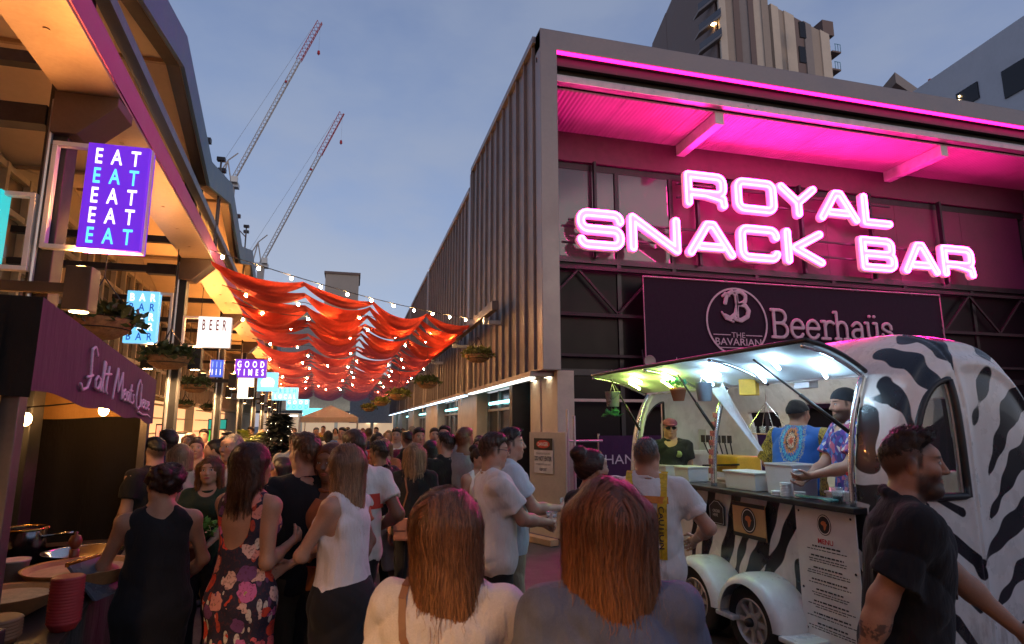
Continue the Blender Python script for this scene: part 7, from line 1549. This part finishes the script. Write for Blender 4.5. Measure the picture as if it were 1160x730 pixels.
# ================================================================== hoarding, barriers, flood lamp
HB0, HB1 = Vector((2.93, 10.02, 0)), Vector((3.27, 9.16, 0)); hd = (HB1-HB0).normalized(); hn = Vector((hd.y, -hd.x, 0)); hn = hn if hn.dot(HB0) < 0 else -hn
HO = thing('hoarding_panel', 'cream plywood hoarding panel standing at the foot of the shed corner', 'panel', tuple((HB0+HB1)/2))
k = MB(HO); k.add([tuple(q+n_*hn+Vector((0, 0, z))) for z in (.06, 1.69) for q, n_ in ((HB0, 0), (HB1, 0), (HB1, -.03), (HB0, -.03))], [(0,3,2,1),(4,5,6,7),(0,1,5,4),(1,2,6,5),(2,3,7,6),(3,0,4,7)]); k.build('board', mat('hoarding_ply', (.50, .44, .36), .7, 0, .1, 2, .15), HO, bevel=.004)
k = MB(HO); k.beam(tuple(HB1+hn*.25+Vector((0, 0, .05))), tuple(HB0+hn*.28+Vector((0, 0, .05))), .16, .09); k.build('base_plank', mat('plank', (.52, .34, .18), .7, 0, .15), HO, bevel=.008)
SG = thing('warning_sign', 'small white warning sign with a red and black heading on the hoarding', 'sign', tuple(HB0.lerp(HB1, .45)+hn*.01+Vector((0, 0, 1.2))))
def hs_(u, v_, t=0.): q = HB0.lerp(HB1, .42)+hd*u+hn*(.012+t); return (q.x, q.y, 1.33+v_)
def plate(k, u0, u1, v0, v1, t0, t1): k.add([hs_(u, v_, t) for t in (t0, t1) for u, v_ in ((u0, v0), (u1, v0), (u1, v1), (u0, v1))], [(0,3,2,1),(4,5,6,7),(0,1,5,4),(1,2,6,5),(2,3,7,6),(3,0,4,7)]); return k
plate(MB(SG), -.24, .24, -.30, .26, 0, .006).build('plate', mat('sign_plate', (.74, .70, .66), .5), SG); plate(MB(SG), -.24, .24, .07, .26, .0065, .009).build('heading_band', INKB, SG)
k = MB(SG); k.prism([(.17*cos(2*pi*i/28), .165+.065*sin(2*pi*i/28)) for i in range(28)], hs_, .0095, .012); k.build('red_oval', mat('danger_red', (.62, .05, .03), .5), SG)
hf = lambda cu, cv: (lambda u, v_, t: hs_(cu+u, cv+v_, .0135))
text('heading_lettering', 'DANGER', PAPER, SG, .06, hf(0, .137), .26, bold=.02); text('lettering', 'DO NOT ENTER', INKB, SG, .075, hf(0, -.10), .44, bold=.02)
text('small_lettering', 'CONSTRUCTION SITE', INKB, SG, .03, hf(0, .0), .36); text('small_lettering', 'AUTHORISED PERSONNEL ONLY', INKB, SG, .026, hf(0, -.17), .38); text('small_lettering', 'KEEP OUT', INKB, SG, .045, hf(0, -.26), .18, bold=.02)
TF = thing('temporary_fence', 'grey temporary fence posts beside the cream hoarding', 'fence', (3.42, 9.3, 0))
for x in (3.36, 3.47): MB(TF).tube([(x, 9.3, 0), (x, 9.3, 1.95 if x > 3.4 else 2.05)], .024, 10).build('post', GALV, TF)
k = MB(TF); k.tube([(3.36, 9.3, 1.55), (3.95, 9.3, 1.55)], .018, 8); k.tube([(3.36, 9.3, .25), (3.95, 9.3, .25)], .018, 8); k.build('rail', GALV, TF)
k = MB(TF); k.box((3.25, 9.05, 0), (3.62, 9.55, .11)); k.build('block_foot', mat('foot_rubber', (.06, .055, .05), .8), TF, bevel=.02)
PF = thing('covered_barrier', 'site barrier wrapped in dark violet cloth with white capitals behind the trailer', 'barrier', (5.8, 9.5, 0))
k = MB(PF); k.sheet(lambda x, z: (x, 9.5+.012*sin(x*7)*(z-.1), z), np.linspace(3.98, 8.6, 60), np.linspace(.06, 1.63, 8)); k.build('cover', cloth('violet_cover', (.06, .022, .075), 200, wr=.2), PF, True, fix=False)
text('lettering', 'CHANGING', mat('pale_print', (.6, .5, .6), .7), PF, .16, lambda u, v_, t: (4.55+u, 9.465, 1.17+v_), 1.35)
for x in (3.99, 5.5, 7.0, 8.58): MB(PF).tube([(x, 9.54, 0), (x, 9.54, 1.66)], .02, 8).build('post', GALV, PF)
FL_ = at(735, 410, 12.0); t = thing('flood_lamp', 'round black flood lamp on a bracket below the plum banner', 'lamp', tuple(FL_)); k = MB(); k.lathe([(0, .10), (.09, .10), (.13, 0), (.14, -.06), (.12, -.06), (0, -.02)], n=24, axis='y'); k.build('housing', mat('flood_grey', (.22, .18, .19), .4, .4), t, True); k = MB(); k.tube([(0, .08, 0), (0, .22, -.02), (0, .30, .3)], .02, 8); k.build('bracket', DARK, t)
# ================================================================== the crowd down the lane
HC_ = {'dark': (.022, .014, .012), 'brown': (.06, .028, .016), 'blonde': (.34, .21, .11), 'red': (.16, .05, .02), 'grey': (.28, .26, .24), 'black': (.012, .01, .01)}
TCN = {'navy': (.02, .03, .07), 'white': (.62, .60, .58), 'red': (.38, .03, .03), 'black': (.015, .015, .017), 'grey': (.24, .24, .26), 'rust': (.36, .12, .05), 'teal': (.02, .16, .17), 'pink': (.55, .25, .27), 'cream': (.55, .46, .34), 'olive': (.09, .09, .04), 'blue': (.08, .16, .34), 'maroon': (.15, .02, .04), 'mustard': (.45, .27, .04)}
def crowd(x, Yd, H, rz, sex, hair, style, tone, kind, label, group=None, res=.014):
    q = at(x, 490, Yd); L_ = {'long': .24, 'bob': .13}.get(style, .1)
    r_ = random.Random(int(x*7+Yd*13)); hd_ = (r_.uniform(-25, 25), r_.uniform(-8, 4), 0)
    hz_ = r_.uniform(.82, 1.12); fr_ = r_.uniform(.05, .30)
    m_ = cloth('crowd_'+tone, TCN[tone], 300)
    return person(label, (q.x, Yd, 0), rz, H, sex, res, r_.choice((SK1, SK2, SK1, SK3)) if 'tan' not in label else SK2, (style, HC_[hair], L_, 500 if Yd < 9 else 0), head=hd_, L=((-.22, fr_, hz_), (-.5, -1, -.2), .6), Rr=((.22, fr_*.5, hz_), (.5, -1, -.2), .6), top=dict(kind=kind, m=m_, name='top', sleeve=.6, hem=.88), bottom=dict(kind='trousers', m=DENIMB), fat=r_.uniform(.96, 1.12), hairkw=dict(h=.009), group=group, lip=(.36, .13, .11), browc=HC_[hair])
for a in [
 (178, 5.9, 1.70, 60, 'm', 'black', 'short', 'black', 'tee', 'black haired man in black half hidden by the stall rear post'),
 (192, 6.6, 1.76, 70, 'm', 'dark', 'short', 'navy', 'tee', 'dark haired man in navy facing left beyond the stall'),
 (207, 6.2, 1.64, 20, 'f', 'blonde', 'bob', 'cream', 'tee', 'woman with a short blonde bob in cream, back to camera behind the stall'),
 (224, 7.6, 1.66, 185, 'f', 'brown', 'bun', 'grey', 'tank', 'brown haired woman with tied hair in a grey top facing the camera'),
 (245, 7.2, 1.66, 120, 'f', 'dark', 'bun', 'white', 'tank', 'dark haired woman in a white tank turned sideways by the palms'),
 (258, 9.4, 1.72, 160, 'm', 'brown', 'short', 'teal', 'tee', 'brown haired man in a teal tee far behind the grey haired man'),
 (216, 9.6, 1.70, 150, 'f', 'red', 'long', 'rust', 'tee', 'red haired woman in a rust top by the lit shelves'),
 (231, 11.5, 1.74, 190, 'm', 'dark', 'short', 'maroon', 'tee', 'dark haired man in maroon before the green panel'),
 (377, 3.95, 1.70, 160, 'f', 'red', 'bob', 'rust', 'tee', 'woman with reddish bob facing camera between black tee and blonde hair'),
 (402, 4.5, 1.77, 10, 'm', 'brown', 'short', 'white', 'tee', 'brown haired man in a white tee with a red chest band, behind the blonde woman'),
 (322, 6.0, 1.52, 120, 'f', 'dark', 'long', 'olive', 'tee', 'short dark long haired woman in olive in front of the conifer'),
 (335, 8.6, 1.70, 200, 'm', 'brown', 'short', 'cream', 'tee', 'brown haired man in cream beside the conifer'),
 (397, 9.0, 1.72, 20, 'm', 'black', 'short', 'grey', 'tee', 'black haired man in grey, back turned in mid lane'),
 (428, 9.6, 1.70, 175, 'f', 'dark', 'long', 'red', 'tee', 'long dark haired woman in bright red top in mid lane'),
 (436, 8.0, 1.64, 170, 'f', 'blonde', 'bob', 'rust', 'tee', 'blonde bobbed woman in rust patterned top in mid lane'),
 (433, 6.4, 1.50, 165, 'f', 'brown', 'long', 'olive', 'tee', 'smaller woman with long brown hair in olive behind the pram'),
 (449, 10.6, 1.76, 190, 'm', 'dark', 'short', 'white', 'tee', 'dark haired man in a white tee under the right baskets'),
 (462, 9.0, 1.72, 30, 'm', 'black', 'short', 'maroon', 'tee', 'black haired man in maroon with his back turned'),
 (474, 8.2, 1.77, 200, 'm', 'dark', 'short', 'black', 'shirt', 'tall dark haired man in a black shirt facing the camera in mid lane'),
 (489, 7.0, 1.64, -20, 'f', 'black', 'bob', 'white', 'tee', 'woman with a black bob in a white top between the black tees'),
 (492, 10.4, 1.76, 170, 'm', 'brown', 'short', 'blue', 'tee', 'brown haired man in a blue tee near the shop glass'),
 (504, 8.4, 1.80, 150, 'm', 'dark', 'short', 'grey', 'shirt', 'tall dark haired man in a grey shirt by the pale pier'),
 (526, 6.3, 1.78, -30, 'm', 'red', 'short', 'grey', 'tee', 'man with ginger brown hair in a grey tee, back turned'),
 (543, 7.6, 1.66, 160, 'f', 'dark', 'bun', 'pink', 'tee', 'dark haired woman in pink partly hidden by the white tee man'),
 (440, 13.5, 1.70, 185, 'f', 'blonde', 'long', 'pink', 'tee', 'long haired blonde woman in pink far along the right side'),
 (418, 14.5, 1.74, 10, 'm', 'brown', 'short', 'navy', 'tee', 'brown haired man in navy walking away under the swags'),
 (404, 16, 1.70, 180, 'f', 'brown', 'bob', 'mustard', 'tee', 'bobbed brown haired woman in mustard far down the lane'),
 (388, 13, 1.76, 175, 'm', 'dark', 'short', 'blue', 'tee', 'dark haired man in blue far down the lane centre'),
 (372, 15.5, 1.68, 15, 'f', 'dark', 'long', 'white', 'tee', 'long dark haired woman in white walking away far down the lane'),
 (358, 18, 1.74, 185, 'm', 'grey', 'short', 'olive', 'tee', 'grey haired man in olive below the cream tent'),
 (345, 14, 1.68, 160, 'f', 'red', 'bob', 'cream', 'tee', 'red bobbed woman in cream just right of the conifer'),
 (310, 13, 1.74, 200, 'm', 'black', 'short', 'red', 'tee', 'black haired man in red left of the conifer'),
 (297, 15.5, 1.70, 190, 'f', 'blonde', 'bob', 'teal', 'tee', 'blonde bobbed woman in teal near the nearest palm'),
 (284, 17, 1.76, 170, 'm', 'dark', 'short', 'cream', 'tee', 'dark haired man in cream under the cyan signs'),
 (456, 17, 1.72, 185, 'f', 'brown', 'long', 'navy', 'tee', 'long brown haired woman in navy by the second pier'),
 (467, 14.5, 1.78, 20, 'm', 'grey', 'short', 'white', 'tee', 'grey haired man in white by the shop glass'),
 (426, 21, 1.74, 180, 'm', 'black', 'short', 'teal', 'tee', 'black haired man in teal far under the right rail'),
 (411, 24, 1.70, 180, 'f', 'red', 'long', 'black', 'tee', 'long red haired woman in black far under the right rail'),
 (394, 22, 1.74, 10, 'm', 'brown', 'short', 'pink', 'tee', 'brown haired man in pink walking towards the lane end'),
 (380, 26, 1.70, 180, 'f', 'black', 'bob', 'grey', 'tee', 'black bobbed woman in grey near the lane end'),
 (366, 24, 1.78, 180, 'm', 'dark', 'short', 'mustard', 'tee', 'dark haired man in mustard near the cream tent'),
 (333, 21, 1.72, 180, 'm', 'blonde', 'short', 'navy', 'tee', 'short haired blond man in navy beyond the conifer'),
 (318, 24, 1.70, 180, 'f', 'brown', 'long', 'red', 'tee', 'long brown haired woman in red beyond the conifer'),
]: 
    o = crowd(*a, group='crowd along the lane', res=.011 if a[1] < 5 else .014 if a[1] < 9 else .02)
    if 'red chest band' in a[9]:
        k = MB(); k.sheet(lambda a2, z: tuple(Vector(o['U'](.215*sin(a2), -.155*cos(a2), z)*o['s'])), np.linspace(-1.6, 1.6, 24), (1.22, 1.32)); k.build('red_band', mat('band_red', (.55, .05, .03), .8), o['T'], True, fix=False)
